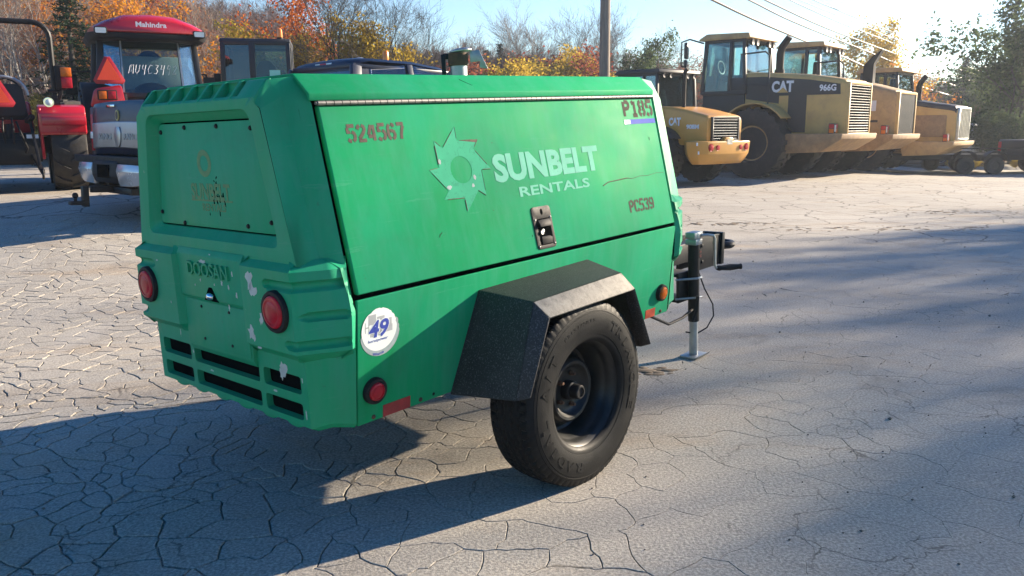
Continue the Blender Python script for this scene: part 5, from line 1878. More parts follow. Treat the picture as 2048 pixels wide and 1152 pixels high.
# ---------------------------------------------------------------- tractor helpers
def smv_triangle(parent, c, u, v, size):
    """slow-vehicle triangle: orange-red middle, dark red border"""
    u, v, c = Vector(u).normalized(), Vector(v).normalized(), Vector(c)
    n_ = u.cross(v)
    def P(a, b, h): return c + u * a * size + v * b * size + n_ * h
    ou = [(-.50, -.30), (-.42, -.42), (.42, -.42), (.50, -.30), (.09, .50), (-.09, .50)]
    inn = [(-.38, -.29), (.38, -.29), (.0, .44)]
    mb = MB()
    mb.loft([[P(a, b, 0) for a, b in ou], [P(a, b, .006) for a, b in ou]])
    o = mb.build('warning_triangle', 'dark_red', parent, bevel=.001)
    mb = MB()
    mb.loft([[P(a, b, .007) for a, b in inn], [P(a, b, .009) for a, b in inn]])
    mb.build('triangle_face', 'orange_red', o, smooth=0)
    return o

def cab_tractor():
    hd_ = math.radians(90 + 29)          # heading: away and to the left
    t = thing('cab_tractor', 'red cab tractor with white chalk number on its rear window', 'tractor', (-5.62, 13.35, gz(-5.6, 13.3)), hd_)
    # local frame x forward; origin below rear axle
    ch0, ch1 = 1.36, 2.17
    xa, xb = -.48, .92
    def q(x, y, z): return (x, y, z)
    P_ = {}
    # cab plan: rear window flat in the middle, rear quarters angled
    lo = [(xa, -.42), (xa, .42), (xa + .28, .72), (xb - .5, .78), (xb, .70), (xb, -.70), (xb - .5, -.78), (xa + .28, -.72)]
    hi = [(xa + .14, -.40), (xa + .14, .40), (xa + .36, .66), (xb - .5, .70), (xb - .08, .64), (xb - .08, -.64), (xb - .5, -.70), (xa + .36, -.66)]
    fr = MB()
    n = len(lo)
    for i in range(n):
        post(fr, (*lo[i], ch0 - .45), (*lo[i], ch0), .075)
        if i in (0, 1): post(fr, (*lo[i], ch0), (*hi[i], ch1), .035)
        else: post(fr, (*lo[i], ch0), (*hi[i], ch1), .085)
        j = (i + 1) % n
        post(fr, (*lo[i], ch0 - .02), (*lo[j], ch0 - .02), .07)
        post(fr, (*hi[i], ch1), (*hi[j], ch1), .08)
    cab = fr.build('cab', 'cab_black', t, bevel=.006)
    for i in (0, 1):
        s_ = MB()
        post(s_, (lo[i][0] - .022, lo[i][1], ch0 + .02), (hi[i][0] - .022, hi[i][1], ch1 - .04), .012, .022)
        s_.build('window_strip', 'galv', cab, smooth=0)
    for i in range(n):
        j = (i + 1) % n
        pane('rear_window' if i == 0 else 'window', [(*lo[i], ch0), (*lo[j], ch0), (*hi[j], ch1), (*hi[i], ch1)], 'glass', cab)
    base = MB()
    base.loft([[(x * .98, y * .98, z) for x, y in lo] for z in (ch0 - .75, ch0 - .03)])
    base.build('cab_base', 'cab_black', cab, bevel=.02)
    # chalk number
    up = Vector((.14, 0, ch1 - ch0)).normalized()
    ck_ = MB()
    segs = {'m': [[(0, 0), (.1, .9), (.35, 1), (.45, .2)], [(.45, .9), (.75, 1), (.9, 0)]], 'u': [[(0, 1), (.05, .2), (.4, 0), (.7, .3), (.72, 1)]], '4': [[(.1, 1), (.05, .5), (.7, .5)], [(.65, 1), (.62, -.1)]],
            'c': [[(.8, .9), (.3, 1), (0, .5), (.3, 0), (.85, .1)]], '3': [[(.1, 1), (.7, .95), (.35, .55), (.75, .35), (.5, 0), (.05, .05)]], '9': [[(.7, .9), (.2, 1), (.1, .6), (.65, .6), (.7, .9), (.6, -.1)]], '2': [[(.05, .8), (.4, 1), (.7, .75), (.1, 0), (.8, .05)]]}
    xx = .33
    for chh in 'mu4c3492':
        hgt = .13
        for pl_ in segs[chh]:
            pts = []
            for a, b_ in pl_:
                z = ch0 + .30 + b_ * hgt
                pts.append((xa + .14 * (z - ch0) / (ch1 - ch0) - .010, xx - a * .068, z))
            ck_.tube([(x_ , y_ - (z_ - ch0 - .3) * .25, z_) for x_, y_, z_ in pts], .0044, 5)
        xx -= .087
    ck_.build('chalk_number', 'paper', cab, smooth=0)
    # things seen inside: board, seat, wheel
    bd = MB()
    bd.box(xa + .55, xa + .57, -.62, .40, ch0 + .08, ch1 - .22)  # board behind the glass, widened as a backing for the chalk number
    bd.build('interior_board', 'board', cab, bevel=.01)
    se = MB()
    se.sphere((xa + .42, -.02, ch0 + .05), (.20, .26, .14), 14, 8)
    se.sphere((xa + .75, -.05, ch0 + .40), (.08, .24, .30), 14, 8)
    se.build('seat', 'seat', cab)
    # roof
    ro = MB()
    oy = .78
    sect = lambda x, k, z0, z1, cr: [(x, -oy * k, z0), (x, -oy * k * 1.02, z0 + (z1 - z0) * .4), (x, -oy * k * .80, z1 - .02), (x, -oy * k * .45, z1 + cr * .8), (x, 0, z1 + cr), (x, oy * k * .45, z1 + cr * .8), (x, oy * k * .80, z1 - .02), (x, oy * k * 1.02, z0 + (z1 - z0) * .4), (x, oy * k, z0)]
    zr = ch1
    ro.loft([sect(xa - .22, .86, zr + .07, zr + .17, .05), sect(xa - .20, .90, zr + .06, zr + .20, .06), sect(xa - .05, .97, zr + .05, zr + .24, .09), sect(xa + .45, 1.0, zr + .05, zr + .27, .10), sect(xb - .1, .99, zr + .05, zr + .26, .08), sect(xb + .28, .88, zr + .06, zr + .16, .03)])
    rfo = ro.build('cab_roof', 'red_paint', cab, smooth=50)
    ru = MB()
    ru.loft([[(x, y * k, z) for x, y in ((xa - .19, -.72), (xa - .19, .72), (xa + .15, .85), (xb + .1, .84), (xb + .26, .7), (xb + .26, -.7), (xb + .1, -.84), (xa + .15, -.85))] for z, k in ((zr - .03, .93), (zr + .065, 1.0))])
    ru.build('roof_underside', 'black_plastic', rfo, bevel=.02)
    text_obj('lettering', 'Mahindra', 'paper', rfo, (xa - .226, .20, zr + .135), (0, -1, 0), (.10, 0, .98), .42, .075, bold=.03, depth=.006)
    for sg in (1, -1):
        l = MB()
        l.prism(rounded([(sg * .67 - .085, zr + .015), (sg * .67 + .085, zr + .015), (sg * .67 + .085, zr + .115), (sg * .67 - .085, zr + .115)], .02, 2), 'yz', xa - .235, xa - .12)
        wlo = l.build('work_lamp', 'black_plastic', rfo, bevel=.006)
        l = MB()
        l.prism(rounded([(sg * .67 - .070, zr + .028), (sg * .67 + .070, zr + .028), (sg * .67 + .070, zr + .102), (sg * .67 - .070, zr + .102)], .015, 2), 'yz', xa - .240, xa - .234)
        l.build('lens', 'lamp_white', wlo)
    # fenders with tail lights; big rear wheels
    for sg in (1, -1):
        f = MB()
        arc = [(.80 * math.cos(math.radians(a)), .74 + .80 * math.sin(math.radians(a))) for a in range(10, 175, 11)]
        inn = [(x * .95, .74 + (z - .74) * .95) for x, z in reversed(arc)]
        f.prism(arc + inn, 'xz', sg * .50, sg * .98)
        fo = f.build('fender', 'black_plastic', t, bevel=.02, smooth=40)
        g_ = MB()
        g_.prism(rounded([(sg * .42, 1.16), (sg * .90, 1.16), (sg * .82, 1.42), (sg * .46, 1.48)], .05, 3), 'yz', -.70, -.46)
        go = g_.build('fender_panel', 'red_paint', fo, bevel=.02, smooth=40)
        h_ = MB()
        h_.box(-.72, -.695, sg * .66 - .13, sg * .66 + .13, 1.26, 1.40)
        ho = h_.build('tail_light_housing', 'black_plastic', go, bevel=.006)
        for (yo, mm) in ((.06, 'amber'), (-.06, 'red_lens')):
            l = MB()
            l.box(-.728, -.719, sg * .66 + yo - .052, sg * .66 + yo + .052, 1.275, 1.385)
            l.build('tail_light', mm, ho, bevel=.003)
        lug_wheel('wheel', .74, .46, .36, t, (0, sg * .78, .72), 'red_paint', sg, 20, 'rubber_far', 36, True)
        lug_wheel('wheel', .50, .30, .26, t, (2.15, sg * .72, .48), 'red_paint', sg, 18, 'rubber_far', 30, True)
        m_o = MB()
        m_o.tube([(xb, sg * .72, 1.75), (xb + .12, sg * 1.02, 1.75), (xb + .12, sg * 1.06, 1.2)], .018, 6)
        m_o.obox((xb + .12, sg * 1.06, 1.55), (.02, 0, 0), (0, .09, 0), (0, 0, .16))
        m_o.build('mirror', 'black_plastic', cab, bevel=.006)
    smv_triangle(t, (-.76, .62, 1.66), (0, -1, 0), (.12, 0, 1), .42)
    hd2 = MB()
    hd2.loft([[(1.0, -.36, .85), (1.0, .36, .85), (1.0, .36, 1.38), (1.0, -.36, 1.38)], [(2.6, -.30, .80), (2.6, .30, .80), (2.6, .30, 1.18), (2.6, -.30, 1.18)]])
    hd2.build('bonnet', 'red_paint', t, bevel=.04, seg=3)
    ch_ = MB()
    ch_.box(-.5, 2.5, -.30, .30, .42, .88)
    ch_.box(-.15, .15, -.6, .6, .6, .85).box(2.05, 2.25, -.6, .6, .4, .55)
    for sg in (1, -1):
        post(ch_, (-.45, sg * .28, .62), (-1.05, sg * .36, .45), .05)
    ch_.build('chassis', 'black_metal', t, bevel=.02)
    l = MB()
    l.box(-.74, -.70, -.72, -.40, 1.16, 1.25)
    l.build('rear_plate', 'paper', t, bevel=.004)
    return t
cab_tractor()

def open_tractor():
    hd_ = math.radians(90 + 30)
    t = thing('open_tractor', 'red open-station tractor with black roll bar and slow-vehicle triangle', 'tractor', (-6.95, 11.75, gz(-6.9, 11.7)), hd_)
    bar = MB()
    yy = .60
    top = 2.28
    pts = [(-.30, -yy, .75), (-.34, -yy, 1.4), (-.36, -yy, top - .22)] + [(-.36, -yy + .20 * (1 - math.cos(a)), top - .22 + .20 * math.sin(a)) for a in [PI / 2 * k / 5 for k in range(1, 6)]]
    full = pts + [(x, -y, z) for x, y, z in reversed(pts)]
    bar.tube(full, .036, 10)
    bar.box(-.40, -.28, -yy - .05, -yy + .05, .75, 1.30).box(-.40, -.28, yy - .05, yy + .05, .75, 1.30)
    for sg in (-1, 1):
        bar.cyl((-.36, sg * yy - .07, 1.36), (-.36, sg * yy + .09, 1.36), .022, 8)
    bar.build('roll_bar', 'black_metal', t)
    for sg in (-1, 1):
        f = MB()
        arc = [(-.66, .80), (-.66, 1.06), (-.60, 1.15), (-.35, 1.18), (.15, 1.16), (.42, 1.0), (.55, .78)]
        inn = [(x * .95, z - .035) for x, z in reversed(arc)]
        f.prism(arc + inn, 'xz', sg * .36, sg * .93)
        f.prism([(-.62, .45), (-.64, 1.13), (.15, 1.13), (.50, .78), (.40, .45)], 'xz', sg * .36, sg * .40)
        fo = f.build('fender', 'red_paint', t, bevel=.03, seg=3, smooth=45)
        s_ = MB()
        s_.box(-.71, -.66, sg * .66 - .27, sg * .66 + .27, .90, 1.02)
        s_.build('fender_step', 'red_paint', fo, bevel=.015)
        l = MB()
        l.lathe([(.055, .05), (.066, -.02), (.062, -.035), (.05, -.035)], 'x', (-.70, sg * .50, 1.20), 20)
        lo_ = l.build('work_lamp', 'chrome', fo)
        l = MB()
        l.lathe([(.056, -.028), (.03, -.042), (.0001, -.046)], 'x', (-.70, sg * .50, 1.20), 20)
        l.build('lens', 'lamp_white', lo_)
        h_ = MB()
        h_.box(-.44, -.36, sg * .67 - .075, sg * .67 + .05, 1.38, 1.70)
        post(h_, (-.38, sg * .64, 1.25), (-.40, sg * .70, 1.45), .05)
        ho = h_.build('tail_light_housing', 'black_plastic', t, bevel=.01)
        for z0, z1, mm in ((1.55, 1.67, 'amber'), (1.40, 1.54, 'red_lens')):
            l = MB()
            l.box(-.50, -.44, sg * .76 - .055, sg * .76 + .075, z0, z1)
            l.build('tail_light', mm, ho, bevel=.006)
        lug_wheel('wheel', .64, .44, .30, t, (0, sg * .70, .62), 'red_paint', sg, 16, 'rubber_far', 36, True)
        lug_wheel('wheel', .42, .28, .22, t, (1.75, sg * .62, .40), 'red_paint', sg, 16, 'rubber_far', 30, True)
    ch_ = MB()
    ch_.box(-.55, 2.2, -.26, .26, .38, .80)
    ch_.box(-.62, -.45, -.36, .36, .42, .72)
    ch_.box(-.15, .15, -.6, .6, .52, .74)
    ch_.cyl((-.50, 0, .92), (-.50, 0, .60), .06, 10)
    for sg in (-1, 1):
        post(ch_, (-.50, sg * .24, .55), (-1.10, sg * .34, .30), .05)
        post(ch_, (-.55, sg * .26, .98), (-.95, sg * .32, .36), .035)
        post(ch_, (-.52, sg * .22, .95), (-.62, sg * .30, 1.02), .06)
        ch_.tube([(-.60, sg * .10, .95), (-.72, sg * .14, .80), (-.66, sg * .20, .60), (-.58, sg * .16, .5)], .015, 6)
        ch_.tube([(-.58, sg * .05, 1.00), (-.70, sg * .06, .85), (-.66, sg * .05, .66)], .013, 6)
        ch_.tube([(-1.12, sg * .34, .25 + .05 * math.cos(a)) if False else (-1.12 + .045 * math.sin(a), sg * .34, .28 + .06 * math.cos(a)) for a in [2 * PI * k / 12 for k in range(13)]], .016, 6)
    ch_.build('chassis', 'black_metal', t, bevel=.01)
    lk_ = MB()
    lk_.box(-.66, -.64, -.34, -.20, .73, .78)
    lk_.build('label', 'paper', t, smooth=0)
    se = MB()
    se.box(-.28, .18, -.25, .25, .98, 1.08)
    se.prism(rounded([(-.25, 1.02), (.25, 1.02), (.21, 1.45), (-.21, 1.45)], .09, 4), 'yz', -.34, -.24)
    se.build('seat', 'seat', t, bevel=.02, seg=2)
    sr_ = MB()
    sr_.tube([(-.36, .27 * math.cos(a), 1.30 + .24 * math.sin(a)) for a in [PI * k / 12 for k in range(13)]], .022, 8)
    sr_.build('seat_rail', 'galv', t)
    sw = MB()
    sw.tube([(.62 + .06 * math.sin(a), .19 * math.cos(a), 1.40 + .17 * math.sin(a)) for a in [2 * PI * k / 18 for k in range(19)]], .015, 6, caps=False)
    sw.tube([(.62, 0, 1.40), (.85, 0, .95)], .03, 8)
    sw.build('steering_wheel', 'black_plastic', t)
    bn = MB()
    bn.loft([[(.75, -.33, .78), (.75, .33, .78), (.75, .30, 1.26), (.75, -.30, 1.26)], [(2.25, -.28, .70), (2.25, .28, .70), (2.25, .25, 1.08), (2.25, -.25, 1.08)]])
    bn.build('bonnet', 'red_paint', t, bevel=.05, seg=3)
    smv_triangle(t, (-.64, .10, 1.32), (0, -1, 0), (.10, 0, 1), .44)
    return t
open_tractor()

# ---------------------------------------------------------------- pickup with lifted tail towards us
def pickup(name, label, rear, heading_deg, slope, paint, full=True, scale=1.0, group=None):
    """local frame: x forward, y left, z up, origin on the ground below the tailgate middle"""
    h = math.radians(heading_deg)
    f = Vector((math.sin(h), math.cos(h), math.tan(math.radians(slope)))).normalized()
    l = Vector((-math.cos(h), math.sin(h), 0))
    u = f.cross(l)
    mt = Matrix((f, l, u)).transposed().to_4x4()
    mt.translation = Vector(rear)
    t = thing(name, label, 'pickup truck', mtx=mt, group=group)
    w = .98
    zb, zt_ = .82, 1.37
    # bed box
    b = MB()
    prof = rounded([(0.02, .62), (0.02, 1.37), (2.38, 1.40), (2.38, .55), (2.2, .55)], .02, 2)
    for sg in (1, -1):
        ps = [(0.03, .66), (.02, 1.36), (2.40, 1.39), (2.40, .60), (1.82, .60)] + [(1.35 + .47 * math.cos(math.radians(a)), .58 + .47 * math.sin(math.radians(a))) for a in range(10, 171, 16)] + [(.88, .60), (.3, .62)]
        rings = [[(x, sg * yy, z) for x, z in ps] for yy in (w - .14, w - .03, w)]
        rings = [[(x, sg * (w - .14), z) for x, z in ps], [(x, sg * (w - .02), z) for x, z in ps], [(.0 + x, sg * w, min(z, 1.30) if z > 1.2 else z) for x, z in ps]]
        q = MB()
        q.loft(rings)
        q.build('bed_side', paint, t, bevel=.012, seg=2, smooth=40)
    b.box(.08, 2.40, -w + .12, w - .12, .74, .80)
    b.box(2.34, 2.42, -w + .10, w - .10, .80, 1.39)
    b.build('bed', 'black_plastic', t, bevel=.008)
    # tailgate: crowned top, ribbed lower field
    tg = MB()
    yy = .80
    rows = [(.06, .80), (.015, .82), (-.005, .90), (-.012, .92), (-.012, 1.16), (-.008, 1.20), (-.004, 1.34), (.02, 1.395), (.09, 1.405)]
    tg.loft([[(x, y, z + .018 * (1 - (y / yy) ** 2)) for x, z in rows] + [(.10, y, 1.39), (.10, y, .80)] for y in [-yy + 2 * yy * k / 10 for k in range(11)]])
    tgo = tg.build('tailgate', paint, t, bevel=.004, smooth=45)
    sp = MB()
    sp.loft([[(x, y, z + .018 * (1 - (y / yy) ** 2)) for x, z in ((-.014, .885), (-.024, .895), (-.024, 1.165), (-.014, 1.175), (-.006, 1.17), (-.006, .89))] for y in [-yy + .02 + (2 * yy - .04) * k / 8 for k in range(9)]])
    so_ = sp.build('tailgate_trim', 'silver_strip', tgo, bevel=.003, smooth=40)
    text_obj('lettering', 'KING', 'galv', so_, (-.0245, .58, .99), (0, -1, 0), (0, 0, 1), .38, .07, bold=.03, depth=.006)
    text_obj('lettering', 'RANCH', 'galv', so_, (-.0245, -.16, .99), (0, -1, 0), (0, 0, 1), .44, .07, bold=.03, depth=.006)
    rh = MB()
    rh.prism([(-.08, .98), (-.05, .93), (0, .90), (.05, .93), (.08, .98), (.09, 1.07), (.06, 1.13), (-.06, 1.13), (-.09, 1.07)], 'yz', -.036, -.022)
    rh.build('shield_badge', 'silver_strip', so_, bevel=.004)
    bd_ = MB()
    bd_.loft([[(x, .03 + .045 * math.cos(a), 1.255 + .06 * math.sin(a)) for a in [2 * PI * k / 20 for k in range(20)]] for x in (-.020, -.004)])
    bd_.build('oval_badge', 'emb_gold', tgo)
    bd2 = MB()
    bd2.loft([[(x, .03 + .030 * math.cos(a), 1.255 + .042 * math.sin(a)) for a in [2 * PI * k / 20 for k in range(20)]] for x in (-.023, -.018)])
    bd2.build('badge_middle', 'decal_black', tgo)
    hn = MB()
    hn.box(-.020, -.004, .10, .34, 1.345, 1.375)
    hn.build('tailgate_handle', 'chrome', tgo, bevel=.004)
    for sg in (1, -1):
        l_ = MB()
        l_.loft([[(x, sg * y, z) for x, y in ((-.005, .815), (.0, .90), (.04, .965), (.22, .985), (.22, .95), (.06, .82))] for z in (.86, 1.28)])
        lo_ = l_.build('tail_light', 'red_lens', t, bevel=.01)
        l2 = MB()
        l2.box(-.012, .02, sg * .84 - .02, sg * .84 + .06, 1.0, 1.08)
        l2.build('reverse_light', 'lamp_white', lo_, bevel=.004)
    # bumper: black middle step, bright corner pieces
    bm_ = MB()
    bm_.loft([[(x, y, z) for x, z in ((-.19, .74), (-.20, .60), (-.16, .52), (.05, .52), (.05, .78), (-.15, .79))] for y in (-.36, .36)])
    bo = bm_.build('bumper', 'black_plastic', t, bevel=.015)
    st_ = MB()
    st_.loft([[(x, y * k, z) for x, y in ((-.17, -1.0), (-.17, 1.0), (.12, 1.02), (.12, -1.02))] for z, k in ((.735, .98), (.800, 1.0), (.812, .99))])
    st_.build('bumper_step', 'black_plastic', bo, bevel=.01)
    for sg in (1, -1):
        c_ = MB()
        c_.loft([[(-.185 + dx, sg * y, .735 - d0), (-.205 + dx, sg * y, .66 - d0 * .5), (-.17 + dx, sg * y, .50 + d1), (-.12 + dx, sg * y, .50 + d1), (-.12 + dx, sg * y, .735 - d0)] for dx, y, d0, d1 in ((.0, .37, .0, .0), (.005, .70, .0, .01), (.04, .90, .0, .04), (.12, 1.0, .0, .10), (.26, 1.03, .01, .16))])
        c_.build('bumper_corner', 'bright_trim', bo, bevel=.006, smooth=45)
    pl = MB()
    pl.box(-.21, -.195, -.16, .16, .58, .72)
    pl.build('plate_recess', 'core', bo)
    # hitch
    ht = MB()
    ht.box(-.34, .4, -.035, .035, .42, .49)
    ht.box(-.12, -.02, -.55, .55, .41, .48)
    ht.obox((-.40, 0, .38), (.03, 0, 0), (0, .04, 0), (0, 0, .11))
    ht.box(-.56, -.38, -.045, .045, .29, .33)
    ht.sphere((-.50, 0, .39), .032, 12, 8)
    ht.cyl((-.50, 0, .33), (-.50, 0, .37), .018, 8)
    ht.build('tow_hitch', 'black_metal', t, bevel=.004)
    # chassis and wheels
    ch_ = MB()
    for sg in (1, -1):
        ch_.box(.0, 5.4, sg * .45 - .04, sg * .45 + .04, .46, .60)
    ch_.cyl((1.35, -.8, .40), (1.35, .8, .40), .06, 10)
    ch_.sphere((1.35, 0, .40), (.17, .20, .17), 12, 8)
    ch_.build('chassis', 'black_metal', t)
    for x in (1.35, 5.05):
        for sg in (1, -1):
            lug_wheel('wheel', .41, .27, .24, t, (x, sg * .82, .40), 'silver_strip', sg, 30, 'rubber_far', 36)
    # cab
    xs0 = 2.46
    sec = [(2.46, 1.40, .92), (2.44, 1.02, .97), (2.46, .58, .98)]
    body = MB()
    low = [(2.44, .55), (2.44, 1.36), (4.75, 1.33), (4.75, .55)]
    body.loft([[(x, sg_ * 1.0, z) for x, z in low] for sg_ in (-.99, -.985, .985, .99)])
    bodyo = body.build('cab_body', paint, t, bevel=.05, seg=3, smooth=45)
    # greenhouse
    gl = [(2.50, 1.36, .90), (4.72, 1.34, .90)]
    tops = [(2.60, 1.86, .70), (2.78, 1.955, .67), (3.55, 1.985, .66), (4.0, 1.95, .65), (4.18, 1.88, .66)]
    rf = MB()
    def rs(x, z, wd): return [(x, wd, z), (x, wd * .93, z + .035), (x, wd * .6, z + .055), (x, 0, z + .062), (x, -wd * .6, z + .055), (x, -wd * .93, z + .035), (x, -wd, z), (x, -wd * .9, z - .03), (x, wd * .9, z - .03)]
    rf.loft([rs(2.58, 1.950, .71), rs(2.62, 2.005, .72), rs(2.80, 2.050, .72), rs(3.5, 2.070, .71), rs(4.0, 2.040, .69), rs(4.22, 1.980, .68)])
    rfo = rf.build('roof', paint, bodyo, smooth=45)
    gp = MB()
    def c(i, sg): return Vector([(2.49, sg * .90, 1.36), (3.42, sg * .93, 1.36), (3.52, sg * .93, 1.36), (4.55, sg * .92, 1.34), (2.60, sg * .715, 1.98), (3.42, sg * .715, 2.05), (3.50, sg * .71, 2.05), (4.12, sg * .69, 2.01)][i])
    for sg in (1, -1):
        for i, j in ((0, 4), (1, 5), (3, 7)):
            post(gp, c(i, sg), c(j, sg), .14 if i == 0 else .09, .07)
        post(gp, c(0, sg), c(3, sg), .06, .06)
        post(gp, c(4, sg), c(7, sg), .05, .05)
        # rear-corner sail panel
        gp.add([c(0, sg), c(0, sg) + Vector((.30, 0, 0)), c(4, sg) + Vector((.22, 0, .01)), c(4, sg)], [(0, 1, 2, 3)])
    post(gp, c(0, 1), c(0, -1), .06, .06)
    post(gp, c(4, 1), c(4, -1), .06, .06)
    gp.build('pillars', paint, bodyo, bevel=.008)
    for sg in (1, -1):
        pane('side_window', [c(0, sg) + Vector((.28, 0, .02)), c(1, sg), c(5, sg), c(4, sg) + Vector((.20, 0, 0))], 'glass_dark', bodyo)
        pane('side_window', [c(2, sg), c(3, sg), c(7, sg), c(6, sg)], 'glass_dark', bodyo)
        tr_ = MB()
        off = Vector((0, sg * .012, 0))
        tr_.tube([c(0, sg) + Vector((.27, 0, .01)) + off, c(4, sg) + Vector((.22, 0, -.035)) + off, c(5, sg) + Vector((-.02, 0, -.035)) + off], .009, 6)
        tr_.build('window_trim', 'chrome', bodyo)
    pane('rear_window', [c(0, 1), c(0, -1), c(4, -1), c(4, 1)], 'glass_dark', bodyo)
    pane('windscreen', [c(3, 1), c(3, -1), c(7, -1), c(7, 1)], 'glass_dark', bodyo)
    # high brake light with white cargo lamps, roof marker, beacon
    hb = MB()
    hb.obox((2.602, 0, 2.012), (.012, 0, .004), (0, .19, 0), (-.004, 0, .028))
    ho = hb.build('brake_light_housing', 'lamp_white', rfo, bevel=.006)
    hb = MB()
    hb.obox((2.590, 0, 2.012), (.004, 0, .001), (0, .075, 0), (-.001, 0, .026))
    hb.build('brake_light', 'red_lens', ho, bevel=.003)
    for y in (-.42, .0, .42):
        q = MB()
        q.sphere((2.95, y + .1, 2.105), (.07, .05, .028), 10, 6)
        q.build('roof_marker', 'galv', rfo)
    bc = MB()
    bc.lathe([(.040, 0), (.042, .02), (.038, .10), (.025, .125), (.0001, .13)], 'z', (3.28, -.42, 2.115), 16)
    bo_ = bc.build('beacon', 'beacon', rfo)
    bc = MB()
    bc.lathe([(.046, -.03), (.046, .006)], 'z', (3.28, -.42, 2.115), 16)
    bc.build('beacon_base', 'black_plastic', bo_)
    # bonnet
    fn = MB()
    low = [(4.75, .55), (4.75, 1.33), (5.9, 1.24), (6.05, 1.1), (6.08, .5)]
    fn.loft([[(x, yv, z) for x, z in low] for yv in (-.99, -.98, .98, .99)])
    fn.build('bonnet', paint, t, bevel=.06, seg=3, smooth=45)
    for sg in (1, -1):
        q = MB()
        q.obox((4.35, sg * 1.16, 1.42), (.05, 0, 0), (0, .12, 0), (0, 0, .16))
        q.obox((4.35, sg * 1.02, 1.36), (.03, 0, 0), (0, .06, 0), (0, 0, .02))
        q.build('mirror', 'black_plastic', bodyo, bevel=.02)
    return t
pickup('pickup_truck', 'dark navy pickup truck parked behind the green compressor with silver-trimmed tailgate', (-4.33, 9.30, .19), 45, -2.4, 'navy')

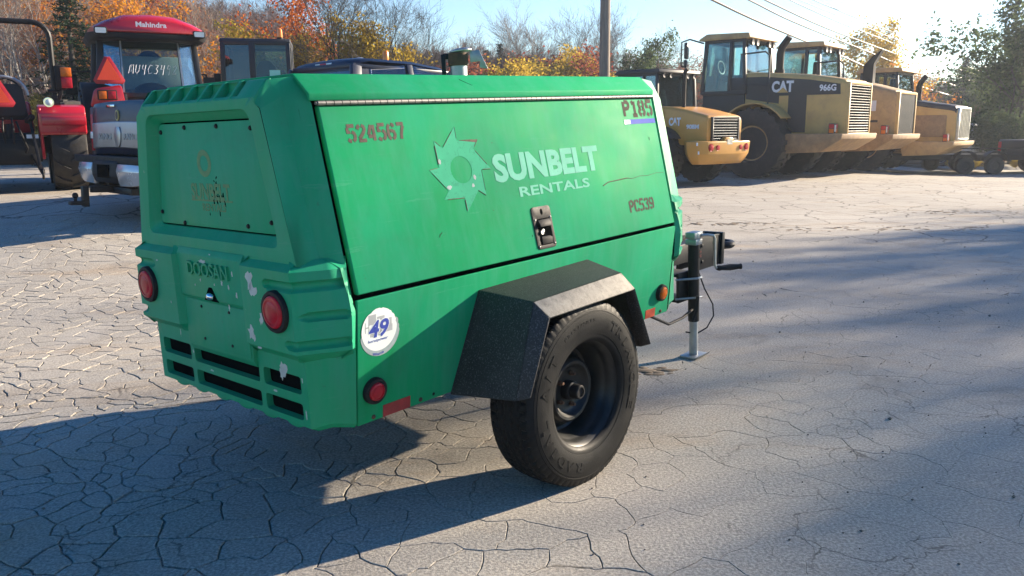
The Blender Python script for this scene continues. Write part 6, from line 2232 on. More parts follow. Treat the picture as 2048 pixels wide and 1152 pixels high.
# ---------------------------------------------------------------- black cab machine behind the navy truck
def tracked_machine():
    hd_ = math.radians(90 + 12)
    t = thing('mini_excavator', 'dark glass machine cab with amber beacon, seen beyond the navy truck', 'excavator', (-4.55, 15.55, gz(-4.5, 15.5)), hd_)
    w = .56
    xa, xb, z0, z1 = -.60, .72, 1.30, 2.32
    fr = MB()
    def cp(x, y, z):
        k = (z - z0) / (z1 - z0)
        return (x * (1 - .06 * k), y * (1 - .03 * k), z)
    for x in (xa, .05, xb):
        for sg in (1, -1):
            post(fr, cp(x, sg * w, z0 - .2), cp(x, sg * w, z1), .075)
    for z in (z0, z1):
        for sg in (1, -1): post(fr, cp(xa, sg * w, z), cp(xb, sg * w, z), .075)
        for x in (xa, xb): post(fr, cp(x, -w, z), cp(x, w, z), .075)
    post(fr, cp(xa, .06, z0), cp(xa, .06, z1), .10)
    cab = fr.build('cab', 'cab_black', t, bevel=.01)
    r_ = MB()
    r_.prism(rounded([(xa - .02, z1), (xa + .04, z1 + .075), (xb - .06, z1 + .08), (xb + .03, z1)], .03, 2), 'xz', -w - .03, w + .03)
    r_.build('cab_roof', 'cab_black', cab, bevel=.02)
    pane('rear_window', [cp(xa, -w, z0), cp(xa, .06, z0), cp(xa, .06, z1), cp(xa, -w, z1)], 'glass', cab)
    pane('rear_window', [cp(xa, .06, z0), cp(xa, w, z0), cp(xa, w, z1), cp(xa, .06, z1)], 'glass_dark', cab)
    for sg in (1, -1):
        pane('side_window', [cp(xa, sg * w, z0), cp(.05, sg * w, z0), cp(.05, sg * w, z1), cp(xa, sg * w, z1)], 'glass', cab)
        pane('door_window', [cp(.05, sg * w, z0), cp(xb, sg * w, z0), cp(xb, sg * w, z1), cp(.05, sg * w, z1)], 'glass', cab)
    pane('windscreen', [cp(xb, -w, z0), cp(xb, w, z0), cp(xb, w, z1), cp(xb, -w, z1)], 'glass', cab)
    se = MB()
    se.prism(rounded([(-.36, z0), (.06, z0), (.03, z0 + .62), (-.05, z0 + .74), (-.22, z0 + .74), (-.33, z0 + .62)], .05, 3), 'yz', -.30, -.18)
    se.build('seat', 'seat', cab, bevel=.02)
    nt = MB()
    nt.box(xa - .016, xa - .008, -.40, -.22, z0 + .42, z0 + .56)
    nt.build('notice', 'mint_paper', cab, smooth=0)
    bc = MB()
    bc.lathe([(.045, 0), (.047, .02), (.042, .13), (.02, .155), (.0001, .158)], 'z', (xa + .10, -.42, z1 + .10), 16)
    b_ = bc.build('beacon', 'beacon', t)
    bc = MB()
    bc.lathe([(.055, -.04), (.055, .002)], 'z', (xa + .10, -.42, z1 + .10), 16)
    bc.build('beacon_base', 'black_plastic', b_)
    mr = MB()
    mr.tube([(xb - .1, w + .02, z0 + .2), (xb - .1, w + .22, z0 + .25), (xb - .1, w + .24, z0 + .55)], .02, 6)
    mr.obox((xb - .1, w + .24, z0 + .42), (.02, 0, 0), (0, .06, 0), (0, 0, .15))
    mr.build('mirror', 'black_plastic', t, bevel=.01)
    bd = MB()
    bd.loft([[(-1.05, -.7, .62), (-.62, -.85, .62), (.75, -.85, .62), (.75, .85, .62), (-.62, .85, .62), (-1.05, .7, .62)], [(-1.0, -.68, 1.12), (-.6, -.82, 1.24), (.75, -.82, 1.24), (.75, .82, 1.24), (-.6, .82, 1.24), (-1.0, .68, 1.12)]])
    bd.build('upper_body', 'cab_black', t, bevel=.03)
    for sg in (1, -1):
        k = MB()
        k.prism([(1.0 + .27 * math.cos(a), .28 + .27 * math.sin(a)) for a in [-PI / 2 + PI * i / 10 for i in range(11)]] + [(-.95 + .27 * math.cos(a), .28 + .27 * math.sin(a)) for a in [PI / 2 + PI * i / 10 for i in range(11)]], 'xz', sg * .50, sg * .84)
        k.build('track', 'rubber_far', t, bevel=.01)
    bm_ = MB()
    bm_.prism([(.7, 1.0), (1.7, 2.0), (2.6, 1.9), (3.0, 1.3), (2.9, 1.25), (2.5, 1.75), (1.75, 1.82), (.9, .95)], 'xz', -.12, .12)
    bm_.prism([(2.85, 1.35), (3.0, 1.3), (2.85, .5), (2.6, .15), (2.45, .2), (2.7, .6)], 'xz', -.16, .16)
    bm_.box(-.5, .5, -.5, .5, .30, .62)
    bm_.build('boom', 'cab_black', t, bevel=.01)
tracked_machine()

# ---------------------------------------------------------------- far right: flatbed trailer, dark pickup, white car
def flatbed():
    t = thing('flatbed_trailer', 'black tandem-axle flatbed trailer hitched behind the far dark pickup', 'trailer', (14.6, 26.4, gz(14.6, 26.4) - .0), math.radians(-3))
    # local x along the trailer (towards the truck), y left (away)
    b = MB()
    b.box(-3.4, 1.9, -.02, 2.1, .50, .58).box(-3.4, 1.9, -.06, .0, .44, .62).box(-3.4, 1.9, 2.08, 2.14, .44, .62)
    b.build('deck', 'black_metal', t, bevel=.01)
    ra = MB()
    for x in (-3.3, -2.2, -1.2, .8, 1.8):
        ra.box(x - .03, x + .03, -.06, -.02, .58, .80)
    ra.box(-3.4, 1.9, -.06, -.02, .78, .82)
    ra.build('rail', 'black_metal', t)
    for x in (-.46, .44):
        for y in (-.16, 2.24):
            lug_wheel('wheel', .28, .20, .13, t, (x, y, .275), 'rim_black', -1 if y < 0 else 1, 30, 'rubber_far', 30)
        f = MB()
        arc = [(x + .42 * math.cos(a), .32 + .42 * math.sin(a)) for a in [math.radians(d) for d in range(15, 170, 15)]]
        inn = [(x + .38 * math.cos(a), .32 + .38 * math.sin(a)) for a in [math.radians(d) for d in range(165, 10, -15)]]
        f.prism(arc + inn, 'xz', -.30, -.04)
        f.build('mudguard', 'black_metal', t)
    d = MB()
    d.prism([(1.9, .4), (3.2, 1.0), (3.2, 1.07), (1.9, .47)], 'xy', .48, .58)
    d.prism([(1.9, 1.75), (3.2, 1.07), (3.2, 1.0), (1.9, 1.68)], 'xy', .48, .58)
    d.build('drawbar', 'black_metal', t)
flatbed()

def small_pickup():
    rear = (16.15, 26.9)
    h = math.radians(82)
    t = thing('distant_pickup', 'distant dark grey pickup at the right edge with red tail lamp showing', 'pickup truck', (rear[0], rear[1], gz(*rear)), math.radians(90) - h)
    M['far_grey'] = simple('dark_grey_paint', (0.035, 0.038, 0.042), 0.4, var=0.1)
    b = MB()
    ps = [(0, .48), (0, 1.02), (.03, 1.05), (1.75, 1.06), (1.75, .42), (1.45, .42)] + [(1.08 + .38 * math.cos(math.radians(a)), .42 + .38 * math.sin(math.radians(a))) for a in range(0, 181, 18)] + [(.6, .42)]
    b.prism(ps, 'xz', -.90, .90)
    b.build('bed', 'far_grey', t, bevel=.03, smooth=40)
    c = MB()
    c.loft([[(x, y, z) for x, y in ((1.75, -.90), (1.75, .90), (4.9, .88), (4.9, -.88))] for z in (.42, 1.05)])
    c.loft([[(1.85, -.80, 1.05), (1.85, .80, 1.05), (3.9, .78, 1.05), (3.9, -.78, 1.05)], [(2.0, -.62, 1.60), (2.0, .62, 1.60), (3.2, .60, 1.60), (3.2, -.60, 1.60)]])
    c.build('cab_body', 'far_grey', t, bevel=.04)
    for sg in (1, -1):
        l = MB()
        l.box(-.02, .06, sg * .90 - .12 if sg > 0 else -.91, sg * .90 + .01 if sg > 0 else -.78, .66, .98)
        lo = l.build('tail_light', 'red_lens', t, bevel=.01)
        for x in (1.08, 4.1):
            lug_wheel('wheel', .35, .24, .20, t, (x, sg * .78, .34), 'galv', sg, 30, 'rubber_far', 30)
        w_ = MB()
        w_.obox((2.75, sg * .735, 1.33), (.55, 0, 0), (0, .05, 0), (0, -.09 * sg * sg, .20))
        w_.build('side_window', 'glass_dark', lo if False else t, smooth=0)
    bp2 = MB()
    bp2.box(-.10, .05, -.88, .88, .42, .58)
    bp2.build('bumper', 'black_plastic', t, bevel=.02)
small_pickup()

def white_car():
    t = thing('white_suv', 'white car with red tail lamps, glimpsed just right of the chrome-grilled loader', 'car', (17.35, 31.5, gz(17.35, 31.5)), math.radians(90 + 33))
    b = MB()
    ps = [(0, .35), (-.03, .75), (.02, .98), (3.2, .98), (4.4, .90), (4.5, .35)]
    b.prism(ps, 'xz', -.90, .90)
    b.loft([[(.05, -.85, .98), (.05, .85, .98), (3.3, .85, .98), (3.3, -.85, .98)], [(.40, -.66, 1.58), (.40, .66, 1.58), (2.4, .66, 1.60), (2.4, -.66, 1.60)]])
    bo = b.build('body', 'white', t, bevel=.05, seg=2)
    pane('rear_window', [(.06, -.70, 1.05), (.06, .70, 1.05), (.34, .56, 1.50), (.34, -.56, 1.50)], 'glass_dark', t, .03)
    for sg in (1, -1):
        l = MB()
        l.box(-.05, .10, sg * .84 - .08, sg * .84 + .08, .68, .98)
        l.build('tail_light', 'red_lens', t, bevel=.01)
        for x in (.85, 3.55):
            lug_wheel('wheel', .34, .22, .20, t, (x, sg * .80, .33), 'galv', sg, 30, 'rubber_far', 24)
        w_ = MB()
        w_.obox((1.6, sg * .765, 1.27), (.95, 0, 0), (0, .04, 0), (0, -.10 * sg * sg, .20))
        w_.build('side_window', 'glass_dark', t, smooth=0)
white_car()

# ================================================================== MUD, POLE, WIRES
for i, (cx, cy, rx, ry, n_, lab) in enumerate(((2.75, 11.2, .9, .22, 90, 'band of dried mud clods just right of the compressor front'),
                                              (4.6, 10.6, 1.6, .30, 90, 'long smear of dried mud clods between the compressor and the loaders'),
                                              (.72, 4.35, .16, .10, 26, 'small dark clod of mud beside the compressor tyre'),
                                              (6.6, 12.6, 1.2, .35, 60, 'scattered mud clods far right of the yard'))):
    o = mud_patch(cx, cy, rx, ry, n_, 40 + i).build('mud', 'mud', smooth=60, weld=False)
    tag(o, lab, kind='stuff')

def wood_mat(name, a, b_):
    m, nt, b = new_mat(name)
    n = noise_tex(nt, 3, 6, 0.7, sxyz=(6, 6, .35))
    r = ramp(nt, n.outputs['Fac'], [(0.3, a), (0.7, b_)])
    nt.links.new(r.outputs['Color'], b.inputs['Base Color'])
    b.inputs['Roughness'].default_value = 0.9
    n2 = noise_tex(nt, 12, 5, 0.7, sxyz=(5, 5, .3))
    bump(nt, b, n2.outputs['Fac'], 0.5, 0.02)
    return m
M['pole'] = wood_mat('weathered_pole', (0.13, 0.105, 0.085), (0.30, 0.255, 0.21))
M['bark_dark'] = wood_mat('dark_bark', (0.030, 0.026, 0.024), (0.075, 0.066, 0.058))
M['bark_grey'] = wood_mat('grey_bark', (0.13, 0.115, 0.10), (0.26, 0.235, 0.205))
M['bark_pale'] = wood_mat('pale_bark', (0.22, 0.20, 0.175), (0.40, 0.37, 0.33))

pz = gz(2.72, 25)
po = MB()
po.tube([(2.72, 25, pz - .3), (2.72, 25, pz + 3), (2.715, 25, pz + 6), (2.70, 25, pz + 8.8)], [.165, .155, .140, .120], 18)
pole = po.build('utility_pole', 'pole')
tag(pole, 'weathered wooden utility pole rising behind the compressor roof', 'utility pole')
q = MB()
q.box(1.5, 3.9, 24.80, 24.90, 8.15 + pz, 8.27 + pz)
q.build('cross_arm', 'pole', pole, bevel=.01)
fp = MB()
FPX = (70.0, 110.5, gz(70, 110))
fp.tube([FPX, (FPX[0], FPX[1], 15)], [.17, .12], 10)
tag(fp.build('utility_pole', 'pole'), 'far utility pole where the overhead wires end, beyond the right edge', 'utility pole')
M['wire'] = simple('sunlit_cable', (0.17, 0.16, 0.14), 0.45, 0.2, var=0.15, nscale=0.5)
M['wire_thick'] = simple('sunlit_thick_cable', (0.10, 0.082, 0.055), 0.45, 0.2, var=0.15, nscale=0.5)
WIRES = [
    ([(2.74, 25, 6.35), (4.28, 26.97, 6.03), (7.06, 30.51, 5.61), (9.96, 34.22, 5.23), (15.62, 41.44, 4.66), (23.76, 51.84, 3.87), (43.02, 76.44, 2.84), (59.24, 97.15, 2.21), (70, 110, 2.0)], .034, 'wire_thick', 'thickest and lowest overhead cable passing just above the loader cabs'),
    ([(2.74, 25, 6.75), (5.95, 29.1, 6.29), (9.01, 33.01, 5.96), (12.09, 36.94, 5.59), (19.09, 45.88, 5.08), (26.97, 55.95, 4.47), (39.33, 71.73, 3.84), (58.75, 96.53, 3.14), (70, 110, 2.9)], .026, 'wire_thick', 'second lowest overhead cable above the loaders'),
    ([(2.74, 25, 6.95), (6.40, 29.67, 6.49), (9.98, 34.24, 6.13), (14.48, 40.0, 5.72), (20.86, 48.14, 5.39), (31.65, 61.92, 4.87), (58.34, 96.0, 3.96), (70, 110, 3.6)], .026, 'wire_thick', 'third overhead cable from the bottom, beginning next to the second'),
    ([(2.74, 25, 7.4), (7.63, 31.24, 6.76), (11.64, 36.36, 6.42), (15.79, 41.67, 6.13), (20.76, 48.01, 5.92), (29.46, 59.13, 5.48), (38.85, 71.12, 5.23), (57.87, 95.4, 4.87), (70, 110, 4.7)], .019, 'wire', 'thin overhead wire, lowest of the thin bundle of three'),
    ([(2.74, 25, 7.6), (8.16, 31.92, 6.85), (12.36, 37.28, 6.55), (16.73, 42.87, 6.38), (22.73, 50.52, 6.1), (38.72, 70.95, 5.62), (57.68, 95.16, 5.24), (70, 110, 5.1)], .016, 'wire', 'thin overhead wire, middle of the thin bundle of three'),
    ([(2.74, 25, 7.75), (8.43, 32.26, 6.94), (13.43, 38.66, 6.74), (17.74, 44.16, 6.58), (25.7, 54.32, 6.36), (38.56, 70.74, 6.09), (57.38, 94.78, 5.81), (70, 110, 5.7)], .020, 'wire', 'thin overhead wire, uppermost of the thin bundle of three'),
    ([(2.9, 24.9, 8.35), (13.28, 36.55, 7.73), (20.79, 46.13, 7.74), (27.9, 55.22, 7.75), (45.04, 77.1, 7.63), (53.46, 87.85, 7.61), (70, 110, 7.7)], .013, 'wire', 'hair-thin single wire crossing the sky well above the cable bundle'),
    ([(3.8, 24.85, 8.4), (21.86, 47.5, 9.64), (34.78, 64.01, 10.25), (46.95, 79.54, 10.92), (53.87, 88.38, 11.3), (70, 110, 12.2)], .016, 'wire', 'short stretch of overhead wire in the top right corner of the sky'),
]
def catmull(pts, n_=5):
    P = [Vector(p) for p in pts]
    P = [P[0] * 2 - P[1]] + P + [P[-1] * 2 - P[-2]]
    out = []
    for i in range(1, len(P) - 2):
        for k in range(n_):
            t = k / n_
            a, b_, c, d = P[i - 1:i + 3]
            out.append(.5 * ((2 * b_) + (c - a) * t + (2 * a - 5 * b_ + 4 * c - d) * t * t + (3 * b_ - a - 3 * c + d) * t ** 3))
    out.append(P[-2])
    return out
for pts, r, mm, lab in WIRES:
    mb = MB()
    mb.tube(catmull(pts), r * 1.15, 6)
    tag(mb.build('overhead_wire', mm), lab, 'overhead wire', 'overhead wires running to the right')

# ================================================================== TREES
def leaf_mat(name, cols, trans=0.48):
    m = bpy.data.materials.new(name)
    m.use_nodes = True
    nt = m.node_tree
    nt.nodes.clear()
    o = nt.nodes.new('ShaderNodeOutputMaterial')
    g = nt.nodes.new('ShaderNodeNewGeometry')
    r = nt.nodes.new('ShaderNodeValToRGB')
    el = r.color_ramp.elements
    while len(el) < len(cols): el.new(.5)
    for k, (e, c) in enumerate(zip(el, cols)):
        e.position = k / max(1, len(cols) - 1)
        e.color = (*c, 1)
    oi = nt.nodes.new('ShaderNodeObjectInfo')
    mx = N(nt, 'ShaderNodeMath', operation='MULTIPLY_ADD')
    mx.inputs[1].default_value = .30
    nt.links.new(oi.outputs['Random'], mx.inputs[0])
    sb = N(nt, 'ShaderNodeMath', operation='MULTIPLY_ADD')
    sb.inputs[1].default_value = .85
    sb.inputs[2].default_value = -.08
    nt.links.new(g.outputs['Random Per Island'], sb.inputs[0])
    nt.links.new(sb.outputs[0], mx.inputs[2])
    mx.use_clamp = True
    nt.links.new(mx.outputs[0], r.inputs[0])
    d = N(nt, 'ShaderNodeBsdfDiffuse')
    t = N(nt, 'ShaderNodeBsdfTranslucent')
    nt.links.new(r.outputs[0], d.inputs[0])
    nt.links.new(r.outputs[0], t.inputs[0])
    ms = nt.nodes.new('ShaderNodeMixShader')
    ms.inputs[0].default_value = trans
    nt.links.new(d.outputs[0], ms.inputs[1]); nt.links.new(t.outputs[0], ms.inputs[2])
    nt.links.new(ms.outputs[0], o.inputs[0])
    return m
M['lf_orange'] = leaf_mat('orange_leaves', [(.36, .055, .012), (.50, .12, .02), (.56, .20, .03), (.42, .085, .02)])
M['lf_red'] = leaf_mat('red_leaves', [(.17, .045, .035), (.27, .065, .045), (.32, .11, .05), (.20, .08, .06)])
M['lf_yellow'] = leaf_mat('yellow_leaves', [(.40, .28, .04), (.52, .38, .05), (.46, .31, .05), (.30, .27, .07)])
M['lf_gold'] = leaf_mat('golden_leaves', [(.46, .20, .025), (.58, .28, .03), (.52, .15, .02), (.34, .20, .04)])
M['lf_rust'] = leaf_mat('rusty_leaves', [(.15, .085, .060), (.22, .12, .08), (.26, .125, .075), (.19, .13, .09)])
M['lf_olive'] = leaf_mat('olive_leaves', [(.085, .095, .028), (.14, .14, .04), (.20, .17, .05), (.10, .085, .03)])
M['lf_green'] = leaf_mat('green_leaves', [(.040, .070, .032), (.070, .105, .045), (.105, .135, .055), (.058, .080, .038)])
M['needles'] = leaf_mat('dark_needles', [(.012, .026, .016), (.022, .042, .022), (.038, .060, .028), (.018, .032, .020)], .15)
M['twig'] = simple('fine_twigs', (0.155, 0.125, 0.105), 0.9, var=0.25, nscale=1.0)
M['twig_red'] = simple('reddish_twigs', (0.17, 0.10, 0.08), 0.9, var=0.25, nscale=1.0)

def limb_tree(seed, h, spread=.5, levels=4, r0=.10, first=.3, nkids=(5, 5, 4), up=.35, wob=.18, forks=1, twig_r=.004, shape=1.0):
    """returns MB of wood and list of (point, direction) at fine twigs"""
    rg = random.Random(seed)
    wood = MB(); tips = []
    def branch(p, d, length, r, lv):
        ns = 5 if lv == 0 else (4 if lv == 1 else 3)
        pts, rs = [p.copy()], [r]
        dd = d.copy()
        for k in range(ns):
            dd = (dd + Vector((rg.gauss(0, wob), rg.gauss(0, wob), rg.gauss(0, wob * .5) + up * (.10 if lv else .25)))).normalized()
            p = p + dd * (length / ns)
            pts.append(p.copy()); rs.append(max(twig_r * .6, r * (1 - .80 * (k + 1) / ns)))
        if r > twig_r * .8:
            wood.tube(pts, rs, 7 if lv == 0 else (5 if lv == 1 else 3), caps=False)
        if lv >= levels - 2:
            for k in range(1, len(pts)): tips.append((pts[k], dd))
        if lv >= levels - 1: return
        nk = nkids[min(lv, len(nkids) - 1)]
        for k in range(nk):
            t = first + (1 - first) * (k + rg.random() * .8) / nk if lv == 0 else .25 + .75 * (k + rg.random() * .8) / nk
            t = min(t, .98)
            i = min(int(t * ns), ns - 1)
            q = pts[i].lerp(pts[i + 1], t * ns - i)
            ax = (pts[i + 1] - pts[i]).normalized()
            az = rg.random() * 2 * PI
            o = ax.orthogonal().normalized()
            side = (o * math.cos(az) + ax.cross(o) * math.sin(az))
            ang = rg.uniform(.45, .95) * (spread + .35)
            nd_ = (ax * math.cos(ang) + side * math.sin(ang)).normalized()
            ln = length * rg.uniform(.42, .66) * (1.15 - .55 * t * shape if lv == 0 else 1)
            branch(q, nd_, ln, r * (1 - .75 * t) * rg.uniform(.5, .7) + twig_r * .5, lv + 1)
    for f in range(forks):
        a = 2 * PI * f / max(1, forks) + rg.random()
        tilt = 0.06 if forks == 1 else rg.uniform(.12, .38)
        branch(Vector((.08 * math.cos(a) * (forks > 1), .08 * math.sin(a) * (forks > 1), 0)), Vector((math.sin(tilt) * math.cos(a), math.sin(tilt) * math.sin(a), math.cos(tilt))), h * rg.uniform(.85, 1.0), r0 * (1 if forks == 1 else .72), 0)
    return wood, tips

def leaves_mesh(name, tips, per, spread, size, mat, seed, drop=0.0, keep=None, aspect=.62):
    rg = np.random.RandomState(seed)
    T = np.array([tuple(t[0]) for t in tips])
    if drop: T = T[rg.rand(len(T)) > drop]
    if keep is not None: T = np.array([t for t in T if keep(t)])
    P = np.repeat(T, per, 0) + rg.normal(0, spread, (len(T) * per, 3)) * np.array([1, 1, .8])
    n_ = len(P)
    a = rg.normal(size=(n_, 3)); a /= np.linalg.norm(a, axis=1, keepdims=True)
    b = rg.normal(size=(n_, 3)); b -= a * (a * b).sum(1, keepdims=True); b /= np.linalg.norm(b, axis=1, keepdims=True)
    s = size * rg.uniform(.6, 1.3, (n_, 1))
    a *= s; b *= s * aspect
    V = np.stack([P - a, P + b * .9 - a * .1, P + a, P - b * .9 - a * .1], 1).reshape(-1, 3)
    me = bpy.data.meshes.new(name)
    me.vertices.add(len(V)); me.vertices.foreach_set('co', V.astype(np.float32).ravel())
    me.loops.add(n_ * 4); me.loops.foreach_set('vertex_index', np.arange(n_ * 4, dtype=np.int32))
    me.polygons.add(n_); me.polygons.foreach_set('loop_start', np.arange(0, n_ * 4, 4, dtype=np.int32))
    me.polygons.foreach_set('loop_total', np.full(n_, 4, dtype=np.int32))
    me.update(calc_edges=True)
    me.materials.append(M[mat])
    return me

def conifer_meshes(seed, h, w, mat='needles', gaps=.1):
    rg = random.Random(seed)
    wood = MB()
    wood.tube([(0, 0, 0), (0, 0, h * .5), (0, 0, h)], [h * .020, h * .012, .004], 7, caps=False)
    tips = []
    nl = int(h * 4.6)
    for k in range(nl):
        z = h * (.10 + .90 * k / nl)
        L_ = w * (1 - (z / h)) ** .85 * rg.uniform(.65, 1.15) + .05
        nb = 7
        for j in range(nb):
            if rg.random() < gaps: continue
            a = rg.random() * 2 * PI
            ln = L_ * rg.uniform(.6, 1.1)
            d = Vector((math.cos(a), math.sin(a), rg.uniform(-.25, .15)))
            p0 = Vector((0, 0, z))
            p1 = p0 + d * ln + Vector((0, 0, -.10 * ln))
            wood.tube([p0, p0.lerp(p1, .5) + Vector((0, 0, .03)), p1], [.014, .008, .003], 3, caps=False)
            m_ = max(3, int(ln / .10))
            for q in range(1, m_ + 1):
                t = q / m_
                s = (1 - t) * .35 * ln + .03
                for _ in range(3):
                    tips.append((p0.lerp(p1, t) + Vector((rg.gauss(0, s * .32), rg.gauss(0, s * .32), rg.gauss(0, .03) - .03)), d))
    return wood, tips

PROTO = {}
def top_of(wood, crown):
    z = [p[2] for p in wood.v]
    if crown is not None:
        a = np.empty(len(crown.vertices) * 3, np.float32)
        crown.vertices.foreach_get('co', a)
        z = a[2::3]
    return float(np.percentile(np.array(z), 99))
def proto(key, wood, wmat, crown_me, h):
    PROTO[key] = (wood.mesh('trunk', wmat, smooth=60, weld=False), crown_me, top_of(wood, crown_me))

def reg(key, seed, h, leaf=None, per=5, lsp=.16, lsz=.075, drop=.0, bark='bark_dark', keep=None, **kw):
    w, tips = limb_tree(seed, h, **kw)
    if leaf: cm = leaves_mesh('crown', tips, per, lsp, lsz, leaf, seed, drop, keep)
    else: cm = None
    proto(key, w, bark, cm, h)
    return tips

reg('maple_orange', 1, 6.0, 'lf_orange', 7, .17, .075, .12, levels=4, r0=.10, spread=.45, first=.18, nkids=(10, 6, 4))
reg('maple_red', 2, 6.0, 'lf_red', 5, .17, .075, .25, levels=4, r0=.09, spread=.5, first=.2, nkids=(9, 6, 4))
reg('birch_gold', 3, 6.0, 'lf_gold', 7, .16, .07, .10, levels=4, r0=.08, spread=.42, first=.15, nkids=(11, 6, 4), bark='bark_grey')
reg('sapling_yellow', 4, 4.0, 'lf_yellow', 7, .13, .065, .1, levels=4, r0=.05, spread=.4, first=.12, nkids=(9, 5, 4), forks=2)
reg('oak_rust', 5, 6.5, 'lf_rust', 4, .2, .075, .35, levels=4, r0=.11, spread=.55, first=.2, nkids=(9, 6, 4), bark='bark_grey')
reg('tree_green', 6, 5.5, 'lf_green', 8, .2, .09, .1, levels=4, r0=.10, spread=.5, first=.18, nkids=(9, 6, 4))
reg('shrub_olive', 7, 2.6, 'lf_olive', 7, .12, .055, .1, levels=4, r0=.04, spread=.5, first=.1, nkids=(6, 5, 4), forks=4, up=.2)
reg('shrub_red', 8, 2.4, 'lf_red', 5, .12, .05, .15, levels=4, r0=.035, spread=.5, first=.1, nkids=(6, 5, 4), forks=4, up=.2)
reg('shrub_yellow', 9, 2.2, 'lf_yellow', 7, .11, .05, .1, levels=4, r0=.035, spread=.5, first=.1, nkids=(6, 5, 4), forks=4, up=.2)
reg('shrub_green', 10, 2.5, 'lf_green', 9, .13, .06, .05, levels=4, r0=.04, spread=.5, first=.1, nkids=(6, 5, 4), forks=4, up=.2)
# leafless: thick dark spreading tree, slim grey trees, brown brush
def bare(key, seed, h, bark, twig, **kw):
    w, tips = limb_tree(seed, h, **kw)
    rg = random.Random(seed)
    tw = MB()
    for (p, d) in tips:
        for _ in range(kw.get('tw', 2)):
            dd = (d + Vector((rg.gauss(0, .5), rg.gauss(0, .5), rg.gauss(.15, .4)))).normalized()
            l_ = rg.uniform(.25, .6) * h / 7
            tw.tube([p, p + dd * l_ * .55 + Vector((0, 0, .02)), p + dd * l_ + Vector((0, 0, .05))], [.0050, .0036, .0022], 3, caps=False)
    cm = tw.mesh('crown', twig, smooth=0, weld=False)
    PROTO[key] = (w.mesh('trunk', bark, smooth=60, weld=False), cm, top_of(w, cm))
_lt = limb_tree
def limb_tree(seed, h, tw=None, **kw): return _lt(seed, h, **kw)
bare('bare_dark', 21, 7.0, 'bark_dark', 'bark_dark', levels=4, r0=.13, spread=.42, first=.22, nkids=(7, 6, 5), forks=3, up=.25, tw=2)
bare('bare_grey', 22, 7.0, 'bark_grey', 'twig', levels=5, r0=.085, spread=.36, first=.25, nkids=(9, 5, 4, 3), up=.45, tw=1)
bare('bare_pale', 23, 8.0, 'bark_pale', 'twig', levels=4, r0=.09, spread=.40, first=.30, nkids=(9, 6, 4), up=.4, tw=2)
bare('bare_fan', 24, 6.0, 'bark_grey', 'twig', levels=4, r0=.06, spread=.30, first=.12, nkids=(7, 6, 5), forks=5, up=.35, tw=2)
bare('brush', 25, 3.0, 'twig_red', 'twig_red', levels=4, r0=.03, spread=.45, first=.08, nkids=(6, 6, 5), forks=6, up=.25, tw=3)
w, tp = conifer_meshes(31, 5.0, 1.25)
proto('spruce', w, 'bark_dark', leaves_mesh('crown', tp, 3, .045, .055, 'needles', 31, aspect=.35), 5.0)
w, tp = conifer_meshes(32, 8.0, 1.3, gaps=.3)
proto('pine', w, 'bark_dark', leaves_mesh('crown', tp, 3, .07, .075, 'needles', 32, aspect=.35), 8.0)

TREE_N = {}
def plant(kind, kx, Y, ztop, label, name, group=None, rot=None, wide=1.0, base=None):
    """stand a tree on the ground at (kx*Y, Y), its crown top at height ztop"""
    x, y = kx * Y, Y
    x = kx * (Y * .982 - .19 * max(0, .5 * (ztop + gz(x, y)) - 1.3))
    g0 = gz(x, y) - .05
    tm, cm, h = PROTO[kind]
    e = bpy.data.objects.new(name, None)
    COL.objects.link(e)
    e.location = (x, y, g0)
    s = (ztop - g0) / h
    e.scale = (s * wide, s * wide, s)
    e.rotation_euler = (0, 0, R.uniform(0, 2 * PI) if rot is None else rot)
    link('trunk', tm, e)
    if cm is not None: link('crown', cm, e)
    cat = 'shrub' if ('shrub' in name or 'bush' in name) else 'tree'
    tag(e, label, cat, group)
    return e
def K(px): return (px - 1024) / 1667.9
def ZT(py, Y): return 1.3 + (253 - py) / 1667.9 * Y

# trees one can single out
plant('spruce', K(150), 21.5, ZT(-12, 21.5), 'dark evergreen spruce behind the red tractors', 'spruce_tree', rot=1.0, wide=1.5)
plant('birch_gold', K(335), 26, ZT(-30, 26), 'golden leaved tree rising above the red cab roof', 'golden_tree', rot=.4, wide=.95)
plant('maple_orange', K(545), 25, ZT(-60, 25), 'bright orange maple above the dark machine cab', 'maple_tree', rot=2.0)
plant('maple_orange', K(618), 28, ZT(60, 28), 'low orange maple between the dark cab and the navy truck roof', 'maple_tree', rot=4.0)
plant('sapling_yellow', K(488), 23, ZT(62, 23), 'short yellow tree just right of the red cab roof', 'yellow_tree', rot=1.1)
plant('sapling_yellow', K(700), 23.5, ZT(48, 23.5), 'small yellow tree in front of the dark leafless trunks', 'yellow_tree', rot=.3)
plant('sapling_yellow', K(645), 24.5, ZT(80, 24.5), 'yellow sapling above the white roof lamp of the navy truck', 'yellow_tree', rot=3.3)
plant('bare_dark', K(672), 24.5, ZT(-95, 24.5), 'dark leafless tree with several stems behind the navy truck', 'bare_tree', rot=.6, wide=.95)
plant('bare_dark', K(752), 23.5, ZT(-60, 23.5), 'leafless leaning dark tree right of the multi-stemmed one', 'bare_tree', rot=2.7, wide=.9)
plant('maple_red', K(290), 33, ZT(-10, 33), 'reddish tree behind the golden one', 'maple_tree', rot=1.5)
plant('maple_red', K(430), 36, ZT(15, 36), 'dull red tree on the slope right of the golden tree', 'maple_tree', rot=5)
plant('bare_pale', K(35), 25, ZT(-90, 25), 'pale trunked leafless tree behind the roll bar', 'bare_tree', rot=2)
plant('bare_pale', K(98), 27, ZT(-60, 27), 'pale leafless tree left of the spruce', 'bare_tree', rot=4)
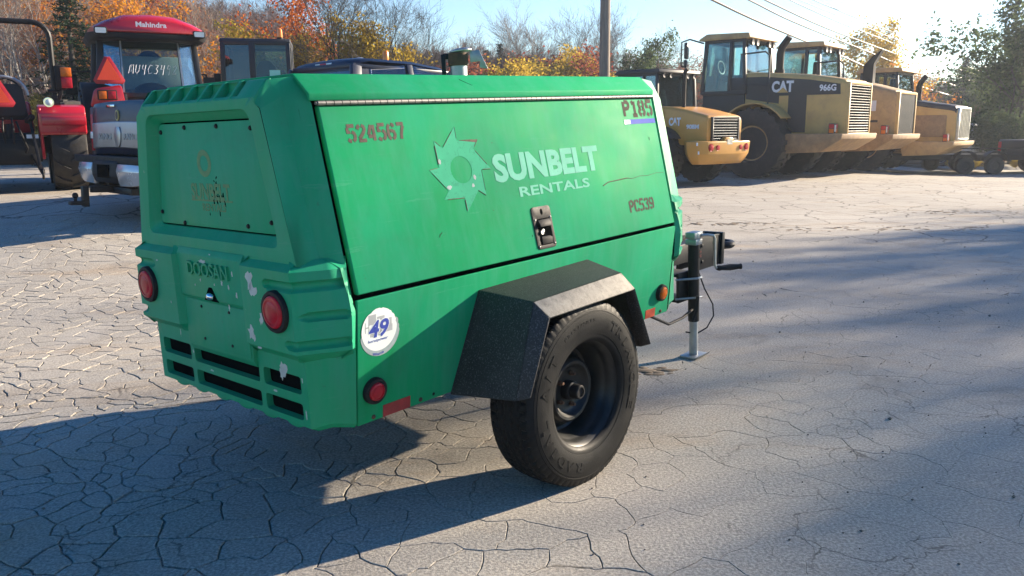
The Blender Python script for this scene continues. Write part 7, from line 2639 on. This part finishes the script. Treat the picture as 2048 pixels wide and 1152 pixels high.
plant('shrub_olive', K(118), 19.2, ZT(205, 19.2), 'yellow-green bush at the foot of the spruce', 'olive_bush', rot=0)
plant('shrub_olive', K(60), 20.0, ZT(195, 20.0), 'olive bush behind the seat of the open tractor', 'olive_bush', rot=2)
plant('shrub_olive', K(175), 20.4, ZT(215, 20.4), 'olive bush left of the red cab tractor', 'olive_bush', rot=3.2)
plant('oak_rust', K(8), 28, ZT(-20, 28), 'rusty-leaved oak at the left edge', 'oak_tree', rot=1)
plant('bare_grey', K(862), 46, ZT(62, 46), 'tall grey leafless tree left of the exhaust stack', 'bare_tree', rot=1)
plant('bare_grey', K(915), 52, ZT(58, 52), 'thin grey leafless tree above the exhaust flap', 'bare_tree', rot=3)
plant('pine', K(1003), 47, ZT(100, 47), 'dark green pine right of the exhaust stack', 'pine_tree', rot=1, wide=1.3)
plant('pine', K(975), 50, ZT(112, 50), 'dark pine standing close to the exhaust flap', 'pine_tree', rot=3, wide=1.5)
plant('bare_fan', K(1085), 46, ZT(42, 46), 'fan-shaped leafless tree midway between stack and pole', 'bare_tree', rot=1, wide=1.1)
plant('bare_fan', K(1160), 48, ZT(40, 48), 'fan-shaped leafless tree just left of the utility pole', 'bare_tree', rot=4, wide=1.05)
plant('sapling_yellow', K(1152), 42, ZT(108, 42), 'yellow and green small tree left of the utility pole', 'yellow_tree', rot=1)
plant('shrub_yellow', K(1050), 40, ZT(136, 40), 'yellow bush below the fan-shaped tree', 'yellow_bush', rot=0, wide=1.1)
plant('shrub_yellow', K(1028), 41, ZT(138, 41), 'small yellow bush right of the dark pine', 'yellow_bush', rot=2, wide=1.1)
plant('shrub_yellow', K(1105), 41, ZT(140, 41), 'yellow bush between the two fan-shaped trees', 'yellow_bush', rot=3, wide=1.2)
plant('shrub_red', K(952), 40, ZT(132, 40), 'red bush just right of the exhaust stack', 'red_bush', rot=1, wide=1.2)
plant('shrub_red', K(1120), 43, ZT(118, 43), 'brownish red bush beside the small yellow and green tree', 'red_bush', rot=2, wide=1.2)
plant('tree_green', K(1318), 39, ZT(82, 39), 'leafy grey-green tree left of the loader mirror', 'green_tree', rot=0, wide=.8)
plant('bare_grey', K(1352), 44, ZT(66, 44), 'leafless tree poking above the small loader cab', 'bare_tree', rot=2)
plant('maple_red', K(1382), 46, ZT(116, 46), 'reddish tree between small loader cab and mirror', 'maple_tree', rot=2)
plant('sapling_yellow', K(1772), 50, ZT(66, 50), 'slim pale yellow tree above the second loader', 'yellow_tree', rot=2, wide=.9)
plant('bare_grey', K(1682), 54, ZT(128, 54), 'faint leafless tree right of the second loader cab', 'bare_tree', rot=1)
plant('birch_gold', K(1852), 47, ZT(140, 47), 'orange-gold tree behind the curved exhaust of the third loader', 'golden_tree', rot=1, wide=1.0)
plant('tree_green', K(2040), 33, ZT(5, 33), 'large hazy green tree at the right edge', 'green_tree', rot=1, wide=1.15)
plant('tree_green', K(1990), 35, ZT(78, 35), 'hazy green tree leaning out below the wires', 'green_tree', rot=2.2, wide=1.1)
plant('tree_green', K(1962), 42, ZT(150, 42), 'green tree behind the white car', 'green_tree', rot=3, wide=1.5)
plant('pine', K(1925), 60, ZT(130, 60), 'far dark pine left of the hazy green trees', 'pine_tree', rot=3, wide=1.9)
plant('shrub_green', K(1985), 31.5, ZT(238, 31.5), 'green bush behind the flatbed trailer', 'green_bush', rot=0, wide=1.25)
plant('shrub_green', K(2045), 32, ZT(235, 32), 'green bush above the distant pickup', 'green_bush', rot=2, wide=1.25)
plant('shrub_red', K(2000), 33, ZT(268, 33), 'small red bush beside the distant pickup', 'red_bush', rot=0, wide=.7)
plant('shrub_yellow', K(1917), 29.6, ZT(318, 29.6), 'low yellow clump left of the flatbed wheels', 'yellow_bush', rot=0, wide=1.5)
plant('shrub_yellow', K(1957), 29.4, ZT(322, 29.4), 'low yellow clump between the flatbed wheels', 'yellow_bush', rot=2, wide=1.6)
plant('shrub_yellow', K(2003), 29.2, ZT(325, 29.2), 'low yellow clump right of the flatbed wheels', 'yellow_bush', rot=4, wide=1.8)
plant('shrub_yellow', K(2045), 29.6, ZT(322, 29.6), 'low yellow clump below the distant pickup', 'yellow_bush', rot=1, wide=1.8)

# the wood itself: repeats nothing in the photo tells apart share a label
rt = random.Random(77)
def crowd(n_, pxr, Yr, topf, kinds, name, label, group, wide=(.9, 1.3)):
    for _ in range(n_):
        px = rt.uniform(*pxr); Y = rt.uniform(*Yr)
        plant(rt.choice(kinds), K(px), Y, max(ZT(topf(px) + rt.uniform(-22, 22), Y), gz(K(px) * Y, Y) + 1.6), label, name, group, rot=rt.uniform(0, 6.28), wide=rt.uniform(*wide))
ridge = lambda px: -40 + max(0, px - 250) * .26
crowd(34, (-60, 470), (29, 48), lambda px: ridge(px) + 20, ['bare_pale', 'bare_grey', 'bare_grey', 'bare_pale'], 'bare_tree', 'grey leafless tree on the wooded slope at the left', 'leafless trees on the wooded slope')
crowd(46, (60, 640), (52, 92), lambda px: ridge(px) + 10, ['bare_grey', 'bare_pale', 'bare_grey', 'oak_rust', 'brush'], 'bare_tree', 'faint leafless tree high on the wooded slope', 'leafless trees high on the slope', (.9, 1.4))
crowd(20, (-60, 620), (27, 50), lambda px: ridge(px) + 45, ['oak_rust'], 'oak_tree', 'rust-brown oak on the wooded slope at the left', 'rusty oaks on the wooded slope')
crowd(12, (200, 700), (30, 50), lambda px: ridge(px) + 50, ['maple_red', 'birch_gold', 'maple_red'], 'maple_tree', 'autumn-coloured tree on the slope behind the tractors', 'autumn trees on the slope')
crowd(30, (-60, 760), (22, 28), lambda px: 195 + rt.uniform(-25, 25) - max(0, px - 450) * .15, ['brush'], 'brown_shrub', 'brown leafless shrub along the foot of the slope', 'brown shrubs along the foot of the slope', (1.0, 1.6))
crowd(30, (690, 960), (38, 60), lambda px: 112 + max(0, px - 760) * .06, ['brush', 'brush', 'bare_grey', 'bare_fan'], 'brown_tree', 'brown autumn brush between the navy truck and the exhaust stack', 'brown brush behind the navy truck', (.9, 1.5))
crowd(16, (960, 1200), (44, 62), lambda px: 134, ['brush', 'brush', 'bare_fan'], 'brown_tree', 'brown autumn brush along the horizon left of the pole', 'brown brush along the horizon', (1.0, 1.6))
crowd(26, (1190, 1460), (58, 80), lambda px: 142, ['pine', 'pine', 'oak_rust', 'tree_green'], 'dark_tree', 'small dark tree on the horizon right of the pole', 'dark trees on the horizon', (1.2, 2.0))
crowd(20, (1640, 1900), (60, 85), lambda px: 168, ['brush', 'bare_grey', 'oak_rust', 'pine'], 'dark_tree', 'hazy tree on the horizon behind the loaders', 'hazy trees behind the loaders', (1.1, 1.8))
crowd(18, (1880, 2140), (44, 75), lambda px: 150, ['tree_green', 'pine', 'tree_green'], 'hazy_tree', 'hazy grey-green tree beyond the right end of the yard', 'hazy trees at the right end', (1.1, 1.9))
crowd(24, (-900, -60), (27, 60), lambda px: -20, ['bare_pale', 'bare_grey', 'oak_rust', 'maple_red'], 'bare_tree', 'tree on the wooded slope past the left edge', 'trees past the left edge')
crowd(9, (1890, 2120), (33, 40), lambda px: 235, ['shrub_green', 'shrub_green', 'shrub_olive', 'brush'], 'green_shrub', 'green shrub along the right end of the yard', 'shrubs at the right end', (1.1, 1.6))
# trees past the right edge that dapple the yard with shade
for k, (tx_, ty_, s_, kind, wd, up_) in enumerate(((1.25, 3.25, 25, 'bare_grey', 1.3, .2), (2.3, 5.0, 24, 'bare_grey', 1.3, .2), (1.7, 6.6, 26, 'bare_fan', 1.0, 0), (1.9, 2.9, 29, 'bare_pale', 1.2, 0),
        (3.4, 8.3, 24, 'bare_grey', 1.0, 0), (2.2, 3.5, 33, 'oak_rust', 1.1, .1), (1.5, 4.0, 30, 'bare_fan', 1.2, .1), (1.15, 2.95, 26, 'bare_fan', 1.1, .1), (2.7, 4.3, 31, 'bare_grey', 1.3, .2))):
    # the tip of each tree's shadow falls near (tx_, ty_)
    x, y = tx_ + .883 * s_, ty_ + .469 * s_
    zt_ = .344 * s_ + up_
    plant(kind, x / (y * .982 - .19 * max(0, .5 * (zt_ + gz(x, y)) - 1.3)), y, zt_, 'half-bare tree standing past the right edge of the yard', 'roadside_tree', 'trees past the right edge', rot=k * 1.3, wide=wd)
